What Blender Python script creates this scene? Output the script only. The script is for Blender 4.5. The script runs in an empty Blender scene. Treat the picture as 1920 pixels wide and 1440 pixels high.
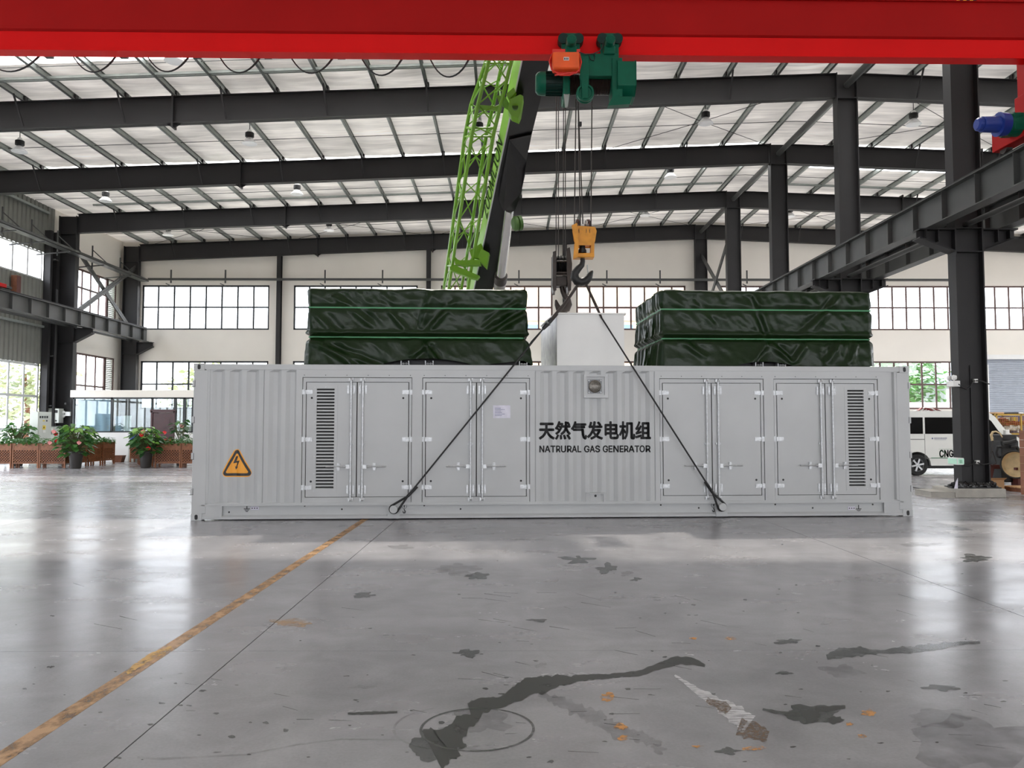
import bpy, bmesh, math, random
from mathutils import Vector, Matrix, noise
C = bpy.context.scene.collection
SC = bpy.context.scene
PI = math.pi
random.seed(7)

# ------------------------------------------------------------------ camera
F, CX, CY, H = 1500.0, 960.0, 720.0, 1.56
PITCH = math.atan(78 / F)
YAW = -8 / F
cam_d = bpy.data.cameras.new('camera')
cam_d.sensor_width = 36
cam_d.lens = 36 * F / 1920
cam_d.clip_end = 600
cam = bpy.data.objects.new('camera', cam_d)
C.objects.link(cam)
cam.location = (0, 0, H)
CAMR = Matrix.Rotation(YAW, 3, 'Z') @ Matrix.Rotation(PI / 2 + PITCH, 3, 'X')
cam.rotation_euler = CAMR.to_euler()
SC.camera = cam

# ------------------------------------------------------------------ light
SKY, SUN, EXPO = 6.0, 9.5, 0.36
w = bpy.data.worlds.new('sky')
SC.world = w
w.use_nodes = True
bg = w.node_tree.nodes['Background']
bg.inputs[0].default_value = (0.92, 0.945, 1.0, 1)
bg.inputs[1].default_value = SKY
sun_d = bpy.data.lights.new('sun', 'SUN')
sun_d.energy = SUN
sun_d.angle = 0.03
sun_d.color = (1, 0.96, 0.92)
sun = bpy.data.objects.new('sun', sun_d)
C.objects.link(sun)
sun.rotation_euler = (-math.radians(90 - 54.5), 0, 0)         # sun beyond the back wall


def portal(loc, rot, sx, sy):
    d = bpy.data.lights.new('portal', 'AREA')
    d.shape = 'RECTANGLE'
    d.size, d.size_y = sx, sy
    d.cycles.is_portal = True
    o = bpy.data.objects.new('portal', d)
    C.objects.link(o)
    o.location, o.rotation_euler = loc, rot


portal((10, 42.7, 5.8), (-PI / 2, 0, 0), 60, 6.6)      # back wall windows
portal((-20.9, 13, 5), (PI / 2, 0, -PI / 2), 58, 9.2)       # left wall windows
portal((10, -25.4, 5.8), (PI / 2, 0, 0), 60, 6.6)        # openings added behind the camera as fill light
for q in (7.8, 20.0, 32.0):
    portal((-4.5, q, 12.6), (0, 0, 0), 27, 4.2)         # roof light strips
SC.view_settings.view_transform = 'Standard'
SC.view_settings.look = 'None'
SC.view_settings.gamma = 1
SC.view_settings.use_curve_mapping = False
SC.view_settings.exposure = EXPO
SC.cycles.max_bounces = 8
SC.cycles.diffuse_bounces = 6
SC.cycles.glossy_bounces = 4
SC.cycles.transparent_max_bounces = 24
SC.cycles.sample_clamp_indirect = 8


# ------------------------------------------------------------------ pixel helpers (1920 x 1440 frame)
def ray(px, py):
    return CAMR @ Vector(((px - CX) / F, -(py - CY) / F, -1))


def at(px, py, Y):
    d = ray(px, py)
    return Vector((0, 0, H)) + d * (Y / d.y)


def atz(px, py, z=0.0):
    d = ray(px, py)
    return Vector((0, 0, H)) + d * ((z - H) / d.z)


# ------------------------------------------------------------------ mesh builder
class MB:
    def __init__(s):
        s.v, s.f = [], []

    def add(s, vs, fs):
        n = len(s.v)
        s.v += [Vector(p) for p in vs]
        s.f += [[n + i for i in q] for q in fs]
        return s

    def box(s, a, b):
        x0, y0, z0 = a
        x1, y1, z1 = b
        return s.add([(x0, y0, z0), (x1, y0, z0), (x1, y1, z0), (x0, y1, z0), (x0, y0, z1), (x1, y0, z1), (x1, y1, z1), (x0, y1, z1)],
                     [(0, 3, 2, 1), (4, 5, 6, 7), (0, 1, 5, 4), (1, 2, 6, 5), (2, 3, 7, 6), (3, 0, 4, 7)])

    def cbox(s, c, d, M=None):
        vs = [Vector((i * d[0] / 2, j * d[1] / 2, k * d[2] / 2)) for k in (-1, 1) for i, j in ((-1, -1), (1, -1), (1, 1), (-1, 1))]
        if M is not None:
            vs = [M @ v for v in vs]
        vs = [v + Vector(c) for v in vs]
        return s.add(vs, [(0, 3, 2, 1), (4, 5, 6, 7), (0, 1, 5, 4), (1, 2, 6, 5), (2, 3, 7, 6), (3, 0, 4, 7)])

    def bar(s, p, q, wd, ht, up=(0, 0, 1)):
        p, q = Vector(p), Vector(q)
        d = (q - p).normalized()
        up = Vector(up)
        sd = d.cross(up)
        if sd.length < 1e-4:
            sd = d.cross(Vector((0, 1, 0)))
        sd.normalize()
        u = sd.cross(d).normalized()
        vs = []
        for e in (p, q):
            for a, b in ((-1, -1), (1, -1), (1, 1), (-1, 1)):
                vs.append(e + sd * (a * wd / 2) + u * (b * ht / 2))
        return s.add(vs, [(0, 1, 2, 3), (7, 6, 5, 4), (0, 4, 5, 1), (1, 5, 6, 2), (2, 6, 7, 3), (3, 7, 4, 0)])

    def ibeam(s, p, q, dep, wd, tf=0.016, tw=0.01, up=(0, 0, 1)):
        p, q, up = Vector(p), Vector(q), Vector(up)
        o = up * (dep / 2 - tf / 2)
        s.bar(p + o, q + o, wd, tf, up)
        s.bar(p - o, q - o, wd, tf, up)
        s.bar(p, q, tw, dep - 2 * tf, up)
        return s

    def prism(s, pts, ax, lo, hi):
        """pts: 2-D outline; ax: axis of extrusion ('x': pts=(y,z), 'y': (x,z), 'z': (x,y))"""
        def mk(a, b, h):
            return {'x': (h, a, b), 'y': (a, h, b), 'z': (a, b, h)}[ax]
        n = len(pts)
        vs = [mk(a, b, lo) for a, b in pts] + [mk(a, b, hi) for a, b in pts]
        fs = [list(range(n)), list(range(2 * n - 1, n - 1, -1))]
        for i in range(n):
            j = (i + 1) % n
            fs.append((i, j, n + j, n + i))
        return s.add(vs, fs)

    def tube(s, pts, r, n=8, cap=True, closed=False):
        pts = [Vector(p) for p in pts]
        m = len(pts)
        rs = r if isinstance(r, (list, tuple)) else [r] * m
        prev = None
        vs = []
        for i, p in enumerate(pts):
            if closed:
                d = pts[(i + 1) % m] - pts[i - 1]
            else:
                d = pts[min(i + 1, m - 1)] - pts[max(i - 1, 0)]
            d.normalize()
            if prev is None:
                a = d.orthogonal().normalized()
            else:
                a = (prev - d * prev.dot(d)).normalized()
            prev = a
            b = d.cross(a)
            for k in range(n):
                t = 2 * PI * k / n
                vs.append(p + (a * math.cos(t) + b * math.sin(t)) * rs[i])
        fs = []
        for i in range(m if closed else m - 1):
            j = (i + 1) % m
            for k in range(n):
                l = (k + 1) % n
                fs.append((i * n + k, i * n + l, j * n + l, j * n + k))
        if cap and not closed:
            fs.append(list(range(n - 1, -1, -1)))
            fs.append([(m - 1) * n + k for k in range(n)])
        return s.add(vs, fs)

    def cyl(s, p, q, r0, r1=None, n=16):
        return s.tube([p, q], [r0, r0 if r1 is None else r1], n)

    def lathe(s, prof, c, axis=(0, 0, 1), n=20):
        """prof: (radius, height) pairs along axis"""
        ax = Vector(axis).normalized()
        a = ax.orthogonal().normalized()
        b = ax.cross(a)
        c = Vector(c)
        vs = []
        for r, h in prof:
            for k in range(n):
                t = 2 * PI * k / n
                vs.append(c + ax * h + (a * math.cos(t) + b * math.sin(t)) * max(r, 1e-4))
        fs = []
        for i in range(len(prof) - 1):
            for k in range(n):
                l = (k + 1) % n
                fs.append((i * n + k, i * n + l, (i + 1) * n + l, (i + 1) * n + k))
        return s.add(vs, fs)

    def grid(s, fn, nu, nv):
        vs = [fn(i / nu, j / nv) for j in range(nv + 1) for i in range(nu + 1)]
        fs = [(j * (nu + 1) + i, j * (nu + 1) + i + 1, (j + 1) * (nu + 1) + i + 1, (j + 1) * (nu + 1) + i) for j in range(nv) for i in range(nu)]
        return s.add(vs, fs)

    def disc(s, c, r, nrm, n=14, th=0.002):
        c, nrm = Vector(c), Vector(nrm).normalized()
        return s.cyl(c, c + nrm * th, r, r, n)


# ------------------------------------------------------------------ materials
def lin(c):
    return tuple(((x / 255 / 12.92) if x / 255 <= 0.04045 else ((x / 255 + 0.055) / 1.055) ** 2.4) for x in c) + (1,)


MATS = {}


def mat(name, rgb, rough=0.5, metal=0.0, var=0.12, scale=3.0, bump=0.0, bscale=40, spec=0.5, coat=0.0, emit=None):
    m = bpy.data.materials.new(name)
    m.use_nodes = True
    nt = m.node_tree
    b = nt.nodes['Principled BSDF']
    col = lin(rgb)
    tc = nt.nodes.new('ShaderNodeTexCoord')
    if var:
        n = nt.nodes.new('ShaderNodeTexNoise')
        n.inputs['Scale'].default_value = scale
        n.inputs['Detail'].default_value = 5
        nt.links.new(tc.outputs['Object'], n.inputs['Vector'])
        r = nt.nodes.new('ShaderNodeMapRange')
        r.inputs[1].default_value, r.inputs[2].default_value = 0.3, 0.7
        r.inputs[3].default_value, r.inputs[4].default_value = 1 - var, 1 + var
        nt.links.new(n.outputs['Fac'], r.inputs[0])
        mx = nt.nodes.new('ShaderNodeVectorMath')
        mx.operation = 'SCALE'
        mx.inputs[0].default_value = col[:3]
        nt.links.new(r.outputs[0], mx.inputs['Scale'])
        nt.links.new(mx.outputs[0], b.inputs['Base Color'])
    else:
        b.inputs['Base Color'].default_value = col
    b.inputs['Roughness'].default_value = rough
    b.inputs['Metallic'].default_value = metal
    b.inputs['Specular IOR Level'].default_value = spec
    b.inputs['Coat Weight'].default_value = coat
    if bump:
        n2 = nt.nodes.new('ShaderNodeTexNoise')
        n2.inputs['Scale'].default_value = bscale
        n2.inputs['Detail'].default_value = 4
        nt.links.new(tc.outputs['Object'], n2.inputs['Vector'])
        bp = nt.nodes.new('ShaderNodeBump')
        bp.inputs['Strength'].default_value = bump
        bp.inputs['Distance'].default_value = 0.02
        nt.links.new(n2.outputs['Fac'], bp.inputs['Height'])
        nt.links.new(bp.outputs[0], b.inputs['Normal'])
    if emit:
        b.inputs['Emission Color'].default_value = lin(rgb)
        b.inputs['Emission Strength'].default_value = emit
    MATS[name] = m
    return m


def glass(name, tint=(1, 1, 1), refl=0.08, dark=0.0):
    m = bpy.data.materials.new(name)
    m.use_nodes = True
    nt = m.node_tree
    nt.nodes.remove(nt.nodes['Principled BSDF'])
    t = nt.nodes.new('ShaderNodeBsdfTransparent')
    t.inputs[0].default_value = tint + (1,)
    g = nt.nodes.new('ShaderNodeBsdfGlossy')
    g.inputs['Roughness'].default_value = 0.02
    mx = nt.nodes.new('ShaderNodeMixShader')
    mx.inputs[0].default_value = refl
    nt.links.new(t.outputs[0], mx.inputs[1])
    nt.links.new(g.outputs[0], mx.inputs[2])
    nt.links.new(mx.outputs[0], nt.nodes['Material Output'].inputs[0])
    MATS[name] = m
    return m


def decal(name, rgb, rough, cover, scale, stretch=(1, 1, 1), alpha=1.0, soft=0.08):
    """worn paint or dried liquid: the film is broken up by a noise of its own"""
    m = bpy.data.materials.new(name)
    m.use_nodes = True
    nt = m.node_tree
    b = nt.nodes['Principled BSDF']
    b.inputs['Base Color'].default_value = lin(rgb)
    b.inputs['Roughness'].default_value = rough
    tc = nt.nodes.new('ShaderNodeTexCoord')
    mp = nt.nodes.new('ShaderNodeMapping')
    mp.inputs['Scale'].default_value = stretch
    n = nt.nodes.new('ShaderNodeTexNoise')
    n.inputs['Scale'].default_value = scale
    n.inputs['Detail'].default_value = 8
    n.inputs['Roughness'].default_value = 0.65
    r = nt.nodes.new('ShaderNodeMapRange')
    r.inputs[1].default_value, r.inputs[2].default_value = 1 - cover - soft, 1 - cover + soft
    r.inputs[3].default_value, r.inputs[4].default_value = 0, alpha
    nt.links.new(tc.outputs['Object'], mp.inputs[0])
    nt.links.new(mp.outputs[0], n.inputs['Vector'])
    nt.links.new(n.outputs['Fac'], r.inputs[0])
    nt.links.new(r.outputs[0], b.inputs['Alpha'])
    MATS[name] = m
    return m


mat('steel_dark', (42, 41, 42), 0.55, var=0.08, scale=1.2, spec=0.35)
mat('steel_mid', (74, 75, 74), 0.5, var=0.08, spec=0.35)
mat('galv', (150, 156, 152), 0.42, 0.55, var=0.12, scale=4)
mat('wall_white', (238, 233, 224), 0.75, var=0.03, scale=0.6)
mat('clad_green', (118, 119, 113), 0.5, var=0.06)
mat('frame_brown', (92, 70, 66), 0.5)
mat('frame_grey', (190, 192, 192), 0.45)
mat('frame_dark', (40, 44, 46), 0.4)
mat('cont', (186, 188, 189), 0.34, var=0.035, scale=1.5, spec=0.5)
mat('cont_dark', (30, 30, 30), 0.6)
mat('zinc', (196, 198, 200), 0.38, 0.5, var=0.15, scale=30)
mat('black', (22, 22, 23), 0.5)
mat('black_gloss', (16, 17, 18), 0.15)
mat('print_black', (20, 20, 22), 0.4, var=0)
mat('orange_sign', (244, 166, 44), 0.4, var=0.03)
mat('paper', (214, 212, 226), 0.35, var=0.06, scale=20)
mat('ink_blue', (110, 112, 150), 0.6, var=0)
mat('tarp', (16, 37, 9), 0.29, var=0.10, scale=2.5, spec=0.27, bump=0.35, bscale=7)
mat('strap_green', (70, 140, 96), 0.5)
mat('red', (166, 16, 16), 0.55, var=0.05, scale=1.0, spec=0.12)
mat('red_lit', (222, 16, 18), 0.5, var=0.04, scale=1.0, spec=0.12)  # brighter copy of red: light on the girder's lower band put into the colour
mat('hoist_green', (8, 88, 66), 0.4, var=0.1, scale=6, spec=0.2)
mat('hoist_dark', (8, 42, 36), 0.45, spec=0.25)
mat('orange', (240, 92, 30), 0.4)
mat('cable_red', (214, 46, 34), 0.45)
mat('rope', (46, 38, 34), 0.55, var=0.2, scale=60)
mat('drum', (44, 30, 26), 0.5, var=0.25, scale=30)
mat('hook_yellow', (212, 142, 30), 0.45, var=0.15, scale=9)
mat('dark_iron', (50, 42, 38), 0.5, var=0.2, scale=10)
mat('lime', (112, 164, 32), 0.36, var=0.08, scale=3)
mat('lime_pale', (156, 206, 84), 0.36, var=0.05)
mat('lime_dark', (60, 96, 30), 0.5)
mat('boom_black', (24, 24, 25), 0.32, var=0.2, scale=2, spec=0.4)
mat('chrome', (210, 208, 204), 0.16, 0.95, var=0.05)
mat('barrel', (150, 146, 142), 0.35, 0.5)
mat('wood', (122, 74, 42), 0.55, var=0.28, scale=9)
mat('wood_dark', (112, 66, 42), 0.6, var=0.25, scale=9)
mat('card', (196, 156, 112), 0.7, var=0.08)
mat('crate_brown', (150, 98, 74), 0.65, var=0.15)
mat('leaf', (48, 90, 36), 0.42, var=0.35, scale=9)
mat('leaf_light', (104, 148, 62), 0.42, var=0.3, scale=9)
mat('leaf_dark', (30, 62, 30), 0.42, var=0.35, scale=9)
mat('leaf_pale', (168, 176, 140), 0.6, var=0.25, scale=4)
mat('flower', (206, 34, 44), 0.45)
mat('flower_pink', (226, 150, 150), 0.45)
mat('pot', (48, 44, 42), 0.5)
mat('soil', (30, 22, 17), 0.9)
mat('stem', (84, 92, 52), 0.7)
mat('cabinet', (206, 210, 204), 0.45, var=0.03)
mat('white_plastic', (232, 232, 230), 0.4, var=0.02)
mat('yellow_sign', (234, 206, 70), 0.45)
mat('sheet_blue', (190, 204, 226), 0.45, var=0.1, scale=2)
mat('maroon', (66, 30, 34), 0.35, var=0.15, scale=5)
mat('exit_green', (184, 228, 206), 0.4, var=0.1, emit=0.08)
mat('van_white', (226, 227, 222), 0.22, var=0.02, coat=0.4)
mat('van_glass', (7, 7, 8), 0.12, var=0, spec=0.15)
mat('van_grey', (120, 122, 120), 0.5)
mat('port_metal', (120, 116, 110), 0.3, 0.6, var=0.4, scale=40)
mat('tyre', (24, 24, 25), 0.75)
mat('alloy', (186, 188, 190), 0.3, 0.7)
mat('cng_green', (52, 130, 84), 0.4, var=0)
mat('shutter', (168, 174, 184), 0.42, var=0.05)
mat('rack_yellow', (186, 150, 60), 0.5)
mat('rack_blue', (62, 60, 110), 0.5)
mat('bag_red', (128, 26, 28), 0.55, var=0.25, scale=10)
mat('bag_white', (228, 228, 226), 0.55, var=0.06, scale=10)
mat('fan_beige', (206, 184, 140), 0.55, var=0.15, scale=8)
mat('rust_red', (84, 36, 30), 0.6, var=0.2)
mat('blue_motor', (30, 56, 140), 0.4)
mat('concrete', (168, 164, 156), 0.8, var=0.12, scale=5, bump=0.2)
mat('insul_silver', (120, 115, 108), 0.35, 0.5, var=0.5, scale=6)
mat('plastic_black', (18, 18, 19), 0.25)
mat('louvre_shade', (122, 124, 124), 0.5)  # shade in the gaps between slats, put into the backing colour
mat('lamp_on', (255, 250, 240), 0.4, var=0, emit=7.0)
mat('yellow', (236, 196, 40), 0.45)
glass('pane_glass', (0.97, 0.985, 1.0), 0.06)
glass('office_glass', (0.80, 0.87, 0.87), 0.08)
glass('dark_glass', (0.02, 0.022, 0.024), 0.12)

for q in ('leaf', 'leaf_light', 'leaf_dark'):
    nt = MATS[q].node_tree
    tl = nt.nodes.new('ShaderNodeBsdfTranslucent')
    tl.inputs[0].default_value = {'leaf': (0.025, 0.07, 0.012, 1), 'leaf_light': (0.12, 0.2, 0.04, 1), 'leaf_dark': (0.02, 0.06, 0.015, 1)}[q]
    ad = nt.nodes.new('ShaderNodeAddShader')
    nt.links.new(nt.nodes['Principled BSDF'].outputs[0], ad.inputs[0])
    nt.links.new(tl.outputs[0], ad.inputs[1])
    nt.links.new(ad.outputs[0], nt.nodes['Material Output'].inputs[0])
# roof underside: white foil, faintly reflecting
m = mat('foil', (246, 241, 232), 0.38, 0.0, var=0.04, scale=2.0, bump=0.35, bscale=5, spec=0.6)
# (translucency added so the roof itself glows with daylight and fills the hall)
nt = m.node_tree
pb = nt.nodes['Principled BSDF']
tc = nt.nodes.new('ShaderNodeTexCoord')
acc = None
for sc_, st, lo, hi in ((1.0, (0.25, 1.6, 1), 0.72, 1.12), (1.0, (0.8, 9.0, 1), 0.86, 1.10), (0.35, (1, 1, 1), 0.84, 1.12)):
    mp = nt.nodes.new('ShaderNodeMapping')
    mp.inputs['Scale'].default_value = st
    nz = nt.nodes.new('ShaderNodeTexNoise')
    nz.inputs['Scale'].default_value = sc_
    nz.inputs['Detail'].default_value = 4
    mr = nt.nodes.new('ShaderNodeMapRange')
    mr.inputs[1].default_value, mr.inputs[2].default_value, mr.inputs[3].default_value, mr.inputs[4].default_value = 0.35, 0.65, lo, hi
    nt.links.new(tc.outputs['Object'], mp.inputs[0])
    nt.links.new(mp.outputs[0], nz.inputs['Vector'])
    nt.links.new(nz.outputs['Fac'], mr.inputs[0])
    if acc is None:
        acc = mr.outputs[0]
    else:
        mm = nt.nodes.new('ShaderNodeMath')
        mm.operation = 'MULTIPLY'
        nt.links.new(acc, mm.inputs[0])
        nt.links.new(mr.outputs[0], mm.inputs[1])
        acc = mm.outputs[0]
tl = nt.nodes.new('ShaderNodeBsdfTranslucent')
tl.inputs[0].default_value = (0.031, 0.0292, 0.0272, 1)
sv = nt.nodes.new('ShaderNodeVectorMath')
sv.operation = 'SCALE'
sv.inputs[0].default_value = (0.034, 0.0318, 0.0294)
nt.links.new(acc, sv.inputs['Scale'])
nt.links.new(sv.outputs[0], tl.inputs[0])
sv = nt.nodes.new('ShaderNodeVectorMath')
sv.operation = 'SCALE'
sv.inputs[0].default_value = (0.86, 0.82, 0.76)
nt.links.new(acc, sv.inputs['Scale'])
nt.links.new(sv.outputs[0], pb.inputs['Base Color'])
ad = nt.nodes.new('ShaderNodeAddShader')
nt.links.new(pb.outputs[0], ad.inputs[0])
nt.links.new(tl.outputs[0], ad.inputs[1])
nt.links.new(ad.outputs[0], nt.nodes['Material Output'].inputs[0])
# roof lights: fibreglass sheet that lets diffused daylight through
m = bpy.data.materials.new('rooflight')
m.use_nodes = True
nt = m.node_tree
nt.nodes.remove(nt.nodes['Principled BSDF'])
tr = nt.nodes.new('ShaderNodeBsdfTranslucent')
tr.inputs[0].default_value = (0.42, 0.41, 0.39, 1)
tp = nt.nodes.new('ShaderNodeBsdfTransparent')
tp.inputs[0].default_value = (0.95, 0.92, 0.86, 1)
mx = nt.nodes.new('ShaderNodeMixShader')
mx.inputs[0].default_value = 0.28
nt.links.new(tr.outputs[0], mx.inputs[1])
nt.links.new(tp.outputs[0], mx.inputs[2])
nt.links.new(mx.outputs[0], nt.nodes['Material Output'].inputs[0])
MATS['rooflight'] = m
# lamp shades: opal plastic
m = mat('opal', (240, 242, 244), 0.3, var=0)
m.node_tree.nodes['Principled BSDF'].inputs['Transmission Weight'].default_value = 0.35
m.node_tree.nodes['Principled BSDF'].inputs['Roughness'].default_value = 0.5


def floor_mat():
    m = bpy.data.materials.new('polished_concrete')
    m.use_nodes = True
    nt = m.node_tree
    b = nt.nodes['Principled BSDF']
    L = nt.links.new
    tc = nt.nodes.new('ShaderNodeTexCoord')

    def nz(scale, detail, st=(1, 1, 1), rough=0.55, dist=0.0):
        mp = nt.nodes.new('ShaderNodeMapping')
        mp.inputs['Scale'].default_value = st
        n = nt.nodes.new('ShaderNodeTexNoise')
        n.inputs['Scale'].default_value = scale
        n.inputs['Detail'].default_value = detail
        n.inputs['Roughness'].default_value = rough
        n.inputs['Distortion'].default_value = dist
        L(tc.outputs['Object'], mp.inputs[0])
        L(mp.outputs[0], n.inputs['Vector'])
        return n.outputs['Fac']

    def rng(x, a, c, lo, hi):
        r = nt.nodes.new('ShaderNodeMapRange')
        r.inputs[1].default_value, r.inputs[2].default_value, r.inputs[3].default_value, r.inputs[4].default_value = a, c, lo, hi
        L(x, r.inputs[0])
        return r.outputs[0]

    def mul(a, c):
        q = nt.nodes.new('ShaderNodeMath')
        q.operation = 'MULTIPLY'
        L(a, q.inputs[0])
        L(c, q.inputs[1])
        return q.outputs[0]
    big = rng(nz(0.5, 6, dist=0.6), 0.35, 0.68, 0.84, 1.12)
    mid = rng(nz(1.9, 9, rough=0.62, dist=0.5), 0.3, 0.72, 0.86, 1.12)
    strk = rng(nz(1.2, 6, (0.6, 1.2, 1), 0.6), 0.35, 0.7, 0.93, 1.06)
    fine = rng(nz(60, 4), 0.3, 0.7, 0.95, 1.05)
    v = mul(mul(big, mid), mul(strk, fine))
    sc = nt.nodes.new('ShaderNodeVectorMath')
    sc.operation = 'SCALE'
    sc.inputs[0].default_value = lin((151, 150, 153))[:3]
    L(v, sc.inputs['Scale'])
    L(sc.outputs[0], b.inputs['Base Color'])
    L(rng(nz(1.3, 6, (0.7, 1.2, 1), 0.6), 0.3, 0.72, 0.18, 0.31), b.inputs['Roughness'])
    b.inputs['Specular IOR Level'].default_value = 0.72
    bp = nt.nodes.new('ShaderNodeBump')
    bp.inputs['Strength'].default_value = 0.06
    bp.inputs['Distance'].default_value = 0.01
    L(nz(5.0, 6, (0.7, 1.4, 1)), bp.inputs['Height'])
    L(bp.outputs[0], b.inputs['Normal'])
    MATS['floor'] = m


floor_mat()
decal('paint_line', (204, 158, 104), 0.42, 0.56, 7, (1.4, 0.8, 1), 0.85, 0.14)
decal('paint_fresh', (214, 164, 56), 0.42, 0.56, 12, (1, 1, 1), 0.9)
decal('paint_dab', (214, 150, 70), 0.45, 0.52, 14, (1, 1, 1), 0.8)
decal('paint_faint', (196, 158, 112), 0.45, 0.5, 6, (1, 1, 1), 0.55)
decal('wet_dark', (38, 40, 34), 0.4, 0.72, 7, (1, 1, 1), 0.95, 0.12)
decal('wet_mid', (84, 86, 84), 0.2, 0.62, 8, (1, 1, 1), 0.8, 0.12)
decal('mark_faint', (92, 92, 94), 0.35, 0.5, 6, (1, 1, 1), 0.35, 0.2)
decal('scrape_white', (214, 214, 216), 0.5, 0.56, 30, (0.3, 2.5, 1), 0.8, 0.1)
decal('scrape_brown', (112, 92, 72), 0.6, 0.54, 40, (1, 1, 1), 0.8, 0.1)

# ------------------------------------------------------------------ objects
ROOTM = {}


def tag(o, label=None, cat=None, group=None, kind=None):
    if label:
        o['label'] = label
    if cat:
        o['category'] = cat
    if group:
        o['group'] = group
    if kind:
        o['kind'] = kind
    return o


def thing(name, label=None, cat=None, loc=(0, 0, 0), rot=0.0, group=None, kind=None):
    o = bpy.data.objects.new(name, None)
    C.objects.link(o)
    o.location = loc
    o.rotation_euler = (0, 0, rot)
    o.empty_display_size = 0.2
    ROOTM[o.name] = Matrix.Translation(loc) @ Matrix.Rotation(rot, 4, 'Z')
    return tag(o, label, cat, group, kind)


def obj(name, mb, material, parent=None, local=False, smooth=True, bevel=0.0, ang=35, origin=None):
    """links one mesh object; vertices are world coordinates unless local"""
    M = ROOTM[parent.name] if parent is not None else Matrix.Identity(4)
    if parent is None and origin is not None:
        M = Matrix.Translation(origin)
    vs = mb.v
    if not local and (parent is not None or origin is not None):
        Mi = M.inverted()
        vs = [Mi @ v for v in vs]
    me = bpy.data.meshes.new(name)
    me.from_pydata([tuple(v) for v in vs], [], mb.f)
    mats = material if isinstance(material, (list, tuple)) else [material]
    for q in mats:
        me.materials.append(MATS[q])
    if smooth:
        me.polygons.foreach_set('use_smooth', [True] * len(me.polygons))
        me.set_sharp_from_angle(angle=math.radians(ang))
    me.update()
    o = bpy.data.objects.new(name, me)
    C.objects.link(o)
    if parent is not None:
        o.parent = parent
        ROOTM[o.name] = M
    elif origin is not None:
        o.location = origin
    if parent is None:
        ROOTM[o.name] = M
    if bevel:
        b = o.modifiers.new('bevel', 'BEVEL')
        b.width = bevel
        b.segments = 2
        b.limit_method = 'ANGLE'
    return o


def copy_at(src, parent, off):
    """a further piece that shares its mesh"""
    c = src.copy()
    C.objects.link(c)
    c.parent = parent
    c.location = Vector(src.location) + Vector(off)
    return c


def dup(root, loc, rot=None, label=None):
    def rec(o, par):
        c = o.copy()
        C.objects.link(c)
        if par is not None:
            c.parent = par
        for ch in [x for x in kids.get(o.name, [])]:
            rec(ch, c)
        return c
    kids = {}
    for x in C.objects:
        if x.parent is not None:
            kids.setdefault(x.parent.name, []).append(x)
    r = rec(root, None)
    r.location = loc
    if rot is not None:
        r.rotation_euler = (0, 0, rot)
    if label:
        r['label'] = label
    return r


try:
    import os
    SANS = bpy.data.fonts.load(os.path.join(bpy.utils.resource_path('LOCAL'), 'datafiles', 'fonts', 'Inter.woff2'))
except Exception:
    SANS = None


def text_mb(body, height, bold=0.0, width=None, sans=True):
    """letters as a flat mesh in the XY plane, lower left corner at the origin"""
    cu = bpy.data.curves.new('letters', 'FONT')
    cu.body = body
    if SANS and sans:
        cu.font = SANS
    cu.resolution_u = 3
    o = bpy.data.objects.new('letters', cu)
    C.objects.link(o)
    me = bpy.data.meshes.new_from_object(o.evaluated_get(bpy.context.evaluated_depsgraph_get()))
    bpy.data.objects.remove(o)
    bpy.data.curves.remove(cu)
    xs = [v.co.x for v in me.vertices]
    ys = [v.co.y for v in me.vertices]
    k = height / (max(ys) - min(ys))
    kx = k if width is None else width / (max(xs) - min(xs))
    mb = MB()
    mb.add([((v.co.x - min(xs)) * kx, (v.co.y - min(ys)) * k, 0) for v in me.vertices], [list(p.vertices) for p in me.polygons])
    bpy.data.meshes.remove(me)
    if bold:
        # heavier strokes: the same outline laid a few times, each shifted a little
        v0, f0 = list(mb.v), list(mb.f)
        for dx, dy in ((1, 0), (-1, 0), (0, 1), (0, -1), (0.7, 0.7), (-0.7, 0.7), (0.7, -0.7), (-0.7, -0.7)):
            mb.add([v + Vector((dx, dy, 0)) * bold * height for v in v0], f0)
    return mb


def xf(mb, fn):
    mb.v = [Vector(fn(v)) for v in mb.v]
    return mb
# ================================================================== the hall
FR = [17.7, 23.8, 29.9, 36.0, 42.1]          # portal frames, 6.1 m apart
XR, XL = 10.26, -19.5                        # ridge line and inner flange of the left columns
XW, YB = -20.5, 42.35                        # inner faces of left wall and back wall


def ztop(x):
    return 12.25 - 0.0373 * abs(x - XR)


def zbot(x):
    return 11.5 - 0.0413 * abs(x - XR)


# ---- floor: concrete slabs with sawn joints
floor = thing('floor', kind='structure')
xs = [-1.845 + 6.065 * k for k in range(-4, 8)]
ys = [5.64 + 6.05 * k for k in range(-5, 8)]
xs[0], ys[-1] = -21.5, 43.5
for i in range(len(xs) - 1):
    for j in range(len(ys) - 1):
        obj('concrete_slab', MB().box((xs[i] + 0.004, ys[j] + 0.002, -0.12), (xs[i + 1] - 0.004, ys[j + 1] - 0.002, 0)), 'floor', floor, smooth=False)
obj('sub_base', MB().box((-22, -26, -0.3), (46, 44, -0.121)), 'cont_dark', floor, smooth=False)


def poly_floor(pts, z=0.0015):
    mb = MB()
    mb.add([(p.x, p.y, z) for p in pts], [list(range(len(pts)))])
    return mb


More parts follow.
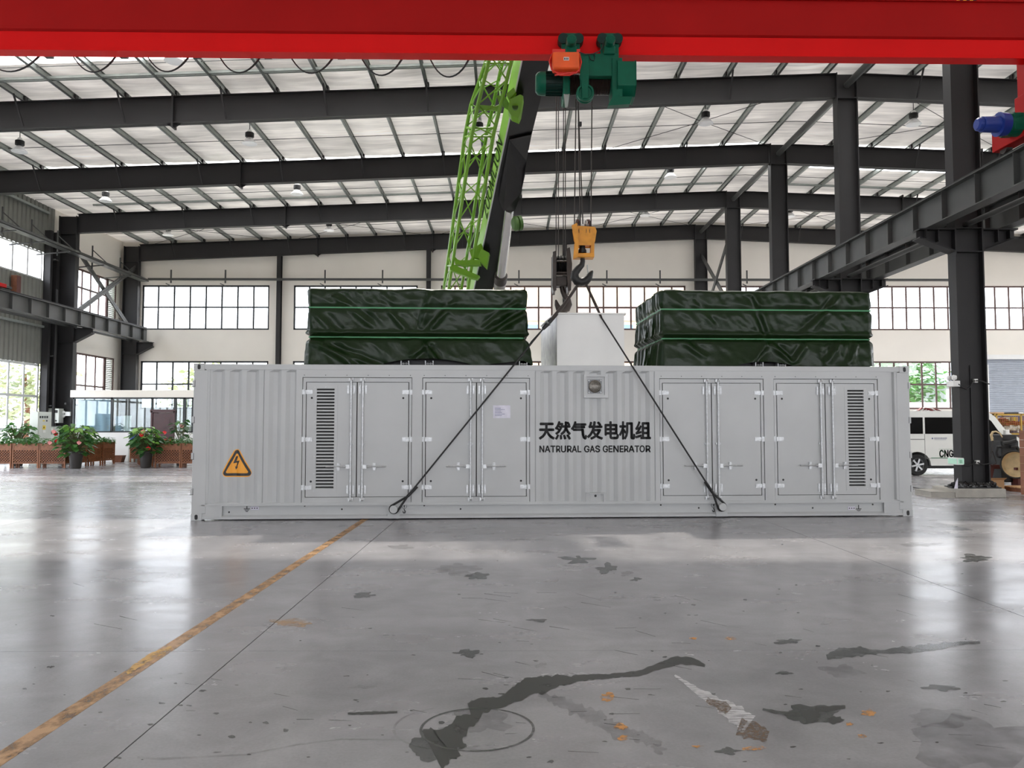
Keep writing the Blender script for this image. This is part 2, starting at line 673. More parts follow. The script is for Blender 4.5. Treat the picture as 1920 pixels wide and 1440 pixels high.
def trail(pxs, name, material, z=0.0015, jag=0.25):
    """a mark along a pixel path (x, y, half height in px); edges made ragged"""
    fine = []
    for a, b in zip(pxs[:-1], pxs[1:]):
        n = max(3, int(math.hypot(b[0] - a[0], b[1] - a[1]) / 4))
        for k in range(n):
            t = k / n
            fine.append([a[q] + (b[q] - a[q]) * t for q in range(3)])
    fine.append(list(pxs[-1]))
    mb = MB()
    vs, fs = [], []
    for k, (x, y, h) in enumerate(fine):
        j1 = 1 + jag * 2 * noise.noise((x * 0.11, y * 0.13, 1.3))
        j2 = 1 + jag * 2 * noise.noise((x * 0.12, y * 0.11, 7.7))
        dx = fine[min(k + 1, len(fine) - 1)][0] - fine[max(k - 1, 0)][0]
        dy = fine[min(k + 1, len(fine) - 1)][1] - fine[max(k - 1, 0)][1]
        l = math.hypot(dx, dy) or 1
        nx, ny = -dy / l, dx / l
        a, b = atz(x - nx * h * j1, y - ny * h * j1, z), atz(x + nx * h * j2, y + ny * h * j2, z)
        vs += [a, b]
        if k:
            q = 2 * k
            fs.append((q - 2, q - 1, q + 1, q))
    mb.add(vs, fs)
    return obj(name, mb, material, floor, smooth=False)


def blob(px, py, rx, ry, name, material, z=0.0016, jag=0.35, seed=0):
    pts = []
    for k in range(40):
        t = 2 * PI * k / 40
        r = 1 + jag * 1.6 * noise.noise((math.cos(t) * 1.7 + seed, math.sin(t) * 1.7, seed * 2.1)) + jag * 0.6 * noise.noise((math.cos(t) * 5 + seed, math.sin(t) * 5, 3))
        pts.append(atz(px + rx * r * math.cos(t), py - ry * r * math.sin(t), z))
    mb = MB().add([(p.x, p.y, z) for p in pts], [list(range(40))])
    return obj(name, mb, material, floor, smooth=False)


line = MB()
for k in range(24):
    y0 = 2.4 + k * 1.2
    line.box((-2.435, y0, 0.0), (-2.325, y0 + 1.2, 0.0015))
obj('painted_line', line, 'paint_line', floor, smooth=False)
trail([(238, 1262, 3), (255, 1249, 5), (278, 1234, 6), (300, 1223, 5), (322, 1214, 3)], 'paint_dab', 'paint_fresh', 0.003)
trail([(1322, 1248, 3), (1300, 1240, 6), (1272, 1238, 8), (1240, 1247, 6), (1200, 1262, 5), (1140, 1268, 4), (1080, 1272, 6), (1040, 1279, 12), (1000, 1284, 17), (975, 1297, 14), (940, 1316, 9), (905, 1322, 14), (880, 1330, 16)], 'water_stain', 'wet_dark')
trail([(905, 1325, 6), (890, 1345, 10), (862, 1362, 16), (848, 1382, 24), (835, 1398, 34), (812, 1410, 42)], 'water_stain', 'wet_dark', 0.002)
blob(818, 1400, 44, 26, 'water_stain', 'wet_mid', 0.0012, seed=4)
blob(905, 1352, 50, 24, 'water_stain', 'mark_faint', 0.001, seed=6)
cc = atz(895, 1366)
ring = MB()
vs, fs = [], []
for k in range(64):
    t = 2 * PI * k / 64
    for r in (0.283, 0.297):
        vs.append((cc.x + r * math.cos(t), cc.y + r * math.sin(t), 0.0022))
    q, n2 = 2 * k, 2 * ((k + 1) % 64)
    fs.append((q, q + 1, n2 + 1, n2))
ring.add(vs, fs)
obj('ring_mark', ring, 'wet_mid', floor, smooth=False)
ring = MB().add([Vector(v) * 1 + Vector((-0.14, 0.02, 0.0004)) for v in vs[40:110]], [(2 * k, 2 * k + 1, 2 * k + 3, 2 * k + 2) for k in range(34)])
obj('ring_mark', ring, 'mark_faint', floor, smooth=False)
blob(1525, 1338, 46, 17, 'water_stain', 'wet_mid', seed=1)
blob(1522, 1343, 17, 13, 'water_stain', 'wet_dark', 0.002, seed=2)
blob(1565, 1350, 15, 7, 'water_stain', 'wet_dark', 0.002, seed=3)
trail([(1530, 1332, 5), (1560, 1328, 4), (1585, 1325, 3)], 'water_stain', 'wet_dark', 0.0021)
trail([(1430, 1330, 2), (1470, 1337, 4), (1500, 1340, 4)], 'water_stain', 'wet_mid', 0.0021)
trail([(1550, 1232, 5), (1575, 1225, 10), (1610, 1222, 9), (1650, 1222, 3), (1700, 1219, 7), (1760, 1211, 6), (1810, 1205, 3), (1838, 1205, 2)], 'tyre_mark', 'wet_mid')
blob(1580, 1258, 36, 12, 'tyre_mark', 'mark_faint', seed=8)
trail([(1265, 1266, 1.5), (1300, 1290, 5), (1340, 1316, 10), (1380, 1340, 18), (1405, 1358, 20)], 'scuff', 'scrape_white')
trail([(1385, 1362, 18), (1420, 1374, 18), (1440, 1380, 10)], 'scuff', 'scrape_brown')
trail([(1325, 1312, 4), (1355, 1325, 10), (1366, 1334, 8)], 'scuff', 'scrape_brown', 0.0022)
for k, (x, y, rx, ry) in enumerate([(1138, 1306, 13, 9), (1164, 1362, 12, 6), (1168, 1384, 9, 6), (1416, 1403, 24, 4), (1628, 1337, 12, 6), (1592, 1357, 7, 3), (1616, 1380, 8, 4), (1312, 1400, 12, 3), (1370, 1197, 10, 3), (1300, 1197, 8, 2)]):
    blob(x, y, rx, ry, 'paint_dab', 'paint_dab', seed=k + 11)
blob(545, 1167, 34, 9, 'paint_dab', 'paint_faint', seed=30)
for k, (x, y, rx, ry) in enumerate([(862, 1068, 30, 10), (895, 1080, 20, 6), (1138, 1066, 16, 8), (1175, 1076, 10, 4), (1085, 1048, 26, 7), (1195, 1086, 10, 3), (755, 1026, 16, 5), (682, 1116, 22, 5), (1828, 1046, 24, 6), (1730, 1021, 30, 4), (1480, 1202, 22, 5), (1010, 1163, 18, 3), (680, 1288, 18, 3), (875, 1225, 22, 6), (1770, 1290, 30, 5), (1232, 1404, 14, 7), (1365, 1408, 20, 6), (1470, 1262, 14, 3), (1015, 1248, 10, 4)]):
    blob(x, y, rx, ry, 'stain', 'wet_mid' if k % 3 else 'mark_faint', jag=0.6, seed=k + 40)
trail([(652, 1338, 2), (690, 1337, 3), (745, 1335, 2)], 'stain', 'wet_dark')
trail([(258, 1420, 2), (300, 1423, 2), (460, 1415, 1.5), (560, 1396, 1.5), (640, 1386, 1.5), (760, 1387, 1.5)], 'tyre_mark', 'mark_faint')
trail([(1010, 1300, 6), (1070, 1325, 12), (1160, 1370, 14), (1240, 1395, 6)], 'tyre_mark', 'mark_faint', jag=0.5)
blob(1830, 1395, 110, 50, 'stain', 'mark_faint', 0.0009, seed=77)
blob(1755, 1345, 60, 18, 'stain', 'mark_faint', 0.0008, seed=78)


sp = MB()
rs_ = random.Random(21)
for k in range(130):
    px, py = rs_.uniform(30, 1900), 1010 + 420 * rs_.random() ** 0.8
    sz = rs_.uniform(1.2, 4.5) * (py - 800) / 450
    ar = rs_.uniform(0.2, 0.6)
    pts_ = []
    for q in range(9):
        t = 2 * PI * q / 9
        r_ = sz * rs_.uniform(0.55, 1.2)
        pts_.append(atz(px + r_ * math.cos(t) * 1.5, py + r_ * ar * math.sin(t), 0.0007))
    sp.add([(p.x, p.y, 0.0007) for p in pts_], [tuple(range(9))])
for k in range(70):
    px, py = rs_.choice((rs_.uniform(860, 1320), rs_.uniform(100, 1850))), 1090 + 320 * rs_.random()
    L_, a_ = rs_.uniform(12, 60), rs_.uniform(-0.1, 0.55)
    w_ = rs_.uniform(0.5, 1.1)
    p0, p1 = (px, py), (px + L_ * math.cos(a_), py + L_ * 0.5 * math.sin(a_))
    q = [atz(p0[0], p0[1] - w_ * 0.5), atz(p1[0], p1[1] - w_ * 0.3), atz(p1[0], p1[1] + w_ * 0.3), atz(p0[0], p0[1] + w_ * 0.5)]
    sp.add([(p.x, p.y, 0.0006) for p in q], [(0, 1, 2, 3)])
obj('floor_specks', sp, 'wet_mid', floor, smooth=False)['kind'] = 'stuff'


# ---- walls with openings, windows with frames and panes
def holed(ax, plane, thick, u0, u1, z0, z1, holes):
    us = sorted({u0, u1, *[h[0] for h in holes], *[h[1] for h in holes]})
    zs = sorted({z0, z1, *[h[2] for h in holes], *[h[3] for h in holes]})
    mb = MB()
    for a, b in zip(us[:-1], us[1:]):
        run = None
        for c, d in zip(zs[:-1], zs[1:]):
            m, n = (a + b) / 2, (c + d) / 2
            solid = not any(h[0] < m < h[1] and h[2] < n < h[3] for h in holes)
            if solid:
                run = [c, d] if run is None else [run[0], d]
            if (not solid or d == zs[-1]) and run:
                if ax == 'y':
                    mb.box((a, plane, run[0]), (b, plane + thick, run[1]))
                else:
                    mb.box((plane, a, run[0]), (plane + thick, b, run[1]))
                run = None
    return mb


WN = [0]


def window(ax, plane, u0, u1, z0, z1, nc, nr, material, fw=0.09, split=None, pane='pane_glass', bars=0.085):
    WN[0] += 1
    wn = thing('window_%d' % WN[0], kind='structure', loc=((u0, plane, z0) if ax == 'y' else (plane, u0, z0)))
    mb = MB()

    def rect(a, b, c, d, t0=-0.03, t1=0.04):
        if ax == 'y':
            mb.box((a, plane + t0, c), (b, plane + t1, d))
        else:
            mb.box((plane + t0, a, c), (plane + t1, b, d))
    rect(u0, u1, z0, z0 + fw)
    rect(u0, u1, z1 - fw, z1)
    rect(u0, u0 + fw, z0, z1)
    rect(u1 - fw, u1, z0, z1)
    us = [u0 + (u1 - u0) * k / nc for k in range(nc + 1)]
    zs = [z0, z1] if nr == 1 else ([z0, split, z1] if split else [z0 + (z1 - z0) * k / nr for k in range(nr + 1)])
    for u in us[1:-1]:
        rect(u - bars / 2, u + bars / 2, z0, z1, -0.02, 0.03)
    for z in zs[1:-1]:
        rect(u0, u1, z - bars / 2, z + bars / 2, -0.022, 0.032)
    obj('window_frame', mb, material, wn, smooth=False)
    proto = {}
    for k in range(nc):
        for j in range(len(zs) - 1):
            if j not in proto:
                mb2 = MB()
                a, b, c, d = us[0], us[1], zs[j], zs[j + 1]
                if ax == 'y':
                    mb2.box((a + 0.01, plane, c + 0.01), (b - 0.01, plane + 0.006, d - 0.01))
                else:
                    mb2.box((plane, a + 0.01, c + 0.01), (plane + 0.006, b - 0.01, d - 0.01))
                proto[j] = obj('pane', mb2, pane, wn, smooth=False)
            else:
                off = (us[k] - us[0], 0, 0) if ax == 'y' else (0, us[k] - us[0], 0)
                copy_at(proto[j], wn, off)
    return wn


UP, LO, SPU, SPL = (6.64, 9.03), (2.43, 4.98), 7.85, 3.75
bw = [(-19.45, -12.69), (-11.4, -4.8), (-3.56, 2.39), (3.65, 9.5), (11.3, 17.1), (18.35, 24.3)]
holes = []
for a, b in bw + [(25.35, 31.3), (33, 39)]:
    holes.append((a, b) + UP)
for a, b in bw + [(33, 39)]:
    holes.append((a, b) + LO)
holes.append((25.5, 31.0, 0.0, 5.12))
obj('wall_back', holed('y', YB, 0.24, -21, 41.2, -0.1, 12.6, holes), 'wall_white', smooth=False)['kind'] = 'structure'
for k, (a, b) in enumerate(bw + [(25.35, 31.3)]):
    nc = 8
    mt = 'frame_brown' if k > 1 else 'frame_dark'
    window('y', YB + 0.08, a, b, *UP, nc, 2, mt, split=SPU)
    if k < 6:
        window('y', YB + 0.08, a, b, *LO, nc, 2, mt, split=SPL)

# left wall: plastered in the last bay, ribbed metal cladding in front of it
holes = [(36.9, 41.75, 7.05, 9.1), (36.4, 41.7, 2.5, 5.05)]
obj('wall_left', holed('x', XW - 0.24, 0.24, 35.9, YB, -0.1, 12.6, holes), 'wall_white', smooth=False)['kind'] = 'structure'
window('x', XW - 0.1, 36.9, 40.9, 7.05, 9.1, 5, 2, 'frame_brown', split=8.2)
window('x', XW - 0.1, 36.4, 40.85, 2.5, 5.05, 5, 2, 'frame_brown', split=3.5)


def louvre_panel(y0, y1, z0, z1):
    WN[0] += 1
    r = thing('window_%d' % WN[0], kind='structure', loc=(XW, y0, z0))
    mb = MB()
    for a, b, c, d in ((y0, y1, z0, z0 + 0.05), (y0, y1, z1 - 0.05, z1), (y0, y0 + 0.05, z0, z1), (y1 - 0.05, y1, z0, z1)):
        mb.box((XW - 0.12, a, c), (XW - 0.03, b, d))
    obj('window_frame', mb, 'frame_brown', r, smooth=False)
    s0 = None
    n = int((z1 - z0) / 0.1)
    for k in range(n):
        if s0 is None:
            s0 = obj('louvre_slat', MB().cbox((XW - 0.09, (y0 + y1) / 2, z0 + 0.05), (0.02, y1 - y0, 0.09), Matrix.Rotation(0.5, 3, 'Y')), 'cabinet', r, smooth=False)
        else:
            copy_at(s0, r, (0, 0, 0.1 * k))


louvre_panel(40.9, 41.75, 7.05, 9.1)
louvre_panel(40.85, 41.7, 2.5, 5.05)


def ribbed(y0, y1, z0, z1, x=XW, pitch=0.3, dep=0.05):
    prof = []
    y = y0
    while y < y1 - 1e-6:
        for dy, dx in ((0, 0), (pitch * 0.55, 0), (pitch * 0.66, -dep), (pitch * 0.89, -dep)):
            if y + dy <= y1:
                prof.append((y + dy, x + dx))
        y += pitch
    prof.append((y1, x))
    mb = MB()
    vs = []
    for y, xx in prof:
        vs += [(xx, y, z0), (xx, y, z1)]
    mb.add(vs, [(2 * k, 2 * k + 1, 2 * k + 3, 2 * k + 2) for k in range(len(prof) - 1)])
    return mb


wl = thing('wall_left_cladding', kind='structure', loc=(XW, 30, 0))
for y0, y1, z0, z1 in ((-25, 35.1, 9.2, 12.3), (-25, 35.1, 4.25, 7.95), (35.1, 35.95, 0, 12.3), (-25, 8.5, 0, 4.25)):
    obj('cladding_sheet', ribbed(y0, y1, z0, z1), 'clad_green', wl, smooth=False)
for z in (5.9, 9.75, 11.0):
    obj('wall_rail', MB().bar((XW + 0.06, -25, z), (XW + 0.06, 35.3, z), 0.12, 0.1), 'galv', wl, smooth=False)
for y0, y1, nc in ((-24.5, 8.3, 30), (8.5, 17.5, 9), (17.7, 26.5, 9), (26.7, 35.05, 8)):
    window('x', XW - 0.06, y0, y1, 7.95, 9.2, nc, 1, 'frame_grey', fw=0.06)
    if y0 > 0:
        window('x', XW - 0.06, y0, y1, 0.0, 4.25, nc, 3, 'frame_grey', fw=0.1, bars=0.1)
post = thing('trim_1', kind='structure', loc=(XW, 35.4, 0))
obj('door_post', MB().box((XW + 0.02, 35.12, 0), (XW + 0.3, 35.3, 10.2)), 'steel_dark', post, smooth=False)
obj('door_post', MB().box((XW + 0.02, 35.55, 0), (XW + 0.35, 35.75, 10.2)), 'steel_dark', post, smooth=False)
obj('downpipe', MB().cyl((XW + 0.45, 35.42, 0), (XW + 0.45, 35.42, 7.6), 0.06), 'steel_dark', post)
for z in (2.4, 4.6, 6.9, 8.9):
    obj('bracket', MB().box((XW + 0.02, 35.3, z), (XW + 0.42, 35.55, z + 0.06)), 'steel_mid', post, smooth=False)
obj('wall_front', holed('y', -25.24, 0.24, -21, 41.2, -0.1, 12.6, [(a, b) + z for z in (UP, LO) for a, b in ((-19, -12), (-11, -4), (-3, 4), (5, 12), (13, 20), (21, 28), (29, 36))]), 'wall_white', smooth=False)['kind'] = 'structure'  # unseen wall; its window openings are added to light the container front
obj('wall_right', holed('x', 41, 0.2, -25.2, 42.6, -0.1, 12.6, [(-20, 5, 6.64, 9.0), (8, 40, 6.64, 9.0), (10, 38, 2.4, 5)]), 'wall_white', smooth=False)['kind'] = 'structure'  # unseen wall; its window bands are put in to let daylight enter

# ---- roof: purlins, foil faced sheets between them, roof lights
ceiling = thing('ceiling', kind='structure', loc=(0, 0, 11))
PX = sorted([9.7 - 1.52 * k for k in range(20)] + [10.82 + 1.52 * k for k in range(20)])
PX = [-20.6] + PX + [41.1]
Y0, Y1 = -25.2, 42.6
LIGHTS = [(18.0, 21.8), (30.2, 33.05)]


def sheet(x0, x1, y0, y1):
    n = max(4, int((y1 - y0) / 0.25))

    def fn(u, v):
        x = x0 + (x1 - x0) * u
        y = y0 + (y1 - y0) * v
        bay = ((y - 17.7) / 6.1) % 1.0
        near = math.exp(-((min(bay, 1 - bay) * 6.1 - 0.55) / 0.22) ** 2)
        z = ztop(x) + 0.235 - 0.035 * math.sin(PI * u) * (0.6 + 0.5 * noise.noise((x0, y * 0.7, 0)))
        z += 0.02 * noise.noise((x * 1.2, y * 1.6, 4.1)) - 0.045 * near * math.sin(PI * u) ** 0.5 if 0 < u < 1 else 0
        return (x, y, z)
    return MB().grid(fn, 5, n)


for x0, x1 in zip(PX[:-1], PX[1:]):
    segs = []
    if -17.5 < (x0 + x1) / 2 < 9.0 or 12.4 < (x0 + x1) / 2 < 36:
        cur = Y0
        for a, b in LIGHTS:
            segs.append((cur, a))
            lb = obj('roof_light', MB().add([(x0, a, ztop(x0) + 0.3), (x1, a, ztop(x1) + 0.3), (x1, b, ztop(x1) + 0.3), (x0, b, ztop(x0) + 0.3)], [(0, 1, 2, 3)]), 'rooflight', ceiling, smooth=False)
            cur = b
        segs.append((cur, Y1))
    else:
        segs = [(Y0, Y1)]
    for a, b in segs:
        obj('roof_sheet', sheet(x0, x1, a, b), 'foil', ceiling, ang=60)
for x in PX:
    z = ztop(x)
    mb = MB()
    mb.box((x - 0.035, Y0, z), (x + 0.045, Y1, z + 0.012))
    mb.box((x - 0.006, Y0, z), (x + 0.006, Y1, z + 0.2))
    mb.box((x - 0.045, Y0, z + 0.188), (x + 0.035, Y1, z + 0.2))
    mb.box((x + 0.035, Y0, z), (x + 0.045, Y1, z + 0.03))
    obj('purlin', mb, 'galv', ceiling, smooth=False)
for y in (22.3, 34.75):
    for xa, xb in ((-18.2, XR - 0.8), (12.3, 36)):
        mb = MB()
        for yy, dz in ((y, 0.04), (y + 0.24, 0.1)):
            mb.bar((xa, yy, ztop(xa) + dz), (xb, yy, ztop(xb) + dz), 0.07, 0.07)
        obj('roof_light_frame', mb, 'galv', ceiling, smooth=False)
for f in (11.6, 17.7, 23.8, 29.9, 36.0):
    for t in (2.0, 4.1):
        mb = MB()
        for xa, xb in ((-20.3, XR), (XR, 40.8)):
            mb.bar((xa, f + t, ztop(xa) + 0.13), (xb, f + t, ztop(xb) + 0.13), 0.018, 0.018)
        obj('sag_rod', mb, 'steel_mid', ceiling, smooth=False)
for f in (23.8, 36.0):
    for xa, xb in ((-19, -11.5), (-11.5, -4), (-4, 3.4), (3.4, 9.9), (11.5, 19), (19, 27)):
        if f == 23.8 and xa < 3:
            continue
        mb = MB()
        for a, b in ((xa, xb), (xb, xa)):
            mb.tube([(a, f + 0.2, ztop(a) - 0.12), ((a + b) / 2, f + 3.05, ztop((a + b) / 2) - 0.16), (b, f + 5.9, ztop(b) - 0.12)], 0.011, 5)
        obj('wind_brace', mb, 'steel_dark', ceiling)

# ---- steel frame
WHICH = {42.1: 'against the back wall', 36.0: 'one bay before the back wall', 29.9: 'two bays before the back wall', 23.8: 'three bays before the back wall', 17.7: 'four bays before the back wall'}


def rafter(f, side):
    xa, xb = (XL + 0.002, XR - 0.32) if side < 0 else (XR + 0.32, 40.6)
    nm = 'left roof slope' if side < 0 else 'right roof slope'
    r = thing('roof_rafter', 'dark steel rafter under the %s, %s' % (nm, WHICH[f]), 'beam', (xa, f, zbot(xa)), kind='thing', group='steel roof rafters')
    mb = MB()
    n = 4
    for k in range(n):
        a, b = xa + (xb - xa) * k / n, xa + (xb - xa) * (k + 1) / n
        p, q = Vector((a, f, 0)), Vector((b, f, 0))
        for zf, s in ((ztop, -0.012), (zbot, 0.012)):
            mb.bar(p + Vector((0, 0, zf(a) + s)), q + Vector((0, 0, zf(b) + s)), 0.26, 0.02)
        mb.add([(a, f - 0.006, zbot(a)), (b, f - 0.006, zbot(b)), (b, f - 0.006, ztop(b)), (a, f - 0.006, ztop(a)),
                (a, f + 0.006, zbot(a)), (b, f + 0.006, zbot(b)), (b, f + 0.006, ztop(b)), (a, f + 0.006, ztop(a))], [(0, 1, 2, 3), (7, 6, 5, 4)])
    obj('web_and_flanges', mb, 'steel_dark', r, smooth=False)
    for x in ((-10.1, -4.0) if side < 0 else (18, 28)):
        if x == -4.0 and f != 42.1:
            continue
        mb = MB().box((x - 0.03, f - 0.15, zbot(x) - 0.13), (x + 0.03, f + 0.15, ztop(x) + 0.1))
        for s in (-1, 1):
            mb.prism([(x, zbot(x) - 0.13), (x, zbot(x)), (x + s * 0.22, zbot(x))], 'y', f - 0.01, f + 0.01)
        obj('splice_plate', mb, 'steel_dark', r, smooth=False)
    for k, x in enumerate([p for p in PX[1:-1] if (xa + 1 < p < xb - 0.3)]):
        mb = MB().box((x - 0.05, f - 0.08, ztop(x)), (x + 0.07, f + 0.08, ztop(x) + 0.17))
        if k % 2 == 0:
            mb.bar((x + 0.03, f - 0.6, ztop(x) + 0.03), (x + 0.06, f - 0.12, zbot(x) + 0.06), 0.05, 0.03)
        obj('purlin_cleat', mb, 'steel_dark', r, smooth=False)
    return r


for f in FR[1:]:
    rafter(f, -1)
    rafter(f, 1)


def hcol(mb, x0, x1, f, z0, z1, wd=0.32, tf=0.03):
    mb.box((x0, f - wd / 2, z0), (x0 + tf, f + wd / 2, z1))
    mb.box((x1 - tf, f - wd / 2, z0), (x1, f + wd / 2, z1))
    mb.box((x0 + tf, f - 0.008, z0), (x1 - tf, f + 0.008, z1))
    return mb


for f in FR:
    r = thing('steel_column', 'dark grey steel column of the middle row, %s' % WHICH[f], 'column', (XR, f, 0), kind='thing', group='middle row of steel columns')
    mb = hcol(MB(), 9.945, 10.577, f, 0.21 if f == 17.7 else 0, 12.24)
    mb.box((9.975, f - 0.15, 11.45), (10.547, f + 0.15, 11.48))
    obj('shaft', mb, 'steel_dark', r, smooth=False)
    for s in (-1, 1):
        xi = XR + s * 0.316
        xo = XR + s * 1.1
        mb = MB()
        mb.box((min(xi, xo), f - 0.16, 5.918), (max(xi, xo), f + 0.16, 5.948))
        mb.prism([(xi, 5.94), (xo, 5.94), (xo, 5.74), (xi, 5.44)], 'y', f - 0.01, f + 0.01)
        mb.bar((xi, f, 5.44), (xo, f, 5.74), 0.32, 0.03)
        for q in (0.35, 0.62):
            mb.box((xi + s * q - 0.01, f - 0.14, 5.56 + 0.28 * q), (xi + s * q + 0.01, f + 0.14, 5.94))
        obj('corbel', mb, 'steel_dark', r, smooth=False)
    mb = MB()
    for z in (5.42, 5.95):
        mb.box((9.975, f - 0.15, z), (10.547, f + 0.15, z + 0.02))
    obj('stiffener', mb, 'steel_dark', r, smooth=False)
    if f == 17.7:
        obj('conduit', MB().cyl((10.27, f - 0.03, 0.25), (10.27, f - 0.03, 2.9), 0.012), 'black', r)
        obj('base_plate', MB().box((9.8, f - 0.3, 0.19), (10.72, f + 0.3, 0.22)), 'black', r, smooth=False)
for f in FR[3:]:
    r = thing('steel_column', 'dark grey steel column along the left wall, %s' % WHICH[f], 'column', (-19.9, f, 0), kind='thing', group='left row of steel columns')
    obj('shaft', hcol(MB(), -20.3, XL, f, 0, ztop(XL) - 0.1, 0.3), 'steel_dark', r, smooth=False)
    mb = MB().box((XL, f - 0.15, 5.918), (XL + 0.8, f + 0.15, 5.948))
    mb.prism([(XL, 5.92), (XL + 0.8, 5.92), (XL + 0.8, 5.72), (XL, 5.3)], 'y', f - 0.01, f + 0.01)
    mb.bar((XL, f, 5.3), (XL + 0.8, f, 5.72), 0.3, 0.03)
    obj('corbel', mb, 'steel_dark', r, smooth=False)
    mb = MB().box((-20.27, f - 0.14, 10.2), (XL, f + 0.14, 10.22)).box((-20.27, f - 0.14, 5.3), (XL, f + 0.14, 5.32))
    obj('stiffener', mb, 'steel_dark', r, smooth=False)
for k, x in enumerate((-12.1, -4.2, 3.03)):
    lb = ['slim dark wall post on the white back wall between the leftmost and second windows', 'slim dark wall post on the back wall just left of the green lattice jib', 'slim dark wall post on the back wall behind the hanging hook blocks'][k]
    r = thing('wall_post', lb, 'post', (x, 42.1, 0), kind='thing', group='slim back wall posts')
    obj('shaft', MB().ibeam((x, 42.12, 0), (x, 42.12, zbot(x) - 0.005), 0.3, 0.22, 0.02, 0.02, up=(0, 1, 0)), 'steel_dark', r, smooth=False)

# runway girders with web stiffeners
for nm, x, ya, yb, side in (('left wall', -18.95, 4.0, 41.9, 1), ('near side of the middle column row', 9.43, 4.0, 42.0, -1), ('far side of the middle column row', 11.09, 4.0, 42.0, -1)):
    r = thing('runway_girder', 'grey steel crane runway girder along the %s' % nm, 'girder', (x, ya, 5.95), kind='thing', group='crane runway girders')
    mb = MB().ibeam((x, ya, 6.28), (x, yb, 6.28), 0.66, 0.28, 0.022, 0.012)
    obj('web_and_flanges', mb, 'steel_mid', r, smooth=False)
    obj('rail', MB().ibeam((x, ya, 6.65), (x, yb, 6.65), 0.09, 0.06, 0.02, 0.02), 'steel_dark', r, smooth=False)
    s0 = None
    y = ya + 0.7
    while y < yb:
        if s0 is None:
            y0 = y
            s0 = obj('stiffener', MB().box((x - 0.12, y - 0.006, 5.98), (x + 0.12, y + 0.006, 6.58)), 'steel_mid', r, smooth=False)
        else:
            copy_at(s0, r, (0, y - y0, 0))
        y += 1.22
for x, lb in ((-19.85, 'thin dark tie beam between the left wall columns below the runway girder'), (10.26, 'thin dark tie beam between the middle columns below the runway girders')):
    r = obj('tie_beam', MB().cyl((x, 5, 6.05), (x, 42, 6.05), 0.06, n=12), 'steel_mid')
    tag(r, lb, 'beam', kind='thing', group='column tie beams')

r = thing('ridge_strut', 'grey steel ridge strut running between the tops of the middle columns', 'beam', (XR, 30, 11.8), kind='thing')
for a, b in zip(FR[:-1], FR[1:]):
    obj('strut_segment', MB().cyl((XR, a + 0.14, 11.85), (XR, b - 0.14, 11.85), 0.1, n=14), 'steel_mid', r)
# cross bracing
for nm, x, za, zb, yc, lb in (('l', -19.75, 6.5, 9.9, (36.02, 42.08), 'crossed steel angle brace in front of the left wall window in the last bay'),
                              ('r', 10.26, 6.6, 10.6, (36.02, 42.08), 'crossed steel angle brace between the two rearmost middle columns')):
    r = thing('cross_brace', lb, 'brace', (x, yc[0], za), kind='thing')
    for a, b, dx in ((za, zb, 0.04), (zb, za, -0.04)):
        mb = MB()
        for d in (-0.07, 0.07):
            mb.bar((x + dx, yc[0], a + d), (x + dx, yc[1], b + d), 0.06, 0.11)
        obj('diagonal', mb, 'steel_mid', r, smooth=False)

# cable trays on brackets
r = thing('cable_tray', 'long grey cable tray on triangular brackets along the left wall', 'cable tray', (-19.1, 24, 9.1), kind='thing')
obj('tray', MB().box((-19.35, 18, 9.14), (-18.95, 42.0, 9.16)).box((-19.35, 18, 9.14), (-19.33, 42.0, 9.26)).box((-18.97, 18, 9.14), (-18.95, 42.0, 9.26)), 'steel_mid', r, smooth=False)
for y in (30.6, 32.5, 34.4, 37.3, 40.0):
    mb = MB().bar((-19.5, y, 8.9), (-19.5, y, 10.0), 0.05, 0.05).bar((-20.4, y, 8.95), (-18.95, y, 9.08), 0.05, 0.05).bar((-19.5, y, 9.8), (-18.95, y + 0.2, 9.25), 0.04, 0.04)
    obj('bracket', mb, 'steel_mid', r, smooth=False)
r = thing('cable_tray', 'thin dark service pipe along the back wall above the upper windows', 'pipe', (0, 41.9, 9.2), kind='thing')
obj('tray', MB().box((-18.9, 41.75, 9.18), (25, 41.85, 9.3)), 'steel_mid', r, smooth=False)
b0 = None
for px in (320, 422, 609, 717, 868, 973, 1138, 1238, 1401, 1560):
    x = at(px, 520, 41.8).x
    if b0 is None:
        x0 = x
        b0 = obj('bracket', MB().bar((x, 41.85, 9.05), (x, 41.85, 9.75), 0.07, 0.05).bar((x - 0.25, 41.8, 9.02), (x, 41.85, 8.9), 0.04, 0.04), 'steel_mid', r, smooth=False)
    else:
        copy_at(b0, r, (x - x0, 0, 0))

# roller shutter in the right part of the back wall
dr = thing('door_1', kind='structure', loc=(28, YB, 0))
mb = MB()
for k in range(52):
    z = 0.1 * k
    mb.prism([(YB + 0.06, z), (YB + 0.03, z + 0.03), (YB + 0.03, z + 0.07), (YB + 0.06, z + 0.1)], 'x', 25.55, 30.95)
obj('shutter_curtain', mb, 'shutter', dr, smooth=False)
obj('shutter_box', MB().box((25.3, YB - 0.2, 5.08), (31.2, YB - 0.02, 5.32)), 'white_plastic', dr, smooth=False)
for x in (25.45, 31.05):
    obj('guide_rail', MB().box((x - 0.1, YB - 0.08, 0), (x + 0.1, YB - 0.01, 4.8)), 'white_plastic', dr, smooth=False)
obj('shutter_motor', MB().box((25.05, YB - 0.4, 5.05), (25.3, YB - 0.05, 5.45)).box((25.1, YB - 0.35, 4.7), (25.2, YB - 0.2, 4.9)), 'black', dr, smooth=False)
# ================================================================== red overhead crane
GY = 14.2
gr = thing('bridge_crane', 'red overhead bridge crane girder spanning the top of the view', 'crane', (0, GY, 8.24), math.radians(0.76))


